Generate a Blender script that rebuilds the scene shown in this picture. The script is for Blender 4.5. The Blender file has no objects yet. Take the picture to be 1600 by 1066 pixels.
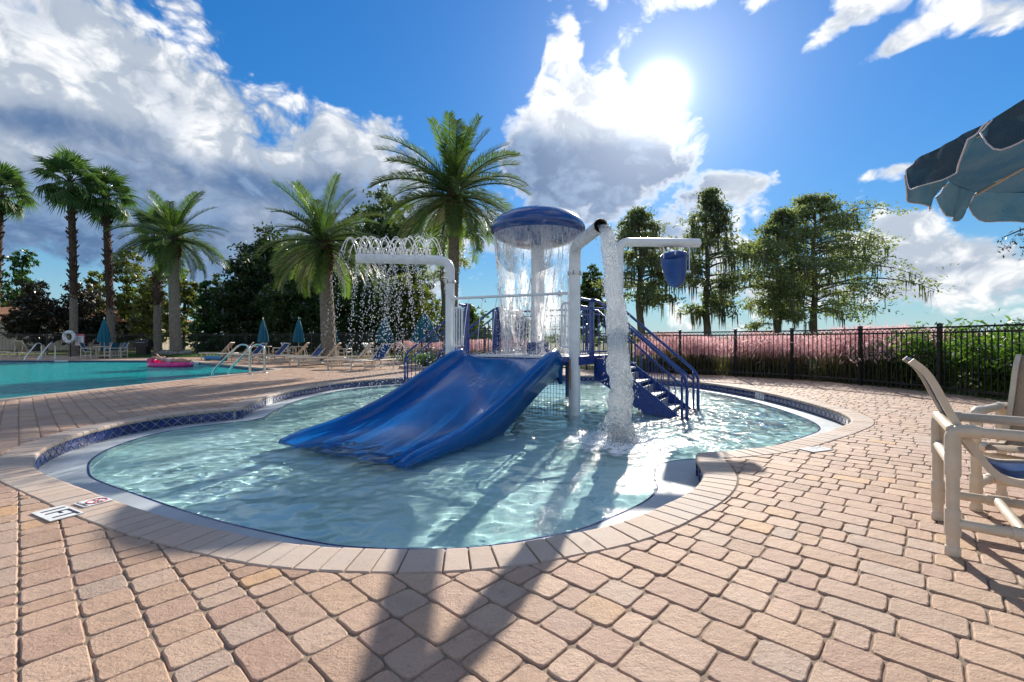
import bpy, bmesh, math, random
from mathutils import Vector, Matrix, noise as mnoise
from mathutils.geometry import delaunay_2d_cdt
import numpy as np

R = math.radians
S = bpy.context.scene
COL = S.collection
CAM_H = 1.08
F = 711.0                                     # focal length of the lens in pixels of the 1600 px frame (16 mm)
SUN_DIR = Vector((0.274, 0.842, 0.459)).normalized()
SUN_EL = math.asin(SUN_DIR.z)
SUN_AZ = math.atan2(SUN_DIR.x, SUN_DIR.y)

# ------------------------------------------------------------------ camera
cam_data = bpy.data.cameras.new('camera')
cam_data.lens = 16.0
cam_data.sensor_width = 36.0
cam_data.clip_start = 0.05
cam_data.clip_end = 9000.0
cam = bpy.data.objects.new('camera', cam_data)
COL.objects.link(cam)
cam.location = (0, 0, CAM_H)
cam.rotation_euler = (R(90), 0, 0)
S.camera = cam

# ------------------------------------------------------------------ view
S.view_settings.view_transform = 'Standard'
S.view_settings.look = 'None'
S.view_settings.gamma = 1.0
S.view_settings.exposure = 1.0
S.view_settings.use_curve_mapping = False
S.render.engine = 'CYCLES'
S.cycles.use_denoising = True
S.cycles.use_adaptive_sampling = True
S.cycles.adaptive_threshold = 0.025
S.cycles.max_bounces = 8
S.cycles.diffuse_bounces = 3
S.cycles.glossy_bounces = 3
S.cycles.transmission_bounces = 6
S.cycles.transparent_max_bounces = 12
S.cycles.sample_clamp_indirect = 4.0
S.cycles.sample_clamp_direct = 0.0
S.cycles.caustics_reflective = False
S.cycles.caustics_refractive = True


# ------------------------------------------------------------------ node helper
class NB:
    def __init__(self, nt):
        self.nt = nt

    def n(self, kind, **props):
        nd = self.nt.nodes.new(kind)
        for k, v in props.items():
            setattr(nd, k, v)
        return nd

    def put(self, sock, val):
        if isinstance(val, bpy.types.NodeSocket):
            self.nt.links.new(val, sock)
        elif val is not None:
            if isinstance(val, (tuple, list)) and len(val) == 3 and sock.type == 'RGBA':
                val = (*val, 1.0)
            sock.default_value = val

    def m(self, op, a, b=None, c=None, clamp=False):
        nd = self.n('ShaderNodeMath', operation=op, use_clamp=clamp)
        for i, v in enumerate((a, b, c)):
            self.put(nd.inputs[i], v)
        return nd.outputs[0]

    def v(self, op, a, b=None, scale=None):
        nd = self.n('ShaderNodeVectorMath', operation=op)
        self.put(nd.inputs[0], a)
        if b is not None:
            self.put(nd.inputs[1], b)
        if scale is not None:
            self.put(nd.inputs['Scale'], scale)
        return nd.outputs['Value'] if op in ('DOT_PRODUCT', 'LENGTH', 'DISTANCE') else nd.outputs[0]

    def mix(self, fac, a, b, blend='MIX'):
        nd = self.n('ShaderNodeMix', data_type='RGBA', blend_type=blend)
        self.put(nd.inputs[0], fac)
        self.put(nd.inputs[6], a)
        self.put(nd.inputs[7], b)
        return nd.outputs[2]

    def step(self, x, lo, hi, a=0.0, b=1.0):
        nd = self.n('ShaderNodeMapRange', interpolation_type='SMOOTHSTEP')
        for i, v in enumerate((x, lo, hi, a, b)):
            self.put(nd.inputs[i], v)
        return nd.outputs[0]

    def ramp(self, fac, stops, interp='LINEAR'):
        nd = self.n('ShaderNodeValToRGB')
        cr = nd.color_ramp
        cr.interpolation = interp
        while len(cr.elements) < len(stops):
            cr.elements.new(0.5)
        for e, (p, c) in zip(cr.elements, stops):
            e.position = p
            e.color = (*c, 1.0) if len(c) == 3 else c
        self.put(nd.inputs[0], fac)
        return nd.outputs[0]

    def noise(self, vec, scale, detail=4.0, rough=0.55, dist=0.0, lac=2.0):
        nd = self.n('ShaderNodeTexNoise')
        if vec is not None:
            self.put(nd.inputs['Vector'], vec)
        nd.inputs['Scale'].default_value = scale
        nd.inputs['Detail'].default_value = detail
        nd.inputs['Roughness'].default_value = rough
        nd.inputs['Lacunarity'].default_value = lac
        nd.inputs['Distortion'].default_value = dist
        return nd.outputs[0]

    def voronoi(self, vec, scale, detail=0.0, rough=0.5, feature='F1', rand=1.0):
        nd = self.n('ShaderNodeTexVoronoi', feature=feature)
        if vec is not None:
            self.put(nd.inputs['Vector'], vec)
        nd.inputs['Scale'].default_value = scale
        if 'Detail' in nd.inputs:
            nd.inputs['Detail'].default_value = detail
            nd.inputs['Roughness'].default_value = rough
        nd.inputs['Randomness'].default_value = rand
        return nd

    def bump(self, height, strength=0.3, dist=0.01, normal=None):
        nd = self.n('ShaderNodeBump')
        nd.inputs['Strength'].default_value = strength
        nd.inputs['Distance'].default_value = dist
        self.put(nd.inputs['Height'], height)
        if normal is not None:
            self.put(nd.inputs['Normal'], normal)
        return nd.outputs[0]


# ------------------------------------------------------------------ sky with clouds
SKY_STRENGTH = 0.1


def sky_angles(px, py):
    x, z = (px - 800.0) / F, (533.0 - py) / F
    return math.atan2(x, 1.0), math.atan2(z, math.hypot(x, 1.0))


def blob_field(nb, vec, blobs):
    """sum of soft elliptical cloud masses in azimuth / elevation"""
    total = None
    for (px, py, rx, ry, rot, w) in blobs:
        c, s = math.cos(R(rot)), math.sin(R(rot))
        a0, e0 = sky_angles(px, py)
        k = 0.5
        a1, e1 = sky_angles(px + k * rx * c, py + k * rx * s)
        a2, e2 = sky_angles(px - k * ry * s, py + k * ry * c)
        M = np.array([[(a1 - a0) / k, (a2 - a0) / k], [(e1 - e0) / k, (e2 - e0) / k]])
        I = np.linalg.inv(M)
        o = nb.v('SUBTRACT', vec, (a0, e0, 0))
        A = nb.v('DOT_PRODUCT', o, (I[0, 0], I[0, 1], 0))
        B = nb.v('DOT_PRODUCT', o, (I[1, 0], I[1, 1], 0))
        g = nb.m('POWER', 0.3679, nb.m('MULTIPLY_ADD', A, A, nb.m('MULTIPLY', B, B)))
        total = nb.m('MULTIPLY', g, w) if total is None else nb.m('MULTIPLY_ADD', g, w, total)
    return total


AZ0, AZ1 = -1.0, 1.0


def outline_field(nb, az, el, pts, soft):
    """a cloud bank between a lower and an upper outline: pts = (px, top_py, bottom_py); positive inside"""
    cols = []
    for px, top, bot in pts:
        a, et = sky_angles(px, top)
        _, eb = sky_angles(px, bot)
        cols.append(((a - AZ0) / (AZ1 - AZ0), (et, eb, 0.0)))
    f = nb.m('MULTIPLY_ADD', az, 1.0 / (AZ1 - AZ0), -AZ0 / (AZ1 - AZ0))
    sp = nb.n('ShaderNodeSeparateColor')
    nb.put(sp.inputs[0], nb.ramp(f, cols))
    d = nb.m('MINIMUM', nb.m('SUBTRACT', sp.outputs[0], el), nb.m('SUBTRACT', el, sp.outputs[1]))
    return nb.m('MAXIMUM', nb.m('MINIMUM', nb.m('DIVIDE', d, soft), 1.0), -1.0)


def build_world():
    w = bpy.data.worlds.new('World')
    S.world = w
    w.use_nodes = True
    nt = w.node_tree
    nt.nodes.clear()
    nb = NB(nt)
    out = nb.n('ShaderNodeOutputWorld')
    bg = nb.n('ShaderNodeBackground')
    bg.inputs['Strength'].default_value = SKY_STRENGTH
    nt.links.new(bg.outputs[0], out.inputs[0])
    sky = nb.n('ShaderNodeTexSky', sky_type='NISHITA')
    sky.sun_disc = False
    sky.sun_elevation = SUN_EL
    sky.sun_rotation = SUN_AZ
    sky.altitude = 0.0
    sky.air_density = 1.0
    sky.dust_density = 0.0
    sky.ozone_density = 3.0
    K = 1.0 / SKY_STRENGTH

    d = nb.n('ShaderNodeTexCoord').outputs['Generated']
    sp = nb.n('ShaderNodeSeparateXYZ')
    nb.put(sp.inputs[0], d)
    az = nb.m('ARCTAN2', sp.outputs[0], sp.outputs[1])
    el = nb.m('ARCSINE', sp.outputs[2])
    cb = nb.n('ShaderNodeCombineXYZ')
    nb.put(cb.inputs[0], az)
    nb.put(cb.inputs[1], el)
    v = cb.outputs[0]
    ang = nb.m('ARCCOSINE', nb.m('MINIMUM', nb.v('DOT_PRODUCT', d, tuple(SUN_DIR)), 1.0))

    # clear sky: the physical sky, its very bright parts held back as the photograph's exposure does
    lum = nb.v('DOT_PRODUCT', sky.outputs[0], (0.25, 0.55, 0.2))
    held = nb.m('DIVIDE', SKY_VAL, nb.m('MULTIPLY_ADD', lum, SKY_SOFT, 1.0))
    hs = nb.n('ShaderNodeHueSaturation')
    hs.inputs['Saturation'].default_value = SKY_SAT
    nb.put(hs.inputs['Color'], nb.v('SCALE', sky.outputs[0], scale=held))
    clear = nb.v('MULTIPLY', hs.outputs[0], SKY_TINT)
    low = nb.m('POWER', 2.718, nb.m('DIVIDE', nb.m('MAXIMUM', el, 0.0), -0.10))       # moist air along the horizon
    clear = nb.mix(nb.m('MULTIPLY', low, 0.85), clear, (0.27 * K, 0.345 * K, 0.40 * K))

    # clouds: banks between two outlines, single puffs and wisps, broken up by noise
    dd = nb.v('MULTIPLY', d, (1.0, 1.0, 1.35))
    wob = nb.n('ShaderNodeTexNoise')
    nb.put(wob.inputs['Vector'], dd)
    wob.inputs['Scale'].default_value = 9.0
    wob.inputs['Detail'].default_value = 2.0
    off = nb.v('SCALE', nb.v('SUBTRACT', wob.outputs['Color'], (0.5, 0.5, 0.5)), scale=0.085)
    dw = nb.v('ADD', dd, off)
    big = nb.noise(dw, 4.2, 8.0, 0.58)
    vnode = nb.voronoi(dw, 10.0, 4.0, 0.6)
    vnode.normalize = True
    vor = vnode.outputs['Distance']
    p0 = nb.m('MULTIPLY_ADD', nb.m('SUBTRACT', 0.305, vor), 2.6, nb.m('MULTIPLY', nb.m('SUBTRACT', big, 0.5), 1.9))
    sun_t = Vector((SUN_DIR.x, SUN_DIR.y, SUN_DIR.z * 1.35))
    toward = nb.v('NORMALIZE', nb.v('SUBTRACT', tuple(sun_t), dd))
    big1 = nb.noise(nb.v('ADD', dw, nb.v('SCALE', toward, scale=0.022)), 4.2, 8.0, 0.58)
    relief = nb.m('MULTIPLY', nb.m('SUBTRACT', big, big1), 3.4)      # > 0 on the side of a puff that faces the sun
    mass = nb.m('MAXIMUM', outline_field(nb, az, el, BANK_LEFT, 0.22), outline_field(nb, az, el, BANK_MID, 0.13))
    mass = nb.m('MULTIPLY_ADD', mass, BANK_WEIGHT, -0.20)
    wide = nb.m('MULTIPLY_ADD', nb.noise(dd, 1.9, 2, 0.5), 1.3, CLOUD_FLOOR - 0.65)
    mass = nb.m('ADD', nb.m('MAXIMUM', mass, wide), blob_field(nb, v, CLOUD_MASS))
    thick = blob_field(nb, v, CLOUD_THICK)
    dens = nb.m('MULTIPLY_ADD', p0, 0.62, nb.m('ADD', mass, -0.10))
    cover = nb.step(dens, -0.02, 0.24)
    deep = nb.step(nb.m('MULTIPLY_ADD', p0, 0.55, nb.m('MULTIPLY_ADD', dens, 0.10, nb.m('ADD', thick, 0.0))), 0.12, 0.85)
    lit = nb.step(nb.m('MULTIPLY_ADD', nb.m('SUBTRACT', 0.305, vor), 2.6, relief), -0.14, 0.40)
    bright = nb.mix(lit, CLOUD_SHADE, CLOUD_WHITE)
    col = nb.mix(deep, bright, nb.mix(lit, CLOUD_DARK, CLOUD_DARK_LIT))
    rim = nb.m('MULTIPLY', nb.step(dens, 0.30, 0.05), nb.step(ang, 0.75, 0.05))
    col = nb.mix(nb.m('MULTIPLY', rim, 0.85), col, CLOUD_RIM)
    col = nb.v('SCALE', col, scale=K)
    both = nb.mix(nb.m('MULTIPLY', cover, 0.97), clear, col)
    # the sun behind thin cloud: a bright core and the aureole round it
    core = nb.m('POWER', 2.718, nb.m('MULTIPLY', nb.m('POWER', nb.m('DIVIDE', ang, 0.031), 2.0), -1.0))
    halo = nb.m('POWER', 2.718, nb.m('DIVIDE', ang, -0.10))
    veil = nb.m('POWER', 2.718, nb.m('DIVIDE', ang, -0.30))
    glow = nb.m('ADD', nb.m('MULTIPLY', core, SUN_CORE * K), nb.m('ADD', nb.m('MULTIPLY', halo, SUN_HALO * K), nb.m('MULTIPLY', veil, SUN_VEIL * K)))
    gcol = nb.v('SCALE', (1.0, 0.98, 0.93), scale=glow)
    nb.put(bg.inputs['Color'], nb.v('ADD', both, gcol))


SKY_SAT, SKY_VAL, SKY_SOFT, SKY_TINT = 1.32, 1.08, 0.20, (0.46, 0.84, 0.98)
SUN_CORE, SUN_HALO, SUN_VEIL = 2.6, 0.42, 0.075
CLOUD_WHITE, CLOUD_SHADE = (0.60, 0.595, 0.585), (0.25, 0.285, 0.335)
CLOUD_DARK, CLOUD_DARK_LIT = (0.050, 0.095, 0.185), (0.12, 0.18, 0.28)
CLOUD_RIM = (0.60, 0.60, 0.59)
BANK_WEIGHT = 0.85
CLOUD_FLOOR = 0.10                                        # scattered cloud over the whole sky
#             px   top bottom (of the 1600 x 1066 frame, turned into azimuth and elevation)
BANK_LEFT = [(-400, -300, 545), (0, -300, 545), (180, -160, 540), (330, -60, 530), (400, 40, 520), (480, 95, 510), (540, 150, 500), (600, 170, 500), (645, 225, 500), (690, 300, 500),
             (760, 360, 500), (900, 420, 500), (1100, 520, 540), (1400, 520, 540)]
BANK_MID = [(690, 420, 330), (760, 300, 330), (776, 90, 345), (800, 35, 365), (838, 10, 375), (855, -70, 385), (890, -75, 390), (915, 0, 390), (960, 5, 390), (990, 60, 380),
            (1060, 175, 350), (1090, 205, 315), (1150, 262, 300), (1180, 300, 290), (1300, 400, 300), (1500, 420, 300)]
#              px    py    rx   ry  tilt weight
CLOUD_MASS = [
    (960, -2, 190, 26, 3, 0.16), (1285, 58, 130, 26, -38, 0.50), (1395, 74, 100, 20, -30, 0.50), (1572, 32, 80, 36, -30, 0.42),
    (1400, 262, 80, 18, -14, 0.72), (1410, 354, 65, 20, -15, 0.62), (1500, 405, 190, 40, 0, 0.55), (1350, 455, 330, 30, 0, 0.42), (1150, 290, 110, 26, -14, 0.45),
    (660, 60, 200, 120, 10, -0.95), (740, 190, 75, 100, 0, -0.7), (1180, 120, 120, 120, 0, -0.60), (1450, 190, 260, 70, -6, -0.62), (1250, 240, 150, 70, 0, -0.6), (1330, 400, 110, 70, 0, -0.32), (1560, 320, 110, 40, 0, -0.30),
]
CLOUD_THICK = [
    (890, 290, 200, 80, 6, 1.1), (1010, 300, 90, 60, 0, 0.7), (60, 185, 190, 34, 8, 0.62), (230, 340, 520, 90, 0, 0.68), (200, 450, 640, 70, 0, 0.55), (400, 285, 240, 36, 8, 0.5), (60, 20, 140, 50, 0, 0.20), (330, 170, 180, 30, 20, 0.22), (1500, 418, 120, 16, 0, 0.35),
]
build_world()
S.world.cycles.sampling_method = 'MANUAL'
S.world.cycles.sample_map_resolution = 256

# ------------------------------------------------------------------ sun
sun_data = bpy.data.lights.new('sun', 'SUN')
sun_data.energy = 4.0
sun_data.angle = R(0.55)
sun_data.color = (1.0, 0.93, 0.82)
sun = bpy.data.objects.new('sun', sun_data)
COL.objects.link(sun)
sun.rotation_euler = (-SUN_DIR).to_track_quat('-Z', 'Y').to_euler()
sun.location = (0, 0, 30)
sun_data.cycles.is_caustics_light = True

# ------------------------------------------------------------------ mesh and object helpers
rng = random.Random(7)


class MB:
    def __init__(self):
        self.v, self.f, self.m, self.s = [], [], [], []

    def add(self, verts, faces, mat=0, smooth=False):
        b = len(self.v)
        self.v.extend([tuple(p) for p in verts])
        for fc in faces:
            self.f.append([b + i for i in fc])
            self.m.append(mat)
            self.s.append(smooth)

    def box(self, c, s, mat=0, rot=None):
        hx, hy, hz = s[0] / 2, s[1] / 2, s[2] / 2
        P = [Vector((x, y, z)) for z in (-hz, hz) for y in (-hy, hy) for x in (-hx, hx)]
        if rot is not None:
            P = [rot @ p for p in P]
        c = Vector(c)
        self.add([p + c for p in P], [(0, 2, 3, 1), (4, 5, 7, 6), (0, 1, 5, 4), (2, 6, 7, 3), (0, 4, 6, 2), (1, 3, 7, 5)], mat)

    def bar(self, a, b, w, h, mat=0, up=(0, 0, 1)):
        a, b = Vector(a), Vector(b)
        t = (b - a).normalized()
        u = Vector(up)
        if abs(t.dot(u)) > 0.98:
            u = Vector((0, 1, 0))
        side = t.cross(u).normalized()
        u = side.cross(t).normalized()
        P = []
        for p in (a, b):
            for sx, sy in ((-1, -1), (1, -1), (1, 1), (-1, 1)):
                P.append(p + side * (sx * w / 2) + u * (sy * h / 2))
        self.add(P, [(3, 2, 1, 0), (4, 5, 6, 7), (0, 1, 5, 4), (1, 2, 6, 5), (2, 3, 7, 6), (3, 0, 4, 7)], mat)

    def tube(self, path, r, n=8, mat=0, caps=True, smooth=True, closed=False):
        path = [Vector(p) for p in path]
        k = len(path)
        rs = r if isinstance(r, (list, tuple)) else [r] * k
        t0 = (path[1] - path[0]).normalized()
        ref = Vector((0, 0, 1)) if abs(t0.z) < 0.9 else Vector((1, 0, 0))
        nrm = t0.cross(ref).normalized()
        V = []
        for i in range(k):
            if closed:
                t = path[(i + 1) % k] - path[i - 1]
            elif i == 0:
                t = path[1] - path[0]
            elif i == k - 1:
                t = path[-1] - path[-2]
            else:
                t = (path[i + 1] - path[i]).normalized() + (path[i] - path[i - 1]).normalized()
            t = t.normalized() if t.length > 1e-9 else t0
            nrm = (nrm - t * nrm.dot(t))
            nrm = nrm.normalized() if nrm.length > 1e-6 else t.orthogonal().normalized()
            b = t.cross(nrm)
            for j in range(n):
                a = 2 * math.pi * j / n
                V.append(path[i] + (nrm * math.cos(a) + b * math.sin(a)) * rs[i])
        Fc = []
        last = k if closed else k - 1
        for i in range(last):
            i2 = (i + 1) % k
            for j in range(n):
                j2 = (j + 1) % n
                Fc.append((i * n + j, i * n + j2, i2 * n + j2, i2 * n + j))
        self.add(V, Fc, mat, smooth)
        if caps and not closed:
            self.add(V[:n], [tuple(reversed(range(n)))], mat)
            self.add(V[-n:], [tuple(range(n))], mat)

    def lathe(self, prof, n=24, c=(0, 0, 0), mat=0, smooth=True, rot=None):
        c = Vector(c)
        V = []
        for r, z in prof:
            for j in range(n):
                a = 2 * math.pi * j / n
                p = Vector((r * math.cos(a), r * math.sin(a), z))
                V.append((rot @ p if rot is not None else p) + c)
        Fc = []
        for i in range(len(prof) - 1):
            for j in range(n):
                j2 = (j + 1) % n
                Fc.append((i * n + j, i * n + j2, (i + 1) * n + j2, (i + 1) * n + j))
        self.add(V, Fc, mat, smooth)

    def ball(self, c, r, n=8, m=5, mat=0, sq=(1, 1, 1)):
        prof = [(max(1e-4, math.sin(math.pi * i / m)) * r, -math.cos(math.pi * i / m) * r) for i in range(m + 1)]
        rot = Matrix.Diagonal(Vector(sq))
        self.lathe(prof, n, c, mat, True, rot)

    def mesh(self, name, mats):
        me = bpy.data.meshes.new(name)
        me.from_pydata(self.v, [], self.f)
        for mt in mats:
            me.materials.append(mt)
        if self.f:
            me.polygons.foreach_set('material_index', self.m)
            me.polygons.foreach_set('use_smooth', self.s)
        me.update()
        return me

    def build(self, name, mats, parent=None, loc=None, rz=0.0):
        if not isinstance(mats, (list, tuple)):
            mats = [mats]
        return obj(name, self.mesh(name, mats), parent, loc, rz)


def obj(name, me, parent=None, loc=None, rz=0.0):
    o = bpy.data.objects.new(name, me)
    COL.objects.link(o)
    if parent is not None:
        o.parent = parent
    if loc is not None:
        o.location = loc
    if rz:
        o.rotation_euler = (0, 0, rz)
    return o


def tag(o, label=None, cat=None, group=None, kind=None):
    if label:
        o['label'] = label
    if cat:
        o['category'] = cat
    if group:
        o['group'] = group
    if kind:
        o['kind'] = kind
    return o


def thing(name, label, cat, loc=(0, 0, 0), rz=0.0, group=None):
    o = bpy.data.objects.new(name, None)
    o.empty_display_size = 0.1
    COL.objects.link(o)
    o.location = loc
    o.rotation_euler = (0, 0, rz)
    return tag(o, label, cat, group)


def copy_tree(o, parent=None):
    c = o.copy()
    COL.objects.link(c)
    c.parent = parent
    for ch in list(o.children):
        copy_tree(ch, c)
    return c


def place_copy(proto, label, loc, rz=0.0, scale=1.0):
    c = copy_tree(proto)
    c['label'] = label
    c.location = loc
    c.rotation_euler = (0, 0, rz)
    c.scale = (scale,) * 3 if not isinstance(scale, tuple) else scale
    return c


def bez(p0, p1, p2, n):
    p0, p1, p2 = Vector(p0), Vector(p1), Vector(p2)
    return [p0 * (1 - t) ** 2 + p1 * (2 * t * (1 - t)) + p2 * t * t for t in [i / n for i in range(n + 1)]]


def rounded(path, r, seg=5):
    """polyline with its inner corners rounded by radius r"""
    path = [Vector(p) for p in path]
    out = [path[0]]
    for i in range(1, len(path) - 1):
        a, b, c = path[i - 1], path[i], path[i + 1]
        ra = min(r, (a - b).length * 0.49)
        rc = min(r, (c - b).length * 0.49)
        out += bez(b + (a - b).normalized() * ra, b, b + (c - b).normalized() * rc, seg)
    out.append(path[-1])
    return out


# ------------------------------------------------------------------ materials
def new_mat(name):
    m = bpy.data.materials.new(name)
    m.use_nodes = True
    nt = m.node_tree
    nt.nodes.clear()
    nb = NB(nt)
    out = nb.n('ShaderNodeOutputMaterial')
    return m, nb, out


def pbsdf(nb, color, rough=0.5, metal=0.0, spec=0.5, normal=None, **kw):
    p = nb.n('ShaderNodeBsdfPrincipled')
    nb.put(p.inputs['Base Color'], color)
    nb.put(p.inputs['Roughness'], rough)
    nb.put(p.inputs['Metallic'], metal)
    nb.put(p.inputs['Specular IOR Level'], spec)
    if normal is not None:
        nb.put(p.inputs['Normal'], normal)
    for k, val in kw.items():
        nb.put(p.inputs[k.replace('_', ' ')], val)
    return p.outputs[0]


def obj_coord(nb):
    return nb.n('ShaderNodeTexCoord').outputs['Object']


def world_pos(nb):
    return nb.n('ShaderNodeNewGeometry').outputs['Position']


def plain(name, color, rough=0.5, metal=0.0, spec=0.5, vary=0.12, scale=6.0, bump=0.0, bscale=60.0, dirt=None, coat=0.0):
    m, nb, out = new_mat(name)
    pos = world_pos(nb)
    n1 = nb.noise(pos, scale, 5, 0.6)
    dark = tuple(c * (1 - vary) for c in color)
    lite = tuple(min(1, c * (1 + vary)) for c in color)
    col = nb.mix(nb.step(n1, 0.3, 0.7), dark, lite)
    if dirt:
        n2 = nb.noise(pos, scale * 3.1, 6, 0.7)
        col = nb.mix(nb.step(n2, 0.60, 0.75, 0.0, 0.75), col, dirt)
    nrm = None
    if bump > 0:
        nrm = nb.bump(nb.noise(pos, bscale, 4, 0.6), bump, 0.01)
    rr = nb.step(n1, 0.2, 0.8, max(0.02, rough - 0.08), min(1, rough + 0.08))
    sh = pbsdf(nb, col, rr, metal, spec, nrm, Coat_Weight=coat, Coat_Roughness=0.08)
    nb.nt.links.new(sh, out.inputs[0])
    return m


def leafy(name, c1, c2, trans=0.45, gloss=0.08, scale=0.6, rough=0.5, thru=(1.25, 1.3, 0.6)):
    """leaf: lit side, light coming through, a little sheen"""
    m, nb, out = new_mat(name)
    pos = world_pos(nb)
    n1 = nb.noise(pos, scale, 3, 0.6)
    n2 = nb.noise(pos, scale * 14, 2, 0.5)
    oi = nb.n('ShaderNodeObjectInfo').outputs['Random']
    f = nb.m('ADD', nb.m('MULTIPLY', n1, 0.8), nb.m('ADD', nb.m('MULTIPLY', n2, 0.7), nb.m('MULTIPLY', oi, 0.3)))
    col = nb.mix(nb.step(f, 0.55, 1.15), c1, c2)
    d = nb.n('ShaderNodeBsdfDiffuse')
    nb.put(d.inputs[0], col)
    t = nb.n('ShaderNodeBsdfTranslucent')
    nb.put(t.inputs[0], nb.mix(1.0, col, thru, 'MULTIPLY'))
    g = nb.n('ShaderNodeBsdfGlossy')
    nb.put(g.inputs[0], (1, 1, 1))
    g.inputs['Roughness'].default_value = rough
    m1 = nb.n('ShaderNodeMixShader')
    m1.inputs[0].default_value = trans
    nb.nt.links.new(d.outputs[0], m1.inputs[1])
    nb.nt.links.new(t.outputs[0], m1.inputs[2])
    fr = nb.n('ShaderNodeFresnel')
    fr.inputs[0].default_value = 1.35
    m2 = nb.n('ShaderNodeMixShader')
    nb.put(m2.inputs[0], nb.m('MULTIPLY', fr.outputs[0], gloss * 2))
    nb.nt.links.new(m1.outputs[0], m2.inputs[1])
    nb.nt.links.new(g.outputs[0], m2.inputs[2])
    nb.nt.links.new(m2.outputs[0], out.inputs[0])
    return m


def paver_material(name, per_object):
    m, nb, out = new_mat(name)
    pos = world_pos(nb)
    if per_object:
        rnd = nb.n('ShaderNodeObjectInfo').outputs['Random']
    else:
        at = nb.n('ShaderNodeAttribute')
        at.attribute_name = 'tint'
        rnd = at.outputs['Fac']
    col = nb.ramp(rnd, [(0.0, (0.36, 0.228, 0.155)), (0.2, (0.47, 0.310, 0.210)), (0.42, (0.45, 0.305, 0.222)), (0.6, (0.40, 0.248, 0.178)), (0.78, (0.52, 0.350, 0.242)), (0.92, (0.41, 0.300, 0.232)), (1.0, (0.54, 0.325, 0.165))])
    n1 = nb.noise(pos, 3.0, 6, 0.65)
    col = nb.mix(nb.step(n1, 0.35, 0.7, 0.0, 0.55), col, nb.mix(1.0, col, (0.78, 0.74, 0.72), 'MULTIPLY'))
    n2 = nb.noise(pos, 85.0, 4, 0.75)
    col = nb.mix(nb.step(n2, 0.56, 0.68, 0.0, 0.75), col, (0.15, 0.10, 0.075))
    n3 = nb.noise(pos, 120.0, 3, 0.7)
    col = nb.mix(nb.step(n3, 0.60, 0.72, 0.0, 0.7), col, (0.66, 0.54, 0.41))
    n4 = nb.noise(pos, 8.0, 6, 0.72)
    col = nb.mix(nb.step(n4, 0.54, 0.74, 0.0, 0.65), col, (0.25, 0.155, 0.10))
    n5 = nb.noise(pos, 0.8, 4, 0.6)
    col = nb.mix(nb.step(n5, 0.50, 0.72, 0.0, 0.45), col, (0.38, 0.30, 0.24))
    h = nb.m('ADD', nb.m('MULTIPLY', nb.noise(pos, 90.0, 5, 0.75), 1.0), nb.m('MULTIPLY', nb.noise(pos, 22.0, 3, 0.6), 1.6))
    nrm = nb.bump(h, 0.75, 0.006)
    sh = pbsdf(nb, col, 0.72, 0.0, 0.42, nrm)
    nb.nt.links.new(sh, out.inputs[0])
    return m


def water_material(name, tint, gloss_rough, waves, bump=0.5, murk=0.1, murk_col=(0.6, 0.8, 0.8)):
    """clear shallow water: fresnel mirror over tinted see-through, so the sun still reaches the floor"""
    m, nb, out = new_mat(name)
    pos = world_pos(nb)
    h = None
    for sc, amp, st in waves:
        p = nb.v('MULTIPLY', pos, st)
        x = nb.m('MULTIPLY', nb.noise(p, sc, 3, 0.6, 0.6), amp)
        h = x if h is None else nb.m('ADD', h, x)
    nrm = nb.bump(h, bump, 0.10)
    fr = nb.n('ShaderNodeFresnel')
    fr.inputs[0].default_value = 1.33
    nb.put(fr.inputs['Normal'], nrm)
    g = nb.n('ShaderNodeBsdfGlossy')
    g.inputs['Roughness'].default_value = gloss_rough
    nb.put(g.inputs['Normal'], nrm)
    t = nb.n('ShaderNodeBsdfTransparent')
    nb.put(t.inputs[0], tint)
    d = nb.n('ShaderNodeBsdfDiffuse')
    nb.put(d.inputs[0], murk_col)
    nb.put(d.inputs['Normal'], nrm)
    m0 = nb.n('ShaderNodeMixShader')
    m0.inputs[0].default_value = murk
    nb.nt.links.new(t.outputs[0], m0.inputs[1])
    nb.nt.links.new(d.outputs[0], m0.inputs[2])
    mx = nb.n('ShaderNodeMixShader')
    nb.put(mx.inputs[0], fr.outputs[0])
    nb.nt.links.new(m0.outputs[0], mx.inputs[1])
    nb.nt.links.new(g.outputs[0], mx.inputs[2])
    nb.nt.links.new(mx.outputs[0], out.inputs[0])
    return m


def clear_water(name, tint, gloss_rough):
    """shallow clear water: refracts, mirrors by fresnel; the sun is focused through it onto the floor"""
    m, nb, out = new_mat(name)
    pos = world_pos(nb)
    fine = nb.bump(nb.noise(nb.v('MULTIPLY', pos, (1, 1.2, 1)), 30.0, 3, 0.6, 0.5), 0.55, 0.012)
    g = nb.n('ShaderNodeBsdfGlossy')
    g.inputs['Roughness'].default_value = gloss_rough
    nb.put(g.inputs['Normal'], fine)
    t = nb.n('ShaderNodeBsdfGlass')
    nb.put(t.inputs[0], tint)
    t.inputs['Roughness'].default_value = 0.0
    t.inputs['IOR'].default_value = 1.33
    mx = nb.n('ShaderNodeMixShader')
    mx.inputs[0].default_value = 0.065
    nb.nt.links.new(t.outputs[0], mx.inputs[1])
    nb.nt.links.new(g.outputs[0], mx.inputs[2])
    nb.nt.links.new(mx.outputs[0], out.inputs[0])
    return m


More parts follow.
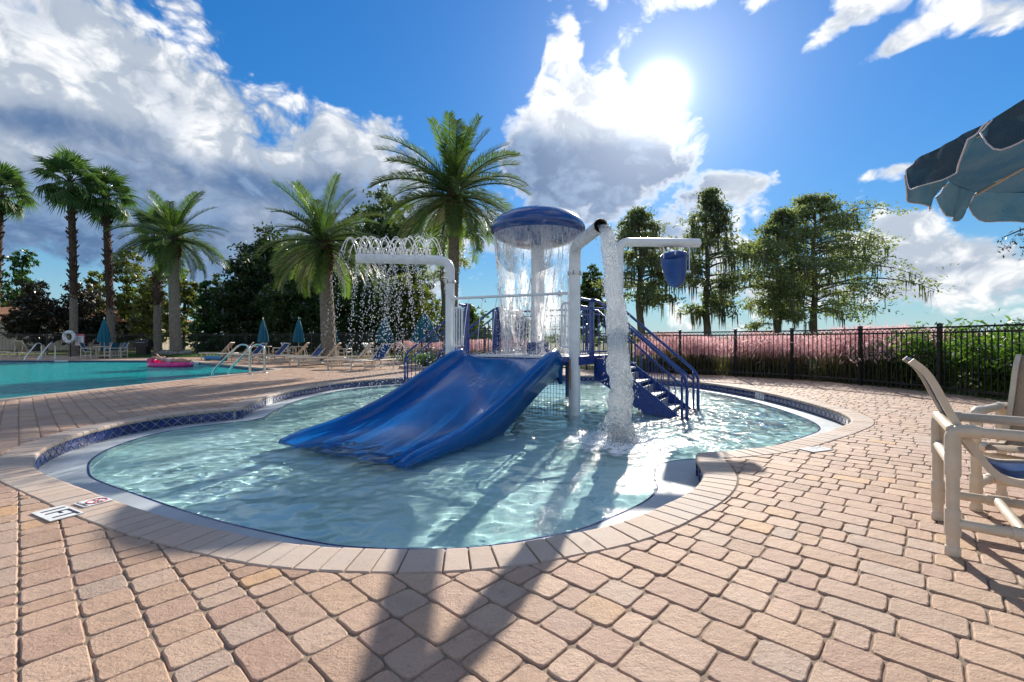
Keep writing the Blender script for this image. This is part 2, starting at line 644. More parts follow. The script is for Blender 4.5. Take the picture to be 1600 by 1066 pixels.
def droplet_material(name, dens=1.0):
    m, nb, out = new_mat(name)
    d = nb.n('ShaderNodeBsdfDiffuse')
    nb.put(d.inputs[0], (0.9, 0.93, 0.96))
    t = nb.n('ShaderNodeBsdfTranslucent')
    nb.put(t.inputs[0], (0.95, 0.97, 1.0))
    g = nb.n('ShaderNodeBsdfGlossy')
    g.inputs['Roughness'].default_value = 0.12
    a = nb.n('ShaderNodeMixShader')
    a.inputs[0].default_value = 0.6
    nb.nt.links.new(d.outputs[0], a.inputs[1])
    nb.nt.links.new(t.outputs[0], a.inputs[2])
    b = nb.n('ShaderNodeMixShader')
    b.inputs[0].default_value = 0.25
    nb.nt.links.new(a.outputs[0], b.inputs[1])
    nb.nt.links.new(g.outputs[0], b.inputs[2])
    res = b.outputs[0]
    if dens < 1.0:
        tr = nb.n('ShaderNodeBsdfTransparent')
        c = nb.n('ShaderNodeMixShader')
        c.inputs[0].default_value = dens
        nb.nt.links.new(tr.outputs[0], c.inputs[1])
        nb.nt.links.new(res, c.inputs[2])
        res = c.outputs[0]
    nb.nt.links.new(res, out.inputs[0])
    return m


M = {}
M['paver_each'] = paver_material('paver_each', True)
M['paver_joined'] = paver_material('paver_joined', False)
M['joint'] = plain('joint_sand', (0.23, 0.17, 0.12), 0.95, vary=0.3, scale=8, bump=0.4, bscale=150)
M['grout'] = plain('tile_grout', (0.35, 0.38, 0.42), 0.8, vary=0.15)
M['tile_blue'] = plain('tile_blue', (0.008, 0.026, 0.14), 0.12, vary=0.35, scale=9, coat=0.4)
M['tile_trim'] = plain('tile_trim', (0.010, 0.022, 0.13), 0.15, vary=0.3, scale=9)
M['marker_white'] = plain('marker_white', (0.72, 0.72, 0.70), 0.35, vary=0.06, scale=14, dirt=(0.5, 0.47, 0.42))
M['marker_ink'] = plain('marker_ink', (0.012, 0.014, 0.03), 0.4, vary=0.1)
M['marker_red'] = plain('marker_red', (0.45, 0.05, 0.06), 0.45, vary=0.2)
M['gutter'] = plain('gutter_plaster', (0.40, 0.44, 0.46), 0.6, spec=0.25, vary=0.12, scale=2.5, bump=0.15, bscale=90)
M['plaster'] = plain('pool_plaster', (0.68, 0.97, 0.95), 0.7, vary=0.10, scale=1.7, bump=0.2, bscale=50)
M['plaster_deep'] = plain('deep_plaster', (0.25, 0.66, 0.62), 0.7, vary=0.12, scale=0.9)
M['white_pipe'] = plain('white_pipe_paint', (0.80, 0.81, 0.81), 0.28, vary=0.05, scale=3, dirt=(0.68, 0.66, 0.62), coat=0.3)
M['rust'] = plain('rust', (0.30, 0.17, 0.08), 0.8, vary=0.4, scale=18)
M['rail_blue'] = plain('rail_blue_paint', (0.012, 0.045, 0.22), 0.30, vary=0.18, scale=7, coat=0.25)
M['dark_cap'] = plain('pipe_inside', (0.10, 0.12, 0.12), 0.6, vary=0.3)
M['fence'] = plain('fence_paint', (0.012, 0.013, 0.016), 0.4, vary=0.25, scale=5)
M['net'] = plain('net_black', (0.015, 0.017, 0.02), 0.6, vary=0.2)
M['pvc'] = plain('pvc_cream', (0.64, 0.55, 0.43), 0.38, vary=0.07, scale=9, dirt=(0.50, 0.42, 0.32))
M['chrome'] = plain('stainless_steel', (0.62, 0.62, 0.6), 0.16, 1.0, vary=0.05)
M['black_iron'] = plain('black_iron', (0.014, 0.014, 0.015), 0.5, vary=0.3)
M['teal_cloth'] = plain('teal_canvas', (0.006, 0.115, 0.175), 0.8, vary=0.2, scale=5, bump=0.2, bscale=30)


def sling_material(name, c1, c2, gloss=0.45):
    m, nb, out = new_mat(name)
    pos = world_pos(nb)
    wv = nb.noise(nb.v('MULTIPLY', pos, (260, 260, 260)), 1.0, 2, 0.5)
    col = nb.mix(nb.step(wv, 0.4, 0.6), c1, c2)
    a = pbsdf(nb, col, gloss, 0, 0.5, nb.bump(wv, 0.25, 0.002))
    t = nb.n('ShaderNodeBsdfTranslucent')
    nb.put(t.inputs[0], col)
    mx = nb.n('ShaderNodeMixShader')
    mx.inputs[0].default_value = 0.3
    nb.nt.links.new(a, mx.inputs[1])
    nb.nt.links.new(t.outputs[0], mx.inputs[2])
    nb.nt.links.new(mx.outputs[0], out.inputs[0])
    return m


M['sling_blue'] = sling_material('sling_blue', (0.006, 0.05, 0.19), (0.01, 0.075, 0.27), 0.3)
M['sling_teal'] = sling_material('sling_teal', (0.008, 0.10, 0.19), (0.012, 0.14, 0.25), 0.5)
M['sling_tan'] = sling_material('sling_tan', (0.36, 0.27, 0.19), (0.50, 0.40, 0.29), 0.5)
M['drop'] = droplet_material('water_drops')

# ================================================================== POOL OUTLINES (metres, camera at 0,0)
KIDDIE = [(-4.12, 3.9), (-4.43, 4.2), (-4.70, 4.52), (-4.95, 4.95), (-5.12, 5.45), (-5.19, 6.1), (-5.02, 6.74), (-4.72, 7.1), (-4.42, 7.36), 'corner',
          (-4.62, 8.08), (-4.86, 9.37), (-4.80, 10.8), (-4.45, 12.2), (-3.32, 13.47), (-1.8, 14.2), (0.3, 14.5), (2.5, 14.2), (4.1, 13.2), (4.98, 12.0),
          (5.32, 10.5), (5.36, 9.25), (5.24, 8.0), (5.05, 7.05), (4.81, 6.45), (4.52, 6.05), (4.14, 5.72), (3.75, 5.42), (2.75, 4.72), (2.15, 4.48), (1.80, 4.40), 'corner',
          (1.72, 4.2), (1.645, 3.9), (1.54, 3.62), (1.33, 3.31), (1.01, 2.99), (0.65, 2.70), (0.27, 2.52), (-0.05, 2.41), (-0.38, 2.355), (-0.83, 2.365), (-1.25, 2.44),
          (-1.81, 2.65), (-2.22, 2.83), (-2.71, 3.08), (-3.23, 3.37), (-3.77, 3.67)]


def catmull(a, b, c, d, t):
    return tuple(0.5 * ((2 * b[i]) + (-a[i] + c[i]) * t + (2 * a[i] - 5 * b[i] + 4 * c[i] - d[i]) * t * t + (-a[i] + 3 * b[i] - 3 * c[i] + d[i]) * t ** 3) for i in (0, 1))


def resample(P, step):
    P = np.array(P)
    Q = np.vstack([P, P[:1]])
    s = np.concatenate([[0], np.cumsum(np.linalg.norm(np.diff(Q, axis=0), axis=1))])
    n = max(8, int(round(s[-1] / step)))
    t = np.linspace(0, s[-1], n, endpoint=False)
    return np.stack([np.interp(t, s, Q[:, 0]), np.interp(t, s, Q[:, 1])], 1)


def spline_loop(raw, step):
    pts, corner = [], set()
    for p in raw:
        if p == 'corner':
            corner.add(len(pts) - 1)
        else:
            pts.append(p)
    n = len(pts)
    out = []
    for i in range(n):
        b, c = pts[i], pts[(i + 1) % n]
        a = b if i in corner else pts[i - 1]
        d = c if (i + 1) % n in corner else pts[(i + 2) % n]
        for k in range(12):
            out.append(catmull(a, b, c, d, k / 12))
    return resample(out, step)


def area2(P):
    x, y = P[:, 0], P[:, 1]
    return float(np.sum(x * np.roll(y, -1) - np.roll(x, -1) * y))


def normals_out(P, smooth=0):
    """outward unit normals of a counter-clockwise loop"""
    T = np.roll(P, -1, 0) - np.roll(P, 1, 0)
    Nn = np.stack([T[:, 1], -T[:, 0]], 1)
    Nn /= np.linalg.norm(Nn, axis=1)[:, None]
    for _ in range(smooth):
        Nn = Nn + np.roll(Nn, 1, 0) + np.roll(Nn, -1, 0)
        Nn /= np.linalg.norm(Nn, axis=1)[:, None]
    return Nn


def offset_loop(P, d, step=0.06):
    Q = P + normals_out(P) * d
    D = np.sqrt(((Q[:, None, :] - P[None, :, :]) ** 2).sum(-1)).min(1)
    return resample(Q[D > abs(d) - 0.012], step)


def inside(P, q):
    x, y = q
    X, Y = P[:, 0], P[:, 1]
    X2, Y2 = np.roll(X, -1), np.roll(Y, -1)
    c = (Y > y) != (Y2 > y)
    with np.errstate(divide='ignore', invalid='ignore'):
        xi = (X2 - X) * (y - Y) / (Y2 - Y) + X
    return bool(np.sum(c & (x < xi)) % 2)


POOL = spline_loop(KIDDIE, 0.05)
if area2(POOL) < 0:
    POOL = POOL[::-1].copy()
COPE_W = 0.23
COPE_OUT = offset_loop(POOL, COPE_W, 0.06)
LIP = offset_loop(POOL, -0.37, 0.06)                      # inner edge of the gutter
LIP_IN = offset_loop(POOL, -0.388, 0.06)
WATER_Z, GUTTER_Z, FLOOR_Z = -0.172, -0.188, -0.46

BIG = [(-9.75, 4.0), (-9.55, 8.0), (-9.25, 13.0), (-8.95, 17.3), (-18.4, 25.4), (-30, 26.2), (-44, 26.6), (-44, 4.0)]
BIG = np.array(BIG)
if area2(BIG) < 0:
    BIG = BIG[::-1].copy()
BIGP = resample(BIG, 0.25)
BIG_OUT = offset_loop(BIGP, 0.30, 0.3)
BIG_WATER_Z, BIG_FLOOR_Z = -0.12, -1.25

FENCE_RIGHT = [(2.8, 17.1), (4.2, 16.0), (5.5, 14.9), (6.75, 13.75), (7.78, 12.65), (8.50, 11.1), (8.74, 9.3), (8.68, 7.45), (8.6, 5.6), (8.5, 3.8), (8.4, 2.0)]
FENCE_BACK = [(2.8, 17.1), (0.9, 18.6), (-1.2, 20.4), (-3.4, 22.4), (-6.0, 25.0), (-9.0, 28.5), (-12.5, 32.0), (-17.0, 35.0), (-23.0, 36.5), (-30.0, 37.0), (-38.0, 37.2), (-48.0, 37.4)]
DECK = np.array([(8.9, -6), (8.7, 2.0), (8.82, 5.6), (8.9, 7.45), (8.95, 9.3), (8.7, 11.1), (7.95, 12.8), (6.9, 13.92), (5.6, 15.1), (4.3, 16.2), (2.9, 17.3), (1.0, 18.8), (-1.1, 20.6), (-3.2, 22.4), (-5.2, 24.2),
                 (-7.6, 26.2), (-12, 30), (-17, 33), (-24, 33.8), (-34, 34.2), (-48, 34.4), (-48, -6)])


def sheet(name, outer, holes, z, mats, pick=None, extra=None):
    """flat sheet with holes; pick(x, y) -> material index; extra = polylines that must be edges"""
    pts, edges = [], []
    for loop in [outer] + holes + (extra or []):
        b = len(pts)
        k = len(loop)
        pts += [Vector((float(p[0]), float(p[1]))) for p in loop]
        edges += [(b + i, b + (i + 1) % k) for i in range(k)]
    vo, eo, fo, *_ = delaunay_2d_cdt(pts, edges, [], 0, 1e-5)
    H = [np.array(h) for h in holes]
    O = np.array(outer)
    mb = MB()
    V = [(p.x, p.y, z) for p in vo]
    keep, mi = [], []
    for f in fo:
        c = (sum(vo[i].x for i in f) / len(f), sum(vo[i].y for i in f) / len(f))
        if not inside(O, c) or any(inside(h, c) for h in H):
            continue
        a, b, d = vo[f[0]], vo[f[1]], vo[f[2]]
        if (b.x - a.x) * (d.y - a.y) - (b.y - a.y) * (d.x - a.x) < 0:
            f = list(reversed(f))
        keep.append(list(f))
        mi.append(pick(*c) if pick else 0)
    mb.v, mb.f, mb.m, mb.s = V, keep, mi, [False] * len(keep)
    return mb.build(name, mats)


def ring(mb, A, za, B, zb, mat=0, smooth=False):
    """strip between two loops of the same length"""
    n = len(A)
    V = [(p[0], p[1], za) for p in A] + [(p[0], p[1], zb) for p in B]
    mb.add(V, [(i, (i + 1) % n, n + (i + 1) % n, n + i) for i in range(n)], mat, smooth)


# ------------------------------------------------------------------ ground outside the deck
def ground_material():
    m, nb, out = new_mat('meadow')
    pos = world_pos(nb)
    n1 = nb.noise(pos, 0.03, 6, 0.6)
    n2 = nb.noise(pos, 0.9, 6, 0.7)
    col = nb.mix(nb.step(n1, 0.4, 0.6), (0.16, 0.17, 0.055), (0.24, 0.22, 0.09))
    col = nb.mix(nb.step(n2, 0.35, 0.7, 0.0, 0.7), col, (0.07, 0.10, 0.03))
    nb.nt.links.new(pbsdf(nb, col, 0.95, 0, 0.1, nb.bump(n2, 0.6, 0.2)), out.inputs[0])
    return m


g = sheet('ground', [(-3500, -60), (3500, -60), (3500, 6000), (-3500, 6000)], [DECK], -0.03, [ground_material()])
tag(g, 'flat green and straw meadow reaching to the horizon', kind='structure')

# ------------------------------------------------------------------ deck bed; beyond the built pavers the material carries the same courses
CU = Vector((-math.sin(R(47.3)), math.cos(R(47.3))))       # along a course
CV = Vector((math.cos(R(47.3)), math.sin(R(47.3))))        # across the courses
CW = 0.167                                                 # course width


def far_paving():
    m, nb, out = new_mat('far_paving')
    pos = world_pos(nb)
    cb = nb.n('ShaderNodeCombineXYZ')
    nb.put(cb.inputs[0], nb.v('DOT_PRODUCT', pos, (CU.x, CU.y, 0)))
    nb.put(cb.inputs[1], nb.v('DOT_PRODUCT', pos, (CV.x, CV.y, 0)))
    br = nb.n('ShaderNodeTexBrick')
    nb.put(br.inputs['Vector'], cb.outputs[0])
    br.inputs['Scale'].default_value = 1.0
    br.inputs['Mortar Size'].default_value = 0.006
    br.inputs['Mortar Smooth'].default_value = 0.3
    br.inputs['Brick Width'].default_value = 0.19
    br.inputs['Row Height'].default_value = CW
    nb.put(br.inputs['Color1'], (0.44, 0.28, 0.185))
    nb.put(br.inputs['Color2'], (0.38, 0.25, 0.17))
    nb.put(br.inputs['Mortar'], (0.17, 0.12, 0.085))
    n1 = nb.noise(pos, 1.3, 6, 0.65)
    col = nb.mix(nb.step(n1, 0.35, 0.7, 0.0, 0.4), br.outputs[0], (0.33, 0.235, 0.175))
    nrm = nb.bump(nb.m('ADD', nb.noise(pos, 40, 4, 0.7), nb.m('MULTIPLY', br.outputs['Fac'], -1.5)), 0.5, 0.01)
    nb.nt.links.new(pbsdf(nb, col, 0.75, 0, 0.35, nrm), out.inputs[0])
    return m


NEAR = np.array([(-3.2, 0.3), (-11.0, 7.2), (-9.4, 17.6), (-7.0, 18.2), (0.0, 17.2), (9.3, 13.0), (9.3, 5.0), (3.9, 0.3)])
deck = sheet('deck', DECK, [COPE_OUT, BIG_OUT], -0.0072, [M['joint'], far_paving()], pick=lambda x, y: 0 if inside(NEAR, (x, y)) else 1, extra=[NEAR])
tag(deck, 'tan paver pool deck', kind='structure')


def clip_half(poly, p, n):
    """keep the part of a convex polygon where (q - p).n >= 0"""
    out = []
    k = len(poly)
    for i in range(k):
        a, b = poly[i], poly[(i + 1) % k]
        da, db = (a[0] - p[0]) * n[0] + (a[1] - p[1]) * n[1], (b[0] - p[0]) * n[0] + (b[1] - p[1]) * n[1]
        if da >= 0:
            out.append(a)
        if (da >= 0) != (db >= 0):
            t = da / (da - db)
            out.append((a[0] + (b[0] - a[0]) * t, a[1] + (b[1] - a[1]) * t))
    return out


def poly_area(P):
    return 0.5 * sum(P[i][0] * P[(i + 1) % len(P)][1] - P[(i + 1) % len(P)][0] * P[i][1] for i in range(len(P)))


def paver_geom(poly, fine, gap=0.0028, rr=0.027, seed=0):
    """tumbled paver: rounded corners, soft top edge; verts, faces (polygon counter-clockwise, local metres)"""
    r_ = random.Random(seed)
    k = len(poly)
    P = [Vector(p) for p in poly]
    ins = []
    for i in range(k):
        a, b, c = P[i - 1], P[i], P[(i + 1) % k]
        e1, e2 = (b - a).normalized(), (c - b).normalized()
        n1, n2 = Vector((-e1.y, e1.x)), Vector((-e2.y, e2.x))
        den = 1 + n1.dot(n2)
        ins.append(b + (n1 + n2) * (gap / max(den, 0.35)))
    ol = []
    for i in range(k):
        a, b, c = ins[i - 1], ins[i], ins[(i + 1) % k]
        ra = min(rr * r_.uniform(0.7, 1.3), (a - b).length * 0.38)
        rc = min(rr * r_.uniform(0.7, 1.3), (c - b).length * 0.38)
        q0, q2 = b + (a - b).normalized() * ra, b + (c - b).normalized() * rc
        if fine:
            ol += [q0, q0 * 0.25 + b * 0.5 + q2 * 0.25, q2]
            e = (c - b)
            if e.length > 0.09:
                nn = Vector((-e.y, e.x)).normalized()
                ol.append(b + e * r_.uniform(0.42, 0.58) + nn * r_.uniform(-0.0018, 0.0022))
        else:
            ol += [q0, q2]
    n = len(ol)
    cen = sum(ol, Vector((0, 0))) / n
    V, Fc = [], []
    tx, ty = r_.uniform(-0.012, 0.012), r_.uniform(-0.012, 0.012)
    dz = r_.uniform(-0.0018, 0.0018)
    ch = 0.0062
    for lvl, (inset, z) in enumerate(((0.0, -0.03), (0.0, -0.0062), (0.0026, -0.0020), (ch, 0.0)) if fine else ((0.0, -0.025), (0.0, -0.0055), (ch, 0.0))):
        for p in ol:
            q = p + (cen - p).normalized() * inset
            o = q - cen
            zz = z + dz + (tx * o.x + ty * o.y if lvl > 0 else 0)
            V.append((q.x, q.y, zz))
    L = 4 if fine else 3
    for l in range(L - 1):
        for j in range(n):
            j2 = (j + 1) % n
            Fc.append((l * n + j, l * n + j2, (l + 1) * n + j2, (l + 1) * n + j))
    Fc.append(tuple((L - 1) * n + j for j in range(n)))
    return V, Fc


def build_pavers():
    rp = random.Random(11)
    out_n = normals_out(COPE_OUT, 2)
    bign = normals_out(BIG_OUT, 0)
    found = []
    v0, v1 = int(-12 / CW), int(18 / CW)
    for j in range(v0, v1):
        u = -12.0 - rp.random() * 0.3
        while u < 20.0:
            L = rp.choices((0.112, 0.167, 0.24), (0.28, 0.42, 0.30))[0]
            cu, cv = u + L / 2, (j + 0.5) * CW
            c = CU * cu + CV * cv
            u0 = u
            u += L
            if c.y < 0.5 or abs(c.x) > 1.28 * c.y + 1.7 or c.y > 18.3 or not (-11 < c.x < 9.4):
                continue
            if not inside(NEAR, c) or not inside(DECK, c):
                continue
            poly = [CU * u0 + CV * (j * CW), CU * u0 + CV * ((j + 1) * CW), CU * u + CV * ((j + 1) * CW), CU * u + CV * (j * CW)]
            poly = [(p.x, p.y) for p in poly]
            if poly_area(poly) < 0:
                poly.reverse()
            cut = False
            for loop, nn in ((COPE_OUT, out_n), (BIG_OUT, bign)):
                d2 = ((loop - np.array(c)) ** 2).sum(1)
                k = int(d2.argmin())
                if d2[k] < 0.2 ** 2:
                    ks = [k] if loop is COPE_OUT else [k]
                    for kk in ks:
                        q = loop[kk] + nn[kk] * 0.004
                        if min((p[0] - q[0]) * nn[kk][0] + (p[1] - q[1]) * nn[kk][1] for p in poly) < 0:
                            cut = True
                            poly = clip_half(poly, q, nn[kk])
                            if len(poly) < 3:
                                break
                elif inside(loop, c):
                    poly = []
                if len(poly) < 3:
                    poly = []
                    break
            if len(poly) < 3:
                continue
            # drop slivers and repeated corners
            cl = []
            for p in poly:
                if not cl or math.dist(p, cl[-1]) > 0.006:
                    cl.append(p)
            if len(cl) > 2 and math.dist(cl[0], cl[-1]) < 0.006:
                cl.pop()
            if len(cl) < 3 or poly_area(cl) < 0.0012:
                continue
            found.append((c.x, c.y, cl, cut, round(L, 3)))
    # the ones that show largest in the picture become objects of their own
    def size(fd):
        x, y = fd[0], fd[1]
        if y < 1.40 or abs(x) > 1.10 * y:
            return 0.0
        return poly_area(fd[2]) / y ** 3
    found.sort(key=size, reverse=True)
    shared = {}
    theta = math.atan2(CU.y, CU.x)
    for fd in found[:300]:
        x, y, poly, cut, L = fd
        if cut:
            V, Fc = paver_geom([(p[0] - x, p[1] - y) for p in poly], True, seed=rp.random())
            mb = MB()
            mb.add(V, Fc, 0, False)
            me = mb.mesh('paver', [M['paver_each']])
            obj('paver', me, deck, (x, y, 0))
        else:
            key = (L, rp.randrange(5))
            if key not in shared:
                h, w = L / 2, CW / 2
                V, Fc = paver_geom([(-h, -w), (h, -w), (h, w), (-h, w)], True, seed=rp.random())
                mb = MB()
                mb.add(V, Fc, 0, False)
                shared[key] = mb.mesh('paver', [M['paver_each']])
            obj('paver', shared[key], deck, (x, y, rp.uniform(-0.0008, 0.0008)), theta + (math.pi if rp.random() < 0.5 else 0) + rp.uniform(-0.012, 0.012))
    mb = MB()
    tint = []
    for fd in found[300:]:
        fine = math.hypot(fd[0], fd[1]) < 4.0
        V, Fc = paver_geom(fd[2], fine, seed=rp.random())
        mb.add(V, Fc, 0, False)
        tint += [rp.random()] * len(V)
    o = mb.build('pavers', M['paver_joined'], deck)
    at = o.data.attributes.new('tint', 'FLOAT', 'POINT')
    at.data.foreach_set('value', tint)
    tag(o, kind='stuff')
    return len(found)


N_PAVERS = build_pavers()
print('pavers', N_PAVERS)

# ------------------------------------------------------------------ wading pool shell
def coping_material(name, per_object):
    m, nb, out = new_mat(name)
    pos = world_pos(nb)
    if per_object:
        rnd = nb.n('ShaderNodeObjectInfo').outputs['Random']
    else:
        at = nb.n('ShaderNodeAttribute')
        at.attribute_name = 'tint'
        rnd = at.outputs['Fac']
    col = nb.ramp(rnd, [(0.0, (0.42, 0.32, 0.25)), (0.35, (0.50, 0.38, 0.30)), (0.7, (0.47, 0.37, 0.295)), (1.0, (0.53, 0.38, 0.28))])
    n1 = nb.noise(pos, 1.1, 5, 0.6)
    col = nb.mix(nb.step(n1, 0.4, 0.65, 0.0, 0.5), col, (0.49, 0.44, 0.39))
    n2 = nb.noise(pos, 95.0, 4, 0.75)
    col = nb.mix(nb.step(n2, 0.57, 0.70, 0.0, 0.6), col, (0.20, 0.155, 0.125))
    n4 = nb.noise(pos, 9.0, 5, 0.7)
    col = nb.mix(nb.step(n4, 0.58, 0.76, 0.0, 0.45), col, (0.30, 0.225, 0.17))
    h = nb.m('ADD', nb.noise(pos, 240.0, 4, 0.7), nb.m('MULTIPLY', nb.noise(pos, 25.0, 3, 0.6), 1.2))
    nb.nt.links.new(pbsdf(nb, col, 0.75, 0, 0.25, nb.bump(h, 0.5, 0.004)), out.inputs[0])
    return m


M['coping_each'] = coping_material('coping_each', True)
M['coping_joined'] = coping_material('coping_joined', False)

pool = thing('wading_pool', 'shallow free-form wading pool with blue tile band and pale gutter', None)
tag(pool, kind='structure')
del pool['label']
pool['label'] = 'shallow free-form wading pool with blue tile band and pale gutter'


def match(A, B):
    """for every point of A the nearest of B, kept in order"""
    return np.array([B[int(((B - a) ** 2).sum(1).argmin())] for a in A])


mb = MB()
ring(mb, POOL, -0.03, POOL, -0.40, 0)
mb.build('pool_wall', [M['grout']], pool)
g = sheet('gutter', offset_loop(POOL, 0.002, 0.05), [LIP], GUTTER_Z, [M['gutter']])
for v_ in g.data.vertices:                                 # the gutter floor rises to the lip
    if ((LIP - np.array(v_.co[:2])) ** 2).sum(1).min() < 0.02 ** 2:
        v_.co.z = WATER_Z + 0.0025
g.parent = pool
mb = MB()
lip_b = match(LIP, LIP_IN)
ring(mb, LIP, WATER_Z + 0.004, lip_b, WATER_Z + 0.003, 0)
ring(mb, LIP, GUTTER_Z - 0.01, LIP, WATER_Z + 0.004, 0)
ring(mb, lip_b, WATER_Z + 0.003, lip_b, WATER_Z - 0.014, 0)
mb.build('lip_tile_trim', [M['tile_trim']], pool)
mb = MB()
ring(mb, LIP_IN, WATER_Z - 0.012, LIP_IN, FLOOR_Z, 0)
mb.build('basin_wall', [M['plaster']], pool).cycles.is_caustics_receiver = True
g = sheet('basin_floor', offset_loop(POOL, -0.40, 0.1), [], FLOOR_Z, [M['plaster']])
g.parent = pool
g.cycles.is_caustics_receiver = True
# mortar bed under the coping
mb = MB()
cm = match(POOL, COPE_OUT)
ring(mb, POOL - normals_out(POOL) * 0.0, -0.012, cm, -0.012, 0)
mb.build('coping_bed', [M['joint']], pool)


def build_coping():
    rc = random.Random(5)
    nn = normals_out(POOL, 7)
    n = len(POOL)
    seg = np.linalg.norm(np.roll(POOL, -1, 0) - POOL, axis=1)
    s = np.concatenate([[0], np.cumsum(seg)])
    per = s[-1]

    def at(t):
        t = t % per
        i = int(np.searchsorted(s, t, side='right') - 1) % n
        f = (t - s[i]) / seg[i]
        p = POOL[i] * (1 - f) + POOL[(i + 1) % n] * f
        q = nn[i] * (1 - f) + nn[(i + 1) % n] * f
        return p, q / np.linalg.norm(q)
    stones = []
    t = 0.0
    while t < per - 0.06:
        L = 0.118 if rc.random() < 0.9 else 0.19
        if t + L > per - 0.07:
            L = per - t
        stones.append((t, t + L))
        t += L
    prof = [(-0.018, -0.046), (-0.024, -0.030), (-0.022, -0.012), (-0.012, -0.002), (0.004, 0.002), (0.10, 0.003), (COPE_W - 0.006, 0.002), (COPE_W, -0.006), (COPE_W, -0.03)]
    geo = []
    for a, b in stones:
        g = rc.uniform(0.0025, 0.0045)
        (p0, n0), (p1, n1) = at(a + g), at(b - g)
        c = (p0 + p1) / 2 + (n0 + n1) / 2 * 0.11
        dz = rc.uniform(-0.0015, 0.0015)
        V, k = [], len(prof)
        for e, (p, q, o) in enumerate(((p0, n0, p1), (p0, n0, p1), (p1, n1, p0), (p1, n1, p0))):
            dirv = (o - p) / np.linalg.norm(o - p)
            for (r_, z) in prof:
                edge = e in (0, 3)
                sh = 0.0 if edge else 0.004
                w = p + q * r_ + dirv * sh
                V.append((w[0] - c[0], w[1] - c[1], z + dz - (0.0045 if edge else 0.0)))
        Fc = []
        for e in range(3):
            for i in range(k - 1):
                Fc.append((e * k + i, e * k + i + 1, (e + 1) * k + i + 1, (e + 1) * k + i))
        Fc.append(tuple(range(k)))
        Fc.append(tuple(reversed(range(3 * k, 4 * k))))
        geo.append((c, V, Fc))
    geo.sort(key=lambda gg: (abs(gg[0][0]) > 1.2 * gg[0][1], math.hypot(*gg[0])))
    far, tint = MB(), []
    for i, (c, V, Fc) in enumerate(geo):
        if i < 290:
            mb = MB()
            mb.add(V, Fc, 0, False)
            mb.build('coping_stone', M['coping_each'], pool, (c[0], c[1], 0))
        else:
            far.add([(x + c[0], y + c[1], z) for x, y, z in V], Fc, 0, False)
            tint += [rc.random()] * len(V)
    if far.v:
        o = far.build('coping_stones', M['coping_joined'], pool)
        at_ = o.data.attributes.new('tint', 'FLOAT', 'POINT')
        at_.data.foreach_set('value', tint)
        tag(o, kind='stuff')
    # tile band: a diamond tile between corner triangles, all pieces proud of the grout
    H, W = 0.135, 0.150
    tb = MB()
    zc = -0.045 - H / 2

    def piece(pts2):
        """raised tile piece: pts2 in (along, up)"""
        k = len(pts2)
        cx, cz = sum(p[0] for p in pts2) / k, sum(p[1] for p in pts2) / k
        V = [(p[0], 0.001, p[1]) for p in pts2] + [(p[0] + (cx - p[0]) * 0.06, -0.006, p[1] + (cz - p[1]) * 0.06) for p in pts2]
        Fc = [tuple(range(k, 2 * k))] + [(i, (i + 1) % k, k + (i + 1) % k, k + i) for i in range(k)]
        tb.add(V, Fc, 1)
    tb.add([(-W / 2, 0, -H / 2), (W / 2, 0, -H / 2), (W / 2, 0, H / 2), (-W / 2, 0, H / 2)], [(0, 1, 2, 3)], 0)
    e = 0.006
    w, h = W / 2 - 0.003, H / 2 - 0.003
    piece([(0, -h + e), (w - e, 0), (0, h - e), (-w + e, 0)])
    for sx in (-1, 1):
        for sz in (-1, 1):
            tri = [(sx * w, sz * h), (sx * w, sz * e), (sx * e, sz * h)]
            if sx * sz > 0:
                tri.reverse()
            piece(tri)
    tile = tb.mesh('tile', [M['grout'], M['tile_blue']])
    k = int(per / W)
    for i in range(k):
        p, q = at((i + 0.5) * per / k)
        o = obj('tile', tile, pool, (p[0] - q[0] * 0.004, p[1] - q[1] * 0.004, zc))
        o.rotation_euler = (0, 0, math.atan2(q[1], q[0]) - math.pi / 2)
    return at, per, s


POOL_AT, POOL_PER, POOL_S = build_coping()

# water of the wading pool: a rippled sheet, stirred where the falls land
STIRS = [(1.36, 5.64, 0.7, 0.02), (-1.6, 5.4, 0.9, 0.010), (0.6, 9.3, 1.2, 0.012), (-2.4, 9.3, 0.9, 0.010)]


def wave_h(x, y, amp=0.016, stirs=STIRS):
    """height of the ripples; stirred, with rings running out, where the falls land"""
    a, ex = amp, 0.0
    for (sx, sy, sr, sa) in stirs:
        dd = math.hypot(x - sx, y - sy)
        a += sa * math.exp(-(dd / sr) ** 2)
        ex += 0.40 * sa * math.sin(dd * 17.0) * math.exp(-dd / (sr * 1.3))
    h = mnoise.noise(Vector((x * 2.1, y * 2.6, 0.3))) * 0.7 + mnoise.noise(Vector((x * 5.3, y * 6.4, 5.1))) * 0.55 + mnoise.noise(Vector((x * 10.5, y * 13.5, 9.0))) * 0.42
    calm = 0.55 + 0.9 * (0.5 + mnoise.noise(Vector((x * 0.45, y * 0.45, 7.7))))
    return a * h * calm + ex


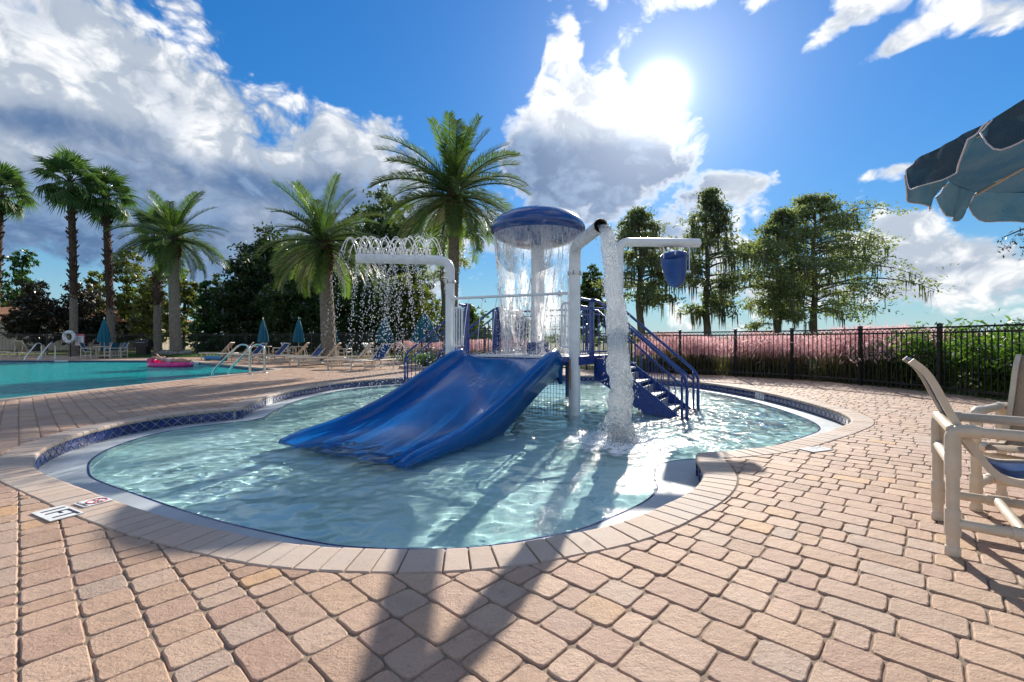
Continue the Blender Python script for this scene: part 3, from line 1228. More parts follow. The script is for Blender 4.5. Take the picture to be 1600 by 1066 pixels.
def rippled(name, outline, z, step, mats):
    x0, y0 = outline.min(0)
    x1, y1 = outline.max(0)
    nx, ny = int((x1 - x0) / step) + 2, int((y1 - y0) / step) + 2
    mb = MB()
    V = [(x0 + ix * step, y0 + iy * step, z + wave_h(x0 + ix * step, y0 + iy * step)) for iy in range(ny) for ix in range(nx)]
    Fc = []
    ins = np.zeros((ny, nx), bool)
    for iy in range(ny):
        yy = y0 + iy * step
        X, Y = outline[:, 0], outline[:, 1]
        X2, Y2 = np.roll(X, -1), np.roll(Y, -1)
        c = (Y > yy) != (Y2 > yy)
        xs = np.sort((X2[c] - X[c]) * (yy - Y[c]) / (Y2[c] - Y[c]) + X[c])
        xx = x0 + np.arange(nx) * step
        ins[iy] = (np.searchsorted(xs, xx) % 2) == 1
    for iy in range(ny - 1):
        for ix in range(nx - 1):
            if ins[iy, ix] or ins[iy, ix + 1] or ins[iy + 1, ix] or ins[iy + 1, ix + 1]:
                a = iy * nx + ix
                Fc.append((a, a + 1, a + nx + 1, a + nx))
    mb.add(V, Fc, 0, True)
    o = mb.build(name, mats)
    bm = bmesh.new()
    bm.from_mesh(o.data)
    bmesh.ops.delete(bm, geom=[v for v in bm.verts if not v.link_faces], context='VERTS')
    bm.to_mesh(o.data)
    bm.free()
    return o


M['water'] = clear_water('wading_water', (0.90, 0.985, 0.98), 0.10)
wat = rippled('water', offset_loop(POOL, -0.418, 0.06), WATER_Z, 0.034, [M['water']])
wat.cycles.is_caustics_caster = True
tag(wat, 'rippling pale turquoise water of the wading pool', kind='structure')

# ------------------------------------------------------------------ swimming pool on the left
big = thing('swimming_pool', 'large turquoise swimming pool', None)
tag(big, kind='structure')
mb = MB()
bo = match(BIGP, BIG_OUT)
ring(mb, BIGP, 0.002, bo, 0.002, 0)
ring(mb, BIGP, -0.05, BIGP, 0.002, 0)
o = mb.build('pool_edge', [M['coping_joined']], big)
mb = MB()
ring(mb, BIGP, -0.30, BIGP, -0.05, 0)
mb.build('tile_band', [M['tile_trim']], big)
mb = MB()
ring(mb, BIGP, BIG_FLOOR_Z, BIGP, -0.30, 0)
mb.build('basin_wall', [M['plaster_deep']], big)
g = sheet('basin_floor', BIG, [], BIG_FLOOR_Z, [M['plaster_deep']])
g.parent = big
M['water_deep'] = water_material('pool_water', (0.28, 0.85, 0.85), 0.10, [(1.6, 1.0, (1, 1.6, 1)), (5.0, 0.5, (1, 1.7, 1))], 0.8, 0.62, (0.004, 0.56, 0.57))
g = sheet('water', BIG, [], BIG_WATER_Z, [M['water_deep']])
tag(g, 'calm teal water of the swimming pool', kind='structure')

# ================================================================== WATER PLAYGROUND
PS = Vector((-0.1, 8.2, 0.0))
PRZ = math.atan2(-0.51, 0.86)
PU, PV = Vector((math.cos(PRZ), math.sin(PRZ), 0)), Vector((-math.sin(PRZ), math.cos(PRZ), 0))


def pw(x, y, z):
    return PS + PU * x + PV * y + Vector((0, 0, z))


def slide_material():
    m, nb, out = new_mat('slide_fibreglass')
    pos = world_pos(nb)
    n1 = nb.noise(pos, 2.2, 5, 0.6)
    n2 = nb.noise(nb.v('MULTIPLY', pos, (1, 1, 0.4)), 22.0, 5, 0.65)
    col = nb.mix(nb.step(n1, 0.3, 0.7), (0.002, 0.090, 0.31), (0.003, 0.110, 0.37))
    col = nb.mix(nb.step(n2, 0.58, 0.78, 0.0, 0.10), col, (0.01, 0.16, 0.45))
    rr = nb.step(n2, 0.3, 0.8, 0.08, 0.26)
    nb.nt.links.new(pbsdf(nb, col, rr, 0, 0.32, nb.bump(n2, 0.12, 0.01), Coat_Weight=0.12, Coat_Roughness=0.05), out.inputs[0])
    return m


M['slide'] = slide_material()
M['tread'] = plain('tread_grey', (0.30, 0.31, 0.33), 0.6, vary=0.15, scale=12)

play = thing('play_structure', 'blue water slide platform with stairs standing in the wading pool', 'playground', PS, PRZ)

# --- slide: one lofted fibreglass shell
YS = [0.12, 0.02, -0.10, -0.30, -0.60, -0.90, -1.20, -1.50, -1.80, -2.10, -2.40, -2.70, -3.00, -3.30, -3.52, -3.66]
TOP = np.interp([-y for y in YS], [-0.12, -0.02, 0.10, 0.3, 0.6, 1.2, 1.8, 2.4, 3.0, 3.4, 3.66], [0.80, 0.95, 0.975, 0.895, 0.78, 0.53, 0.277, 0.090, -0.020, -0.055, -0.13])
FLO = np.interp([-y for y in YS], [-0.12, 0.05, 0.2, 0.6, 1.2, 1.8, 2.4, 3.0, 3.66], [0.775, 0.775, 0.735, 0.53, 0.265, 0.045, -0.10, -0.165, -0.188])
TOP, FLO = list(TOP), list(FLO)
for k in range(2):
    FLO = [FLO[0]] + [(FLO[i - 1] + 2 * FLO[i] + FLO[i + 1]) / 4 for i in range(1, len(FLO) - 1)] + [FLO[-1]]
    TOP = [TOP[0]] + [(TOP[i - 1] + 4 * TOP[i] + TOP[i + 1]) / 6 for i in range(1, len(TOP) - 1)] + [TOP[-1]]
slide = bpy.data.objects.new('slide', None)
COL.objects.link(slide)
slide.parent = play
mb = MB()
V = []
NX = 9
for y, f in zip(YS, FLO):
    for i in range(NX):
        x = -0.90 + 1.80 * i / (NX - 1)
        V.append((x, y, f + 0.05 * (abs(x) / 0.90) ** 6))
Fc = [(r * NX + i, (r + 1) * NX + i, (r + 1) * NX + i + 1, r * NX + i + 1) for r in range(len(YS) - 1) for i in range(NX - 1)]
mb.add(V, Fc, 0, True)
# underside of the shell
V2 = [(x, y, z - 0.05) for x, y, z in V]
mb.add(V2, [tuple(reversed(f)) for f in Fc], 0, True)
mb.add([V[(len(YS) - 1) * NX + i] for i in range(NX)] + [V2[(len(YS) - 1) * NX + i] for i in range(NX)], [(i, NX + i, NX + i + 1, i + 1) for i in range(NX - 1)], 0)
mb.add([V[i] for i in range(NX)] + [V2[i] for i in range(NX)], [(i, i + 1, NX + i + 1, NX + i) for i in range(NX - 1)], 0)
mb.build('chute', [M['slide']], slide)
for sx in (-1, 1):
    mb = MB()
    V = []
    for y, t, f in zip(YS, TOP, FLO):
        hgt = max(0.03, t - f)
        r_ = min(0.045, hgt * 0.5)
        lo_ = max(t - 0.46, -0.225)
        sec = [(1.040, lo_), (1.055, t - 0.07), (1.048, t - 0.025), (1.020, t + 0.004), (0.965, t + 0.006), (0.930, t - 0.02), (0.912, f + hgt * 0.45), (0.895, f + 0.05), (0.885, f + 0.0), (0.90, f - 0.05), (0.98, lo_)]
        for x, z in sec:
            V.append((sx * x, y, z))
    k = 11
    Fc = []
    for r in range(len(YS) - 1):
        for i in range(k):
            i2 = (i + 1) % k
            q = (r * k + i, r * k + i2, (r + 1) * k + i2, (r + 1) * k + i)
            Fc.append(q if sx < 0 else tuple(reversed(q)))
    mb.add(V, Fc, 0, True)
    e = list(range(k))
    mb.add(V[:k], [tuple(e if sx > 0 else reversed(e))], 0)
    mb.add(V[-k:], [tuple(e if sx < 0 else reversed(e))], 0)
    mb.build('side_wall', [M['slide']], slide)
# flange at the head of the slide
mb = MB()
mb.box((0, 0.10, 0.80), (1.86, 0.06, 0.03))
mb.build('entry_lip', [M['white_pipe']], slide)

# --- platform
mb = MB()
mb.box((0, 1.48, 0.765), (2.60, 2.6, 0.05))
pf = mb.build('platform', [M['tread']], play)
mb = MB()
for (a, b) in (((-1.32, 0.18, 0.74), (1.32, 0.18, 0.74)), ((-1.32, 2.8, 0.74), (1.32, 2.8, 0.74)), ((-1.32, 0.15, 0.74), (-1.32, 2.83, 0.74)), ((1.32, 0.15, 0.74), (1.32, 2.83, 0.74))):
    mb.bar(a, b, 0.05, 0.14)
mb.build('fascia', [M['rail_blue']], pf)
for x in (-1.25, 0.0, 1.25):
    for y in (0.3, 2.7):
        mb = MB()
        mb.tube([(x, y, FLOOR_Z), (x, y, 0.70)], 0.045, 10)
        mb.build('support_post', [M['rail_blue']], pf)


def railing(a, b, h0, h1, n, name='railing'):
    """panel between two feet a and b: rails plus upright bars, each bar a piece"""
    a, b = Vector(a), Vector(b)
    mb = MB()
    mb.tube([a + Vector((0, 0, h1)), b + Vector((0, 0, h1))], 0.024, 8)
    mb.tube([a + Vector((0, 0, h1 - 0.13)), b + Vector((0, 0, h1 - 0.13))], 0.016, 8)
    mb.tube([a + Vector((0, 0, h0)), b + Vector((0, 0, h0))], 0.016, 8)
    r_ = mb.build(name, [M['rail_blue']], play)
    d = b - a
    for i in range(1, n):
        p = a + d * (i / n)
        mb = MB()
        hh = Vector((0, 0, h1 - 0.13)) - Vector((0, 0, h0))
        mb.tube([p + Vector((0, 0, h0)), p + Vector((0, 0, h1 - 0.13))], 0.008, 6, caps=False)
        mb.build('baluster', [M['rail_blue']], r_)
    return r_


Z0 = 0.79
railing((1.30, 0.32, Z0), (1.30, 0.84, Z0), 0.06, 1.02, 5)
railing((-1.30, 0.32, Z0), (-1.30, 0.56, Z0), 0.06, 1.02, 3)
railing((-1.30, 1.80, Z0), (-1.30, 2.78, Z0), 0.06, 1.02, 9)
railing((1.30, 2.10, Z0), (1.30, 2.78, Z0), 0.06, 1.02, 7)
railing((-1.30, 2.80, Z0), (1.30, 2.80, Z0), 0.06, 1.02, 22)
for x, y in ((1.30, 0.84), (1.30, 2.08), (-1.30, 0.58), (-1.30, 1.78), (-1.30, 2.8), (1.30, 2.8)):
    mb = MB()
    mb.bar((x, y, 0.70), (x, y, 1.84), 0.075, 0.075)
    mb.box((x, y, 1.845), (0.085, 0.085, 0.012))
    mb.build('corner_post', [M['rail_blue']], play)
# perforated side panel of the back-left corner
mb = MB()
mb.box((-1.30, 1.62, 1.28), (0.03, 0.16, 0.95))
mb.build('side_panel', [M['rail_blue']], play)


def stairs(name, sx, x_top, x_foot, y0, y1, zr_foot, ntread):
    """flight from the platform edge down to the pool floor, along sx * x"""
    st = bpy.data.objects.new(name, None)
    COL.objects.link(st)
    st.parent = play
    run = x_foot - x_top
    zt, zb = 0.76, -0.42
    for y in (y0 + 0.04, y1 - 0.04):
        mb = MB()
        pts = [(x_top, zt), (x_top + 0.22, zt), (x_foot, zb + 0.16), (x_foot, zb), (x_foot - 0.32, zb), (x_top, zt - 0.34)]
        V = [(sx * x, y - 0.02, z) for x, z in pts] + [(sx * x, y + 0.02, z) for x, z in pts]
        k = len(pts)
        mb.add(V, [tuple(range(k)), tuple(reversed(range(k, 2 * k)))] + [(i, k + i, k + (i + 1) % k, (i + 1) % k) for i in range(k)], 0)
        mb.build('stringer', [M['rail_blue']], st)
        # pale nosing strip on the upper edge
        mb = MB()
        mb.bar((sx * (x_top + 0.22), y, zt + 0.012), (sx * x_foot, y, zb + 0.172), 0.05, 0.02)
        mb.build('stringer_flange', [M['rail_blue']], st)
    for i in range(ntread):
        f = (i + 0.8) / (ntread + 0.2)
        x = x_top + 0.12 + (run - 0.10) * f
        z = zt - (zt - zb) * f - 0.02
        mb = MB()
        mb.box((sx * x, (y0 + y1) / 2, z), (0.25, y1 - y0 - 0.1, 0.04))
        mb.box((sx * (x - 0.11), (y0 + y1) / 2, z + 0.085), (0.012, y1 - y0 - 0.1, 0.13))
        t = mb.build('tread', [M['tread']], st)
    for y in (y0, y1):
        mb = MB()
        top = [(sx * (x_top - 0.0), y, 1.82), (sx * (x_top + 0.10), y, 1.80), (sx * (x_foot - 0.04), y, zr_foot + 0.02), (sx * (x_foot + 0.03), y, zr_foot - 0.12), (sx * (x_foot + 0.03), y, FLOOR_Z)]
        mb.tube(rounded(top, 0.10), 0.026, 8)
        low = [(sx * x_top, y, 1.64), (sx * (x_top + 0.08), y, 1.63), (sx * (x_foot - 0.06), y, zr_foot - 0.17)]
        mb.tube(low, 0.018, 8)
        mb.tube([(sx * (x_foot - 0.05), y, zr_foot - 0.02), (sx * (x_foot - 0.05), y, FLOOR_Z)], 0.020, 8)
        hr = mb.build('handrail', [M['rail_blue']], st)
        n = 14
        for i in range(1, n):
            f = i / n
            x = x_top + (run - 0.05) * f
            zt2 = 1.63 + (zr_foot - 0.17 - 1.63) * max(0, (x - x_top - 0.08)) / (run - 0.14)
            zb2 = max(-0.40, zt - (zt - zb - 0.16) * max(0.0, x - x_top - 0.22) / (run - 0.22))
            mb = MB()
            mb.tube([(sx * x, y, zb2), (sx * x, y, zt2)], 0.008, 6, caps=False)
            mb.build('baluster', [M['rail_blue']], hr) if False else None
            o = mb.build('baluster', [M['rail_blue']], st)
    return st


stairs('stairs', 1, 1.32, 2.90, 0.88, 2.03, 0.52, 5)
stairs('stairs', -1, 1.32, 3.02, 0.60, 1.75, 0.80, 5)

# black net closing the space below the platform
mb = MB()
nx, nz = 17, 14
x0, x1, z0, z1 = 0.18, 1.14, -0.36, 0.62
for i in range(nx):
    x = x0 + (x1 - x0) * i / (nx - 1)
    mb.bar((x, 0.20, z0), (x, 0.20, z1), 0.0045, 0.0045)
for i in range(nz):
    z = z0 + (z1 - z0) * i / (nz - 1)
    mb.bar((x0, 0.204, z), (x1, 0.204, z), 0.0045, 0.0045)
net = mb.build('net', [M['net']], play)
tag(net, kind='stuff')
mb = MB()
mb.tube([(x0, 0.2, z0), (x1, 0.2, z0), (x1, 0.2, z1), (x0, 0.2, z1)], 0.013, 6, closed=True)
mb.build('net_frame', [M['net']], play)

# --- white guards at both sides of the slide entry
for sx in (-1, 1):
    mb = MB()
    x0, x1 = sx * 0.99, sx * 1.19
    if sx < 0:
        x0, x1 = -1.36, -1.16
    lo, hi = 0.98, 1.74
    mb.tube(rounded([(x0, 0.22, lo), (x0, 0.22, hi), (x1, 0.22, hi), (x1, 0.22, lo), (x0, 0.22, lo)], 0.07), 0.022, 8)
    gd = mb.build('guard', [M['white_pipe']], play)
    for i in (1, 2):
        mb = MB()
        x = x0 + (x1 - x0) * i / 3
        mb.tube([(x, 0.22, lo), (x, 0.22, hi)], 0.014, 6)
        mb.build('guard_bar', [M['white_pipe']], gd)


def collar(mb, p, r, h=0.022, mat=1, axis='z'):
    mb.lathe([(r * 0.9, -h), (r * 1.28, -h), (r * 1.30, -h * 0.5), (r * 1.30, -0.002), (r * 1.22, -0.002), (r * 1.22, 0.002), (r * 1.30, 0.002), (r * 1.30, h * 0.5), (r * 1.28, h), (r * 0.9, h)], 18, p, mat)


def flange_bolts(root, p, r):
    for i in range(6):
        a = 2 * math.pi * i / 6 + 0.2
        mb = MB()
        c = Vector(p) + Vector((math.cos(a) * r * 1.22, math.sin(a) * r * 1.22, 0))
        mb.lathe([(0.001, -0.034), (0.011, -0.034), (0.011, 0.034), (0.001, 0.034)], 6, c, 0, False)
        mb.build('bolt', [M['rust']], root)


# --- spray pole with the arched jets (left of the slide)
PR = 0.093
root = thing('spray_pole', 'white bent pipe left of the slide with arching water jets on its arm', 'spray pole', (-1.26, 9.25, 0))
mb = MB()
mb.tube([(0, 0, FLOOR_Z), (0, 0, 2.28)], PR, 20)
mb.build('pole', [M['white_pipe']], root)
mb = MB()
mb.tube(rounded([(0, 0, 2.28), (0, 0, 2.72), (-1.83, -0.22, 2.72)], 0.30, 10), PR, 20)
ar = mb.build('arm', [M['white_pipe']], root)
for i in range(15):
    for k in (-1, 1):
        mb = MB()
        f = 0.10 + 0.86 * i / 14
        c = Vector((-1.83 * (0.22 + 0.76 * i / 14), -0.22 * (0.22 + 0.76 * i / 14) + 0.03 * k, 2.72 + PR * 0.93))
        mb.lathe([(0.001, -0.01), (0.012, -0.01), (0.008, 0.012), (0.001, 0.012)], 6, c, 0)
        mb.build('nozzle', [M['chrome']], ar)
mb = MB()
collar(mb, (0, 0, 2.28), PR, 0.02, 0)
cl = mb.build('collar', [M['white_pipe']], root)
flange_bolts(root, (0, 0, 2.28), PR)

# --- pole with the open pipe that pours the water column (right of the slide)
root = thing('water_cannon', 'white bent pipe right of the slide pouring a thick water column', 'spray pole', (1.065, 7.73, 0))
mb = MB()
mb.tube([(0, 0, FLOOR_Z), (0, 0, 2.23)], PR * 1.02, 22)
mb.build('pole', [M['white_pipe']], root)
mb = MB()
arm = rounded([(0, 0, 2.23), (0, 0, 2.68), (0.15, -1.50, 2.66)], 0.26, 8)
mb.tube(arm, PR * 1.02, 22, caps=False)
mb.tube([Vector(p) for p in ((0.147, -1.46, 2.66), (0.15, -1.503, 2.66))], PR * 1.10, 22, caps=False)
mb.build('arm', [M['white_pipe']], root)
mb = MB()
mb.tube([(0.11, -1.1, 2.665), (0.15, -1.50, 2.66)], PR * 0.9, 18, 0, caps=False)
mb.f = [list(reversed(f)) for f in mb.f]
mb.lathe([(0.0005, 0), (PR * 0.9, 0.0)], 18, (0.11, -1.1, 2.665), 0, False, Matrix.Rotation(R(90), 3, 'X'))
mb.build('pipe_mouth', [M['dark_cap']], root)
mb = MB()
collar(mb, (0, 0, 2.23), PR, 0.022, 0)
mb.build('collar', [M['white_pipe']], root)
flange_bolts(root, (0, 0, 2.23), PR)
mb = MB()
mb.box((-0.088, -0.045, 0.60), (0.03, 0.03, 0.36))
mb.box((-0.082, -0.055, 0.42), (0.025, 0.02, 0.30))
mb.build('rust_streak', [M['rust']], root)
mb = MB()
mb.tube([(-0.30, 0.03, 0.74), (-0.02, 0.0, 0.74)], 0.045, 10)
mb.build('bracket', [M['rail_blue']], root)

# --- thin spray bar across the head of the slide
root = thing('spray_bar', 'thin white pipe spanning the slide entry between the two bent poles', 'pipe', (-1.26, 9.25, 0))
a, b = Vector((0.08, -0.06, 1.94)), Vector((2.325 - 0.09, -1.52 + 0.07, 1.90))
mb = MB()
mb.tube([a, b], 0.026, 10)
mb.build('bar', [M['white_pipe']], root)
for f in (0.0, 0.935):
    mb = MB()
    mb.ball(a.lerp(b, f), 0.055, 12, 8)
    mb.build('ball_joint', [M['white_pipe']], root)

# --- bucket pole
root = thing('bucket_pole', 'white bent pipe with a horizontal arm carrying the hanging bucket', 'spray pole', (2.28, 9.7, 0))
mb = MB()
mb.tube([(0, 0, FLOOR_Z), (0, 0, 2.7)], PR, 20)
mb.build('pole', [M['white_pipe']], root)
mb = MB()
mb.tube(rounded([(0, 0, 2.7), (0, 0, 3.19), (1.72, 0.02, 3.17)], 0.22, 8), PR, 20)
mb.tube([(1.70, 0.02, 3.17), (1.745, 0.02, 3.17)], [PR, PR * 0.6], 20)
mb.build('arm', [M['white_pipe']], root)

bk = thing('tipping_bucket', 'blue tipping bucket hanging on white rods below the horizontal arm', 'bucket', (3.50, 9.70, 2.56))
rot = Matrix.Rotation(R(-14), 3, 'Y') @ Matrix.Rotation(R(24), 3, 'X')
prof = [(0.001, -0.36), (0.07, -0.345), (0.13, -0.29), (0.175, -0.20), (0.205, -0.08), (0.225, 0.06), (0.238, 0.20), (0.245, 0.33), (0.252, 0.335), (0.228, 0.325), (0.215, 0.18), (0.19, -0.05), (0.14, -0.22), (0.06, -0.30), (0.001, -0.31)]
mb = MB()
mb.lathe([(r_ * 1.1, z_ * 1.04) for r_, z_ in prof], 22, (-0.03, 0, 0.02), 0, True, rot)
for a in range(0, 360, 30):
    pass
mb.build('bucket', [plain('bucket_blue', (0.018, 0.075, 0.30), 0.35, vary=0.15, scale=5)], bk)
for x in (-0.27, 0.28):
    mb = MB()
    mb.tube([(x, 0, 0.58), (x, 0, -0.02)], 0.013, 8)
    mb.build('hanger_rod', [M['white_pipe']], bk)
    mb = MB()
    mb.tube([(x - 0.03 * (1 if x > 0 else -1) * -1, 0, -0.005), (x * 0.66, 0, -0.005)], 0.022, 8)
    mb.build('pivot', [M['white_pipe']], bk)
mb = MB()
mb.tube([(-0.02, 0, 0.60), (-0.02, 0, 0.36)], 0.018, 8)
mb.build('filler_pipe', [M['white_pipe']], bk)

# --- mushroom
MC = Vector((0.575, 10.15, 0))
root = thing('mushroom_fountain', 'blue mushroom cap on a white column with water curtain falling', 'fountain', (MC.x, MC.y, 0.79))
mb = MB()
mb.tube([(0, 0, 0), (0, 0, 2.72)], 0.146, 22)
mb.build('column', [M['white_pipe']], root)
mb = MB()
mb.box((0, 0, 0.13), (0.36, 0.36, 0.26), 0, Matrix.Rotation(PRZ, 3, 'Z'))
mb.build('base_box', [M['rail_blue']], root)
CAP_R, CAP_Z = 1.05, 2.66


def cap_material():
    m, nb, out = new_mat('mushroom_blue')
    pos = world_pos(nb)
    n1 = nb.noise(pos, 3.0, 5, 0.6)
    col = nb.mix(nb.step(n1, 0.3, 0.7), (0.010, 0.045, 0.20), (0.014, 0.065, 0.26))
    nb.nt.links.new(pbsdf(nb, col, 0.22, 0, 0.5, nb.bump(nb.noise(pos, 14, 3, 0.5), 0.06, 0.02), Coat_Weight=0.6, Coat_Roughness=0.06), out.inputs[0])
    return m


M['cap'] = cap_material()
mb = MB()
prof = [(0.14, CAP_Z - 0.26), (0.45, CAP_Z - 0.25), (0.72, CAP_Z - 0.18), (0.90, CAP_Z - 0.08), (1.01, CAP_Z + 0.02), (CAP_R, CAP_Z + 0.09), (1.045, CAP_Z + 0.15), (1.0, CAP_Z + 0.24), (0.90, CAP_Z + 0.34), (0.75, CAP_Z + 0.43), (0.51, CAP_Z + 0.505), (0.23, CAP_Z + 0.545), (0.001, CAP_Z + 0.55)]
mb.lathe(prof, 48, (0, 0, 0), 0, True)
mb.build('cap', [M['cap']], root)

# ================================================================== FENCES
def fence_ground(P):
    return [Vector((x, y, -0.02)) for x, y in P]


def fence(name, label, P, H, individual, spacing):
    root = thing(name, label, 'fence', (P[0][0], P[0][1], 0))
    o0 = Vector((P[0][0], P[0][1], 0))
    pts = [Vector((x, y, 0)) - o0 for x, y in P]
    pk = MB()
    pk.box((0, 0, 0), (0.016, 0.016, H - 0.10))
    pmesh = pk.mesh('picket', [M['fence']])
    rg = MB()
    rg.tube([(math.cos(a) * 0.034, 0, math.sin(a) * 0.034) for a in [2 * math.pi * i / 10 for i in range(10)]], 0.006, 4, closed=True)
    rmesh = rg.mesh('ring', [M['fence']])
    post = MB()
    post.box((0, 0, (H + 0.06) / 2 - 0.02), (0.066, 0.066, H + 0.06))
    post.box((0, 0, H + 0.047), (0.085, 0.085, 0.02))
    post.lathe([(0.055, H + 0.057), (0.001, H + 0.075)], 4, (0, 0, 0), 0, False)
    pm = post.mesh('post', [M['fence']])
    joined = MB()
    for i, p in enumerate(pts):
        obj('post', pm, root, p)
        if i == len(pts) - 1:
            break
        q = pts[i + 1]
        d = (q - p)
        L = d.length
        rz = math.atan2(d.y, d.x)
        segs = max(1, int(round(L / 2.4)))
        for z in (H - 0.02, H - 0.125, 0.14):
            mb = MB()
            mb.bar(p + Vector((0, 0, z)), q + Vector((0, 0, z)), 0.028, 0.034)
            mb.build('rail', [M['fence']], root)
        for s in range(1, segs):
            obj('post', pm, root, p + d * (s / segs))
        n = int(L / spacing)
        for k in range(1, n):
            c = p + d * (k / n)
            if individual:
                o = obj('picket', pmesh, root, c + Vector((0, 0, (H - 0.10) / 2 + 0.03)), rz)
                if k < n - 0:
                    c2 = p + d * ((k + 0.5) / n)
                    obj('ring', rmesh, root, c2 + Vector((0, 0, H - 0.072)), rz)
            else:
                joined.box(c + Vector((0, 0, (H - 0.10) / 2 + 0.03)), (0.016, 0.016, H - 0.10), 0, Matrix.Rotation(rz, 3, 'Z'))
    if joined.v:
        tag(joined.build('pickets', [M['fence']], root), kind='stuff')
    return root


fence('metal_fence', 'black metal picket fence with ring top curving past the pink grass', FENCE_RIGHT, 1.38, True, 0.112)
fence('metal_fence', 'long black picket fence far behind the sun loungers and swimming pool', FENCE_BACK, 1.66, False, 0.115)


# ================================================================== PVC CHAIRS AND LOUNGERS
def fitting(mb, a, b, r, mat=0):
    """short thicker sleeve of a pipe joint between two points"""
    mb.tube([a, a.lerp(b, 0.06), a.lerp(b, 0.94), b], [r * 0.94, r, r, r * 0.94], 12, mat)


def make_chair(sling):
    """armchair of plastic pipe, x forward, origin on the floor between the rear legs"""
    t = thing('pool_chair', 'x', 'chair')
    r, rf = 0.0265, 0.0325
    W, D, H = 0.29, 0.50, 0.63
    V3 = lambda x, y, z: Vector((x, y, z))
    for x in (0.0, D):
        for s in (-1, 1):
            mb = MB()
            y = s * W
            mb.tube([(x, y, 0), (x, y, H - 0.02)], r, 14)
            fitting(mb, V3(x, y, 0.0), V3(x, y, 0.045), rf * 0.98)
            fitting(mb, V3(x, y, 0.10), V3(x, y, 0.235), rf)
            if x == 0.0:
                fitting(mb, V3(x, y, 0.40), V3(x, y, 0.52), rf)
            mb.build('leg', [M['pvc']], t)
    for s in (-1, 1):
        mb = MB()
        y = s * W
        mb.tube(rounded([(0, y, H - 0.10), (0, y, H), (D, y, H), (D, y, H - 0.10)], 0.045, 6), r, 14)
        mb.tube(rounded([(0, y, H - 0.11), (0, y, H), (0.10, y, H)], 0.045, 6), rf, 14)
        mb.tube(rounded([(D, y, H - 0.11), (D, y, H), (D - 0.10, y, H)], 0.045, 6), rf, 14)
        mb.build('armrest', [M['pvc']], t)
        mb = MB()
        mb.tube([(0, y, 0.165), (D, y, 0.165)], r * 0.96, 12)
        fitting(mb, V3(0.205, y, 0.165), V3(0.295, y, 0.165), rf)
        mb.build('side_stretcher', [M['pvc']], t)
    mb = MB()
    mb.tube([(0, -W, H), (0, W, H)], r, 14)
    mb.build('rear_top_bar', [M['pvc']], t)
    mb = MB()
    mb.tube([(0, -W, 0.455), (0, W, 0.455)], r * 0.9, 12)
    mb.build('rear_stretcher', [M['pvc']], t)
    mb = MB()
    mb.tube([(0.25, -W, 0.165), (0.25, W, 0.165)], r * 0.9, 12)
    mb.build('cross_stretcher', [M['pvc']], t)
    mb = MB()
    mb.tube([(D, -W, 0.36), (D, W, 0.36)], r * 0.9, 12)
    mb.build('front_bar', [M['pvc']], t)
    # sling frame: two bent side rails, seat then back
    side = rounded([(0.60, 0, 0.415), (0.56, 0, 0.44), (0.17, 0, 0.385), (0.015, 0, 0.66), (-0.085, 0, 0.91), (-0.155, 0, 0.975)], 0.10, 5)
    for s in (-1, 1):
        mb = MB()
        k = len(side)
        P = []
        for i, p in enumerate(side):
            a = side[max(0, i - 1)]
            b = side[min(k - 1, i + 1)]
            tt = (b - a).normalized()
            nn = Vector((-tt.z, 0, tt.x))
            for dy, dn in ((-0.014, -0.0165), (0.014, -0.0165), (0.014, 0.0165), (-0.014, 0.0165)):
                P.append(p + Vector((0, s * (W - 0.052) + dy, 0)) + nn * dn)
        Fc = [(i * 4 + j, i * 4 + (j + 1) % 4, (i + 1) * 4 + (j + 1) % 4, (i + 1) * 4 + j) for i in range(k - 1) for j in range(4)]
        Fc += [(3, 2, 1, 0), tuple((k - 1) * 4 + j for j in range(4))]
        mb.add(P, Fc, 0)
        mb.lathe([(0.012, -0.004), (0.012, 0.004), (0.001, 0.005)], 10, (0.03, s * (W - 0.03), 0.63), 0, True, Matrix.Rotation(R(90) * (1 if s < 0 else -1), 3, 'X'))
        mb.build('sling_rail', [M['pvc']], t)
    mb = MB()
    k = len(side)
    nw = 7
    P = []
    for th in (0.002, -0.002):
        for i, p in enumerate(side):
            a, b = side[max(0, i - 1)], side[min(k - 1, i + 1)]
            tt = (b - a).normalized()
            nn = Vector((-tt.z, 0, tt.x))
            for j in range(nw):
                f = j / (nw - 1) * 2 - 1
                sag = -0.016 * (1 - f * f)
                P.append(p + Vector((0, f * (W - 0.066), 0)) + nn * (-(0.0) + sag * (-1 if False else 1) + th))
    Fc = []
    for i in range(k - 1):
        for j in range(nw - 1):
            q = (i * nw + j, i * nw + j + 1, (i + 1) * nw + j + 1, (i + 1) * nw + j)
            Fc.append(q)
            Fc.append(tuple(reversed([x + k * nw for x in q])))
    mb.add(P, Fc, 0, True)
    mb.build('sling', [sling], t)
    return t


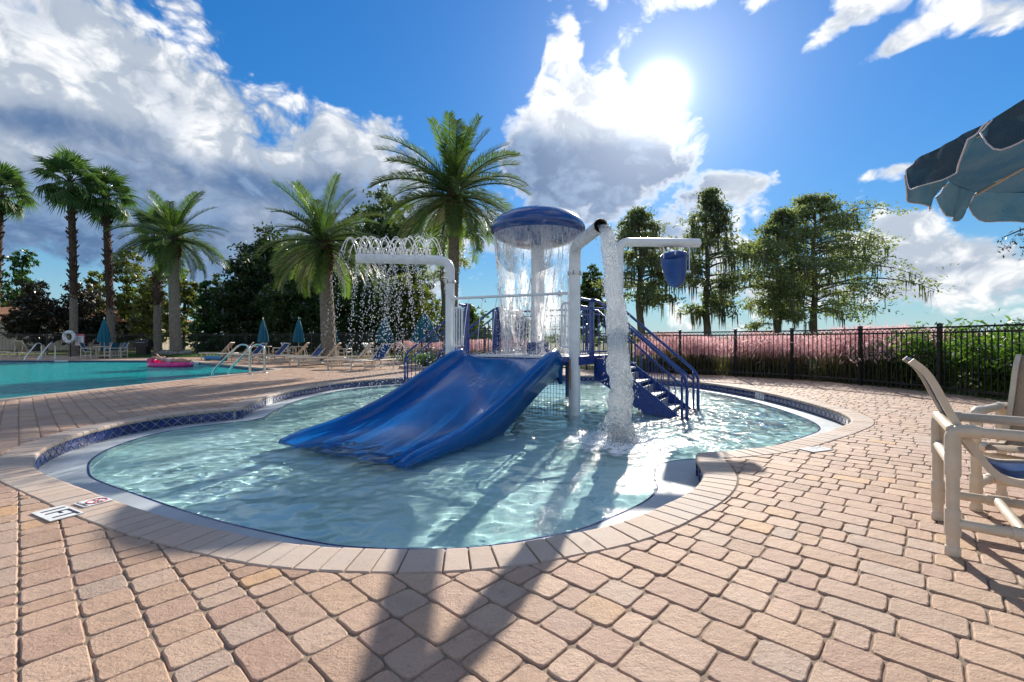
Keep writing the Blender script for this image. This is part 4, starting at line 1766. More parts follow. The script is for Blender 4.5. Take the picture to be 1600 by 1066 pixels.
def make_lounger(sling, angle):
    """reclining pool lounger of plastic pipe; x runs from the feet to the head, origin under the hip joint"""
    t = thing('sun_lounger', 'x', 'sun lounger')
    r = 0.027
    W, zs = 0.31, 0.36
    mb = MB()
    for s in (-1, 1):
        mb.tube([(-1.20, s * W, zs), (0.70, s * W, zs)], r, 8)
    for x in (-1.20, 0.70):
        mb.tube([(x, -W, zs), (x, W, zs)], r, 8)
    mb.build('frame', [M['pvc']], t)
    for x in (-1.05, 0.55):
        for s in (-1, 1):
            mb = MB()
            mb.tube([(x, s * W, 0), (x, s * W, zs)], r, 8)
            mb.tube([(x, s * W, zs - 0.07), (x, s * W, zs + 0.02)], r * 1.25, 8)
            mb.build('leg', [M['pvc']], t)
    mb = MB()
    for s in (-1, 1):
        mb.tube([(-1.05, s * W, 0.13), (0.55, s * W, 0.13)], r * 0.9, 8)
    mb.tube([(-0.25, -W, 0.13), (-0.25, W, 0.13)], r * 0.9, 8)
    mb.build('stretcher', [M['pvc']], t)
    ca, sa = math.cos(R(angle)), math.sin(R(angle))
    Lb = 0.78
    mb = MB()
    for s in (-1, 1):
        mb.tube([(0.0, s * (W - 0.05), zs + 0.03), (Lb * ca, s * (W - 0.05), zs + 0.03 + Lb * sa)], r * 0.85, 8)
    mb.tube([(Lb * ca, -W + 0.05, zs + 0.03 + Lb * sa), (Lb * ca, W - 0.05, zs + 0.03 + Lb * sa)], r * 0.9, 8)
    bf = mb.build('backrest_frame', [M['pvc']], t)
    mb = MB()
    for s in (-1, 1):
        mb.tube([(0.52 * ca, s * (W - 0.09), zs + 0.52 * sa), (0.52 * ca + 0.10, s * (W - 0.09), zs)], r * 0.6, 6)
    mb.build('prop', [M['pvc']], bf)
    w2 = W - 0.06

    def slab(p, q, th):
        p, q = Vector(p), Vector(q)
        d = (q - p).normalized()
        n_ = Vector((-d.z, 0, d.x))
        P, Fc = [], []
        nn = 6
        for top in (1, -1):
            for i in range(nn + 1):
                f = i / nn
                c = p.lerp(q, f) + n_ * (-0.02 * math.sin(math.pi * f) + th * top)
                P += [c + Vector((0, -w2, 0)), c + Vector((0, w2, 0))]
        k = 2 * (nn + 1)
        for i in range(nn):
            a = 2 * i
            Fc += [(a, a + 2, a + 3, a + 1), (k + a, k + a + 1, k + a + 3, k + a + 2), (a, k + a, k + a + 2, a + 2), (a + 1, a + 3, k + a + 3, k + a + 1)]
        m_ = MB()
        m_.add(P, Fc, 0, False)
        return m_
    slab((-1.18, 0, zs + 0.02), (0.02, 0, zs + 0.02), 0.007).build('seat_sling', [sling], t)
    m2 = slab((0.02, 0, zs + 0.035), (Lb * ca, 0, zs + 0.035 + Lb * sa), 0.006)
    bs = m2.build('back_sling', [sling, M['sling_tan']], t)
    for i, pl in enumerate(bs.data.polygons):
        if pl.normal.z < -0.1:
            pl.material_index = 1
    return t


def drop_proto(p):
    """remove a prototype and its parts"""
    for ch in list(p.children):
        drop_proto(ch)
    bpy.data.objects.remove(p)


# the two chairs by the parasol
c1 = make_chair(M['sling_blue'])
fwd = math.atan2(-0.61, 0.79)
c1['label'] = 'cream plastic pipe armchair with bright blue sling in the right foreground'
c1['group'] = 'chairs below the blue parasol'
c1.location = ((2.21 + 2.59) / 2, (2.28 + 2.77) / 2, 0)
c1.rotation_euler = (0, 0, fwd)
ct = make_chair(M['sling_tan'])
ct['label'] = 'cream plastic pipe armchair with tan sling cut off by the right edge'
ct['group'] = 'chairs below the blue parasol'
f2 = Vector((-0.86, -0.50))
fr = Vector((2.96, 2.90)) - f2 * 0.5            # rear leg on the far side
wd = Vector((f2.y, -f2.x)) * -1
cpos = fr + Vector((0.50, -0.86)) * 0.29
ct.location = (cpos.x, cpos.y, 0)
ct.rotation_euler = (0, 0, math.atan2(f2.y, f2.x))

# ------------------------------------------------------------------ furniture round the swimming pool
LB = make_lounger(M['sling_blue'], 46)
LT = make_lounger(M['sling_tan'], 50)
LF = make_lounger(M['sling_teal'], 62)
G_L = 'sun loungers beside the swimming pool'
for p in (LB, LT, LF):
    p['group'] = G_L


def px_at(px, depth):
    return ((px - 800) / F * depth, depth, 0.0)


LOUNGERS = [
    (LT, 349, 27.0, 8, 'cream sun lounger nearest the grass bed at the end of the row'),
    (LT, 380, 26.0, 25, 'sun lounger with tan back raised behind the curved pool ladder'),
    (LB, 398, 24.6, 62, 'blue sun lounger right of the pool ladder with low back'),
    (LB, 433, 23.0, 56, 'blue sun lounger next to the red towel'),
    (LT, 464, 22.0, 14, 'tan sun lounger between the red towel and the palm trunk'),
    (LB, 492, 21.0, 60, 'blue sun lounger in front of the thick palm trunk'),
    (LT, 512, 19.6, 12, 'tan sun lounger with high back just left of the water drops'),
    (LT, 560, 17.6, 10, 'front tan sun lounger seen through the falling water drops'),
    (LB, 590, 17.4, 66, 'blue sun lounger closest to the slide rail'),
    (LT, 565, 21.5, 40, 'tan sun lounger behind the water drops beside a closed parasol'),
]
used = set()
for proto, px, dep, rz, lab in LOUNGERS:
    loc = px_at(px, dep)
    if id(proto) in used:
        place_copy(proto, lab, loc, R(rz))
    else:
        used.add(id(proto))
        proto['label'] = lab
        proto.location = loc
        proto.rotation_euler = (0, 0, R(rz))
LF['label'] = 'teal sun lounger with upright back at the far left beside the pool'
LF.location = px_at(37, 28.5)
LF.rotation_euler = (0, 0, R(-88))

# towel on a lounger
mb = MB()
for i in range(9):
    pass
nx, ny = 10, 6
V = []
for i in range(nx + 1):
    for j in range(ny + 1):
        x, y = -0.35 + 0.7 * i / nx, -0.28 + 0.56 * j / ny
        V.append((x, y, 0.03 + 0.05 * mnoise.noise(Vector((x * 6, y * 6, 1.0))) + 0.02 * math.sin(9 * x)))
mb.add(V, [(i * (ny + 1) + j, (i + 1) * (ny + 1) + j, (i + 1) * (ny + 1) + j + 1, i * (ny + 1) + j + 1) for i in range(nx) for j in range(ny)], 0, True)
tw = mb.build('towel', [plain('towel_red', (0.42, 0.06, 0.045), 0.9, vary=0.3, scale=12)])
tag(tw, 'crumpled red towel lying on a blue sun lounger', 'towel')
p = px_at(430, 23.0)
tw.location = (p[0] - 0.25, p[1] - 0.35, 0.40)


# closed parasols over small tables
def make_closed_parasol(wide):
    t = thing('closed_parasol', 'x', 'parasol')
    mb = MB()
    mb.tube([(0, 0, 0.02), (0, 0, 2.52)], 0.022, 8)
    mb.build('pole', [M['pvc']], t)
    mb = MB()
    n = 32
    prof = [(0.03, 2.46), (0.085, 2.34), (0.15, 2.05), (0.21, 1.70), (0.26, 1.35), (0.285, 1.08), (0.29, 1.00)]
    V = []
    for r, z in prof:
        for j in range(n):
            a = 2 * math.pi * j / n
            fold = 1 + (0.22 * math.cos(8 * a) + 0.06 * math.cos(3 * a + z)) * min(1, (2.5 - z) / 0.8)
            V.append((r * wide * fold * math.cos(a), r * wide * fold * math.sin(a), z + (0.03 * math.cos(8 * a) if z < 1.1 else 0)))
    Fc = [(i * n + j, (i + 1) * n + j, (i + 1) * n + (j + 1) % n, i * n + (j + 1) % n) for i in range(len(prof) - 1) for j in range(n)]
    mb.add(V, Fc, 0, True)
    mb.build('canopy', [M['teal_cloth']], t)
    mb = MB()
    mb.lathe([(0.001, 2.60), (0.03, 2.58), (0.035, 2.52), (0.02, 2.45)], 10)
    mb.build('finial', [M['marker_white']], t)
    mb = MB()
    mb.lathe([(0.001, 0.10), (0.05, 0.10), (0.24, 0.05), (0.25, 0.0)], 20)
    mb.build('base', [M['black_iron']], t)
    return t


def make_table():
    t = thing('pool_table', 'x', 'table')
    t.name = 'patio_table'
    mb = MB()
    mb.lathe([(0.04, 0.70), (0.50, 0.70), (0.52, 0.715), (0.52, 0.735), (0.50, 0.745), (0.04, 0.745)], 28)
    mb.build('table_top', [M['pvc']], t)
    for i in range(4):
        a = math.pi / 4 + i * math.pi / 2
        mb = MB()
        mb.tube([(0.36 * math.cos(a), 0.36 * math.sin(a), 0), (0.36 * math.cos(a), 0.36 * math.sin(a), 0.71)], 0.026, 8)
        mb.build('leg', [M['pvc']], t)
    mb = MB()
    mb.tube([(0.36 * math.cos(a), 0.36 * math.sin(a), 0.16) for a in [math.pi / 4 + i * math.pi / 2 for i in range(4)]], 0.022, 6, closed=True)
    mb.build('stretcher', [M['pvc']], t)
    return t


CP, CPW, TB = make_closed_parasol(1.0), make_closed_parasol(1.45), make_table()
for p_ in (CP, CPW):
    p_['group'] = 'closed teal parasols round the swimming pool'
TB['group'] = 'small tables below the closed parasols'
CHT = make_chair(M['sling_teal'])
CHT['group'] = 'armchairs at the parasol tables'
first = {'t': True, 'n': True, 'w': True, 'c': True}
SETS = [
    (163, 29.0, 'n', 'closed teal parasol far left before the dark trees', 'small table with armchairs below the far left parasol', [(200, 0.78), (-20, 0.82), (70, 0.85), (130, 0.9)], 'at the table of the far left parasol'),
    (411, 29.5, 'n', 'closed teal parasol behind the loungers left of the palm, first of two', 'small table below the parasol behind the curved ladder', [(30, 0.8)], 'behind the loungers by the first parasol'),
    (467, 28.5, 'n', 'closed teal parasol just left of the thick palm trunk', 'small table below the parasol left of the palm trunk', [(160, 0.8)], 'left of the palm trunk below a parasol'),
    (519, 26.5, 'n', 'closed teal parasol half hidden by the thick palm trunk', 'small table right behind the palm trunk', [(-10, 0.8)], 'right behind the thick palm trunk'),
    (601, 26.0, 'w', 'closed teal parasol seen through the falling drops', 'small table seen through the falling drops', [(10, 0.8), (170, 0.8)], 'at the table behind the falling drops'),
    (664, 24.0, 'w', 'wide closed teal parasol beside the slide stairs rail', 'small table behind the slide stairs rail', [(190, 0.8), (-10, 0.8), (90, 0.8)], 'behind the slide stairs rail'),
]
WHERE = ['one side', 'the other side', 'the back', 'the fence side']
for px, dep, kind, lab, tlab, seats, clab in SETS:
    x, y, z = px_at(px, dep)
    proto = CP if kind == 'n' else CPW
    if first[kind]:
        first[kind] = False
        proto['label'] = lab
        proto.location = (x, y, 0)
        if kind == 'w' and px > 650:
            proto.scale = (1, 1, 1)
    else:
        place_copy(proto, lab, (x, y, 0), rng.random() * 3, (1.45, 1.45, 1.02) if px > 650 else 1.0)
    if first['t']:
        first['t'] = False
        TB['label'] = tlab
        TB.location = (x, y, 0)
    else:
        place_copy(TB, tlab, (x, y, 0), rng.random())
    for i, (a, rad) in enumerate(seats):
        pos = (x + math.cos(R(a)) * (rad + 0.28), y + math.sin(R(a)) * (rad + 0.28), 0)
        l2 = 'teal armchair %s%s' % (clab, '' if len(seats) == 1 else ', %s of the table' % WHERE[i])
        l2 = l2.replace('at the table of the far left parasol, ', 'below the far left parasol, ').replace('at the table behind the falling drops, ', 'behind the falling drops, ')
        if first['c']:
            first['c'] = False
            CHT['label'] = l2
            CHT.location = pos
            CHT.rotation_euler = (0, 0, R(a + 180))
        else:
            place_copy(CHT, l2, pos, R(a + 180))

# low side table at the far left edge
t = thing('side_table', 'low cream side table at the far left edge of the deck', 'table', px_at(-2, 28.0))
mb = MB()
mb.box((0, 0, 0.40), (0.9, 0.5, 0.04))
mb.build('table_top', [M['pvc']], t)
for sx in (-0.38, 0.38):
    for sy in (-0.2, 0.2):
        mb = MB()
        mb.tube([(sx, sy, 0), (sx, sy, 0.38)], 0.03, 8)
        mb.build('leg', [M['pvc']], t)


# ------------------------------------------------------------------ pool ladders
def ladder(label, loc, rz, drop=0.9, steps=True, tall=0.86):
    t = thing('pool_ladder', label, 'ladder', loc, rz, 'steel ladders of the swimming pool')
    for s in (-1, 1):
        mb = MB()
        path = [(0.38, s * 0.26, 0.0), (0.38, s * 0.26, tall - 0.1), (0.30, s * 0.26, tall), (0.14, s * 0.26, tall), (-0.42, s * 0.26, 0.16), (-0.50, s * 0.26, -0.10), (-0.50, s * 0.26, -drop)]
        mb.tube(rounded(path, 0.13, 5), 0.024, 10)
        mb.lathe([(0.024, 0.03), (0.055, 0.012), (0.06, 0.0)], 12, (0.38, s * 0.26, 0))
        mb.build('handrail', [M['chrome']], t)
    for z in (-0.25, -0.55):
        mb = MB()
        mb.box((-0.50, 0, z), (0.08, 0.5, 0.025))
        mb.build('step', [M['chrome']], t)
    return t


def rail_pair(label, loc, rz):
    t = thing('pool_handrail', label, 'handrail', loc, rz, 'steel handrails at the far pool edge')
    return t


lad = ladder('curved steel pool ladder on the near corner of the swimming pool', (-9.05, 15.2, 0), R(-4))
lad.scale = (1.5, 1.5, 1.12)
ladder('steel pool ladder at the far edge of the swimming pool', (-27.7, 26.75, 0), R(80), tall=0.95).scale = (1.0, 1.9, 1.0)

# ------------------------------------------------------------------ life ring on its post, sign, grill, rolled cover
t = thing('life_ring', 'white life ring hanging on a post by the fence', 'life ring', px_at(108, 31.0))
mb = MB()
mb.tube([(0.34 * math.cos(a), 0.0, 1.36 + 0.34 * math.sin(a)) for a in [2 * math.pi * i / 28 for i in range(28)]], 0.105, 10, closed=True)
mb.build('ring', [plain('ring_white', (0.72, 0.72, 0.74), 0.45, vary=0.05)], t)
for i in range(4):
    a = math.pi / 4 + i * math.pi / 2
    mb = MB()
    c = Vector((0.34 * math.cos(a), 0, 1.36 + 0.34 * math.sin(a)))
    tg = Vector((-math.sin(a), 0, math.cos(a)))
    mb.tube([c - tg * 0.04, c + tg * 0.04], 0.112, 10, caps=False)
    mb.build('strap', [plain('ring_strap', (0.45, 0.47, 0.52), 0.6)], t)
mb = MB()
mb.tube([(0.0, 0.10, 0), (0.0, 0.10, 1.75)], 0.04, 8)
mb.build('post', [M['black_iron']], t)
mb = MB()
mb.tube([(0.1 - 0.75 * math.sin(math.pi * i / 16) * (1 if i < 20 else 1), -0.02, 1.05 - 0.62 * math.sin(math.pi * i / 16) ** 0.7 + 0.1 * i / 16) for i in range(17)], 0.014, 6)
mb.build('rope', [plain('rope_white', (0.55, 0.52, 0.45), 0.9)], t)

sg = thing('rules_sign', 'small white notice board with red border by the life ring', 'sign', px_at(124.5, 31.2))
mb = MB()
mb.box((0, 0, 1.15), (0.66, 0.02, 0.80))
mb.build('board', [plain('sign_red', (0.55, 0.16, 0.20), 0.5)], sg)
mb = MB()
mb.box((0, -0.014, 1.11), (0.56, 0.008, 0.62))
pn = mb.build('panel', [M['marker_white']], sg)
for i in range(5):
    mb = MB()
    mb.box((-0.02 if i % 2 else 0.0, -0.020, 1.34 - i * 0.105), (0.44 - 0.07 * (i % 3), 0.003, 0.03))
    mb.build('text_line', [plain('sign_ink', (0.10, 0.10, 0.25), 0.6)], pn)
mb = MB()
mb.box((0, 0.03, 0.55), (0.06, 0.03, 1.1))
mb.build('post', [M['black_iron']], sg)

gr = thing('barbecue_grill', 'black barbecue grill standing before the fence', 'grill', px_at(224, 31.5))
mb = MB()
mb.box((0, 0, 0.80), (1.05, 0.5, 0.24))
mb.build('firebox', [M['black_iron']], gr)
mb = MB()
mb.tube([(-0.5, 0, 0.94), (0.5, 0, 0.94)], 0.24, 14)
lidm = mb.build('lid', [M['black_iron']], gr)
mb = MB()
mb.tube([(-0.3, -0.27, 0.98), (0.3, -0.27, 0.98)], 0.015, 6)
mb.build('handle', [M['chrome']], lidm)
mb = MB()
mb.box((0, 0, 0.34), (0.7, 0.4, 0.68))
mb.build('pedestal', [M['black_iron']], gr)

cv = thing('foam_roll', 'blue foam mat rolled up on the far pool edge', 'mat', (-16.6, 25.4, 0.13), R(-32))
mb = MB()
mb.tube([(-0.95, 0, 0), (0.95, 0, 0)], 0.12, 14)
mb.build('roll', [plain('foam_blue', (0.04, 0.22, 0.42), 0.7, vary=0.12)], cv)
mb = MB()
mb.tube([(0.95, 0, 0), (1.16, 0, 0)], 0.125, 14)
mb.build('end_cap', [M['black_iron']], cv)

# ================================================================== VEGETATION
def quads_mesh(name, V, mats, mat_idx=None, smooth=False):
    """V: (n, 4, 3) array of free-standing quads"""
    n = len(V)
    me = bpy.data.meshes.new(name)
    me.vertices.add(n * 4)
    me.vertices.foreach_set('co', np.ascontiguousarray(V, dtype=np.float32).reshape(-1))
    me.loops.add(n * 4)
    me.loops.foreach_set('vertex_index', np.arange(n * 4, dtype=np.int32))
    me.polygons.add(n)
    me.polygons.foreach_set('loop_start', np.arange(0, n * 4, 4, dtype=np.int32))
    for m_ in mats:
        me.materials.append(m_)
    if mat_idx is not None:
        me.polygons.foreach_set('material_index', np.asarray(mat_idx, dtype=np.int32))
    me.update(calc_edges=True)
    me.validate()
    return me


def leaf_quads(C, L, Wd, rs, up=0.3, hang=0.0):
    """rhombic leaves at centres C; hang > 0 turns their long axis downwards"""
    n = len(C)
    a = rs.normal(size=(n, 3))
    a[:, 2] = a[:, 2] * (1 - hang) - hang * 1.6
    a /= np.linalg.norm(a, axis=1)[:, None]
    b = rs.normal(size=(n, 3))
    b[:, 2] *= (1 - up)
    b -= a * (a * b).sum(1)[:, None]
    b /= np.linalg.norm(b, axis=1)[:, None]
    l = (L * rs.uniform(0.6, 1.4, n))[:, None]
    w = (Wd * rs.uniform(0.6, 1.4, n))[:, None]
    return np.stack([C - a * l * 0.5, C - b * w * 0.5 + a * l * 0.05, C + a * l * 0.5, C + b * w * 0.5 + a * l * 0.05], 1)


LEAF = {
    'dark': leafy('leaf_dark', (0.026, 0.050, 0.020), (0.066, 0.105, 0.034), 0.45),
    'mid': leafy('leaf_mid', (0.034, 0.066, 0.020), (0.085, 0.13, 0.034), 0.45),
    'light': leafy('leaf_light', (0.07, 0.10, 0.028), (0.17, 0.19, 0.055), 0.5),
    'bright': leafy('leaf_bright', (0.02, 0.075, 0.022), (0.06, 0.16, 0.045), 0.5),
    'plum': leafy('leaf_plum', (0.026, 0.022, 0.020), (0.065, 0.058, 0.034), 0.35),
    'cypress': leafy('leaf_cypress', (0.12, 0.155, 0.09), (0.22, 0.26, 0.14), 0.6, scale=0.4),
    'moss': leafy('spanish_moss', (0.07, 0.085, 0.065), (0.13, 0.14, 0.105), 0.45),
    'palm': leafy('leaf_palm', (0.050, 0.105, 0.030), (0.115, 0.18, 0.045), 0.5, 0.2, 0.5, 0.4),
    'fan': leafy('leaf_fan', (0.045, 0.105, 0.035), (0.10, 0.18, 0.06), 0.45, 0.2, 0.5, 0.4),
    'shrub': leafy('leaf_shrub', (0.050, 0.12, 0.022), (0.14, 0.25, 0.045), 0.5, scale=1.5),
    'blade': leafy('grass_blade', (0.07, 0.085, 0.035), (0.17, 0.16, 0.07), 0.5, scale=2.0),
    'pink': leafy('pink_plume', (0.56, 0.34, 0.34), (0.80, 0.58, 0.56), 0.55, 0.02, 1.2, 0.5, (1.1, 1.0, 1.05)),
    'lawn': leafy('lawn_blade', (0.035, 0.09, 0.015), (0.08, 0.16, 0.03), 0.4, scale=2.0),
}


def bark(name, c, s=8.0, stretch=0.25):
    m, nb, out = new_mat(name)
    pos = obj_coord(nb)
    n1 = nb.noise(nb.v('MULTIPLY', pos, (1, 1, stretch)), s, 6, 0.7)
    col = nb.mix(nb.step(n1, 0.3, 0.7), tuple(x * 0.5 for x in c), tuple(x * 1.35 for x in c))
    nb.nt.links.new(pbsdf(nb, col, 0.9, 0, 0.2, nb.bump(n1, 0.9, 0.05)), out.inputs[0])
    return m


M['bark'] = bark('bark_brown', (0.075, 0.058, 0.045))
M['bark_grey'] = bark('bark_grey', (0.14, 0.12, 0.10))
M['palm_trunk'] = bark('palm_trunk_bark', (0.24, 0.205, 0.165), 14.0, 1.0)
M['palm_boot'] = bark('palm_boot_bark', (0.10, 0.062, 0.045), 14.0, 1.0)


def trunk_tube(mb, path, r0, r1, n=8, wob=0.0):
    k = len(path)
    mb.tube(path, [r0 + (r1 - r0) * i / (k - 1) for i in range(k)], n)


def ellipsoid_points(n, e, rs, shell=0.45):
    """points in an ellipsoid, denser towards its outside, broken into clumps"""
    cx, cy, cz, rx, ry, rz = e
    d = rs.normal(size=(n, 3))
    d /= np.linalg.norm(d, axis=1)[:, None]
    r = rs.uniform(0, 1, n) ** shell
    return np.array([cx, cy, cz]) + d * r[:, None] * np.array([rx, ry, rz])


def broadleaf(name, label, cat, loc, ells, n, leaf, mat, seed, trunk=(0.18, 0.06), group=None, clump=0.55, hang=0.0, barkm='bark'):
    """tree: tapered trunk with limbs, crown of leaf clumps with gaps"""
    rs = np.random.RandomState(seed)
    t = thing(name, label, cat, loc, 0, group)
    vol = np.array([e[3] * e[4] * e[5] for e in ells]) ** 0.8
    vol /= vol.sum()
    nc = max(30, n // 26)
    C = np.concatenate([ellipsoid_points(max(3, int(nc * v)), e, rs, 0.40) for e, v in zip(ells, vol)])
    rad = np.mean([min(e[3], e[5]) for e in ells])
    per = n // len(C) + 1
    P = np.repeat(C, per, 0)
    off = rs.normal(size=P.shape) * clump * rad * 0.26
    off[:, 2] *= 0.7
    P = P + off
    P[:, 2] = np.maximum(P[:, 2], 0.05)
    Q = leaf_quads(P, leaf, leaf * 0.55, rs, 0.3, hang)
    mb = MB()
    base = Vector((0, 0, -0.05))
    top_e = max(ells, key=lambda e: e[2])
    top = Vector((top_e[0], top_e[1], top_e[2] + top_e[5] * 0.5))
    midp = base.lerp(top, 0.5) + Vector((rs.uniform(-0.2, 0.2), rs.uniform(-0.2, 0.2), 0))
    path = bez(base, midp, top, 8)
    trunk_tube(mb, path, trunk[0], trunk[1], 8)
    for e in ells:
        for k in range(3):
            tip = Vector(ellipsoid_points(1, e, rs, 0.3)[0])
            i = rs.randint(2, 7)
            s = path[i]
            trunk_tube(mb, bez(s, s.lerp(tip, 0.5) + Vector((0, 0, 0.3)), tip, 5), trunk[1] * 0.9, 0.015, 5)
    mb.build('trunk', [M[barkm]], t)
    obj('crown', quads_mesh('crown', Q, [LEAF[mat]]), t)
    return t


def tree_px(name, label, px, top_y, hw, D, n, leaf, mat, seed, shape='round', group='trees behind the far fence', bottom=0.1, **kw):
    """tree placed at depth D so that it stands at azimuth px with its top at top_y"""
    x = (px - 800) / F * D
    H = CAM_H + (533 - top_y) / F * D
    w = hw / F * D
    r_ = random.Random(seed)
    if shape == 'cone':
        ells = [(0, 0, H * (0.12 + 0.22 * k), w * (1 - 0.21 * k), w * (1 - 0.21 * k), H * 0.17) for k in range(4)] + [(0, 0, H * 0.93, w * 0.14, w * 0.14, H * 0.08)]
    elif shape == 'column':
        ells = [(r_.uniform(-0.15, 0.15) * w, 0, H * (0.15 + 0.19 * k), w * (0.9 if k < 3 else 0.62), w * 0.8, H * 0.15) for k in range(5)]
    else:
        ells = [(0, 0, H * 0.40, w * 0.9, w * 0.8, H * 0.36), (r_.uniform(-0.2, 0.2) * w, 0, H * 0.76, w * 0.55, w * 0.55, H * 0.235)]
        for k in range(4):
            a = r_.uniform(0, 6.28)
            ells.append((math.cos(a) * w * 0.55, math.sin(a) * w * 0.5, H * r_.uniform(0.3, 0.72), w * 0.42, w * 0.4, H * 0.17))
    return broadleaf(name, label, 'tree', (x, D, -0.03), ells, n, leaf, mat, seed, group=group, **kw)


GT = 'trees behind the far fence'
TREES = [
    ('broadleaf_tree', 'blue-green young tree cut by the left edge of the picture', 2, 440, 24, 52, 2500, 0.42, 'mid', 1, 'round'),
    ('broadleaf_tree', 'bright green twin-topped tree above the dark plum tree at far left', 33, 398, 24, 47, 3200, 0.40, 'bright', 2, 'column'),
    ('plum_tree', 'dark purple-leaved tree left of the tallest fan palm', 60, 436, 44, 37, 6000, 0.30, 'plum', 3, 'round'),
    ('plum_tree', 'dark purple-leaved tree right behind the tallest fan palm trunk', 130, 440, 42, 39, 5500, 0.30, 'plum', 4, 'round'),
    ('broadleaf_tree', 'pale green tree between the two tall fan palms', 158, 428, 24, 46, 2600, 0.36, 'light', 5, 'column'),
    ('broadleaf_tree', 'tall pale green tree with pointed top behind the second fan palm', 200, 392, 28, 44, 4200, 0.34, 'light', 6, 'column'),
    ('broadleaf_tree', 'wide olive green tree behind the third fan palm', 238, 412, 42, 42, 6000, 0.32, 'light', 7, 'round'),
    ('broadleaf_tree', 'olive green tree behind the date palm by the lawn', 287, 420, 32, 43, 4200, 0.32, 'light', 8, 'round'),
    ('cedar_tree', 'dark green cone-shaped cedar right of the lawn palm', 322, 435, 28, 38, 5000, 0.26, 'bright', 9, 'cone'),
    ('oak_tree', 'dark oak at the left end of the dense tree belt', 385, 398, 46, 33, 9000, 0.26, 'dark', 10, 'round'),
    ('oak_tree', 'tall dark oak left behind the middle date palm', 436, 352, 56, 37, 11000, 0.28, 'dark', 11, 'round'),
    ('oak_tree', 'dark green oak right behind the middle date palm', 505, 345, 52, 38, 10000, 0.28, 'mid', 12, 'round'),
    ('oak_tree', 'shady low oak behind the closed parasols', 470, 430, 56, 31, 8000, 0.24, 'dark', 13, 'round'),
    ('cypress_tree', 'tall green cypress behind the arching water jets', 590, 288, 44, 38, 9000, 0.30, 'mid', 14, 'round'),
    ('cypress_tree', 'green cypress left of the tallest date palm crown', 640, 318, 40, 41, 7000, 0.30, 'mid', 15, 'round'),
    ('oak_tree', 'dark low oak behind the falling water drops', 560, 425, 62, 31, 9000, 0.24, 'dark', 16, 'round'),
    ('oak_tree', 'yellow-green low tree behind the falling drops', 648, 430, 52, 30, 7500, 0.24, 'light', 17, 'round'),
    ('oak_tree', 'dark oak filling the gap between the cedar and the dense tree belt', 352, 428, 30, 36, 5000, 0.26, 'dark', 21, 'round'),
    ('oak_tree', 'tall mid-green oak between the middle palm and the arching jets', 548, 338, 44, 40, 8000, 0.28, 'mid', 22, 'round'),
    ('oak_tree', 'broad dark oak below the tallest palm crown', 612, 352, 46, 39, 8000, 0.28, 'dark', 23, 'round'),
    ('oak_tree', 'low bushy tree behind the slide stairs on the left', 730, 474, 30, 34, 3500, 0.26, 'mid', 18, 'round'),
    ('oak_tree', 'low bushy tree behind the mushroom column', 812, 486, 40, 40, 3000, 0.28, 'mid', 19, 'round'),
    ('oak_tree', 'dark green bush-like tree just right of the white poles', 925, 412, 26, 34, 4200, 0.26, 'mid', 20, 'round'),
]
for nm, lab, px, ty, hw, D, n, leaf, mt, sd, sh in TREES:
    k_ = 1.30 if px < 345 else 1.5
    dense = 1.0 if px < 345 else 1.5
    tree_px(nm, lab, px, ty - (6 if px > 345 and px < 700 else 0), hw * (1.0 if px < 345 else 1.15), D * k_, int(n * dense), leaf * k_, mt, sd + 40, sh)


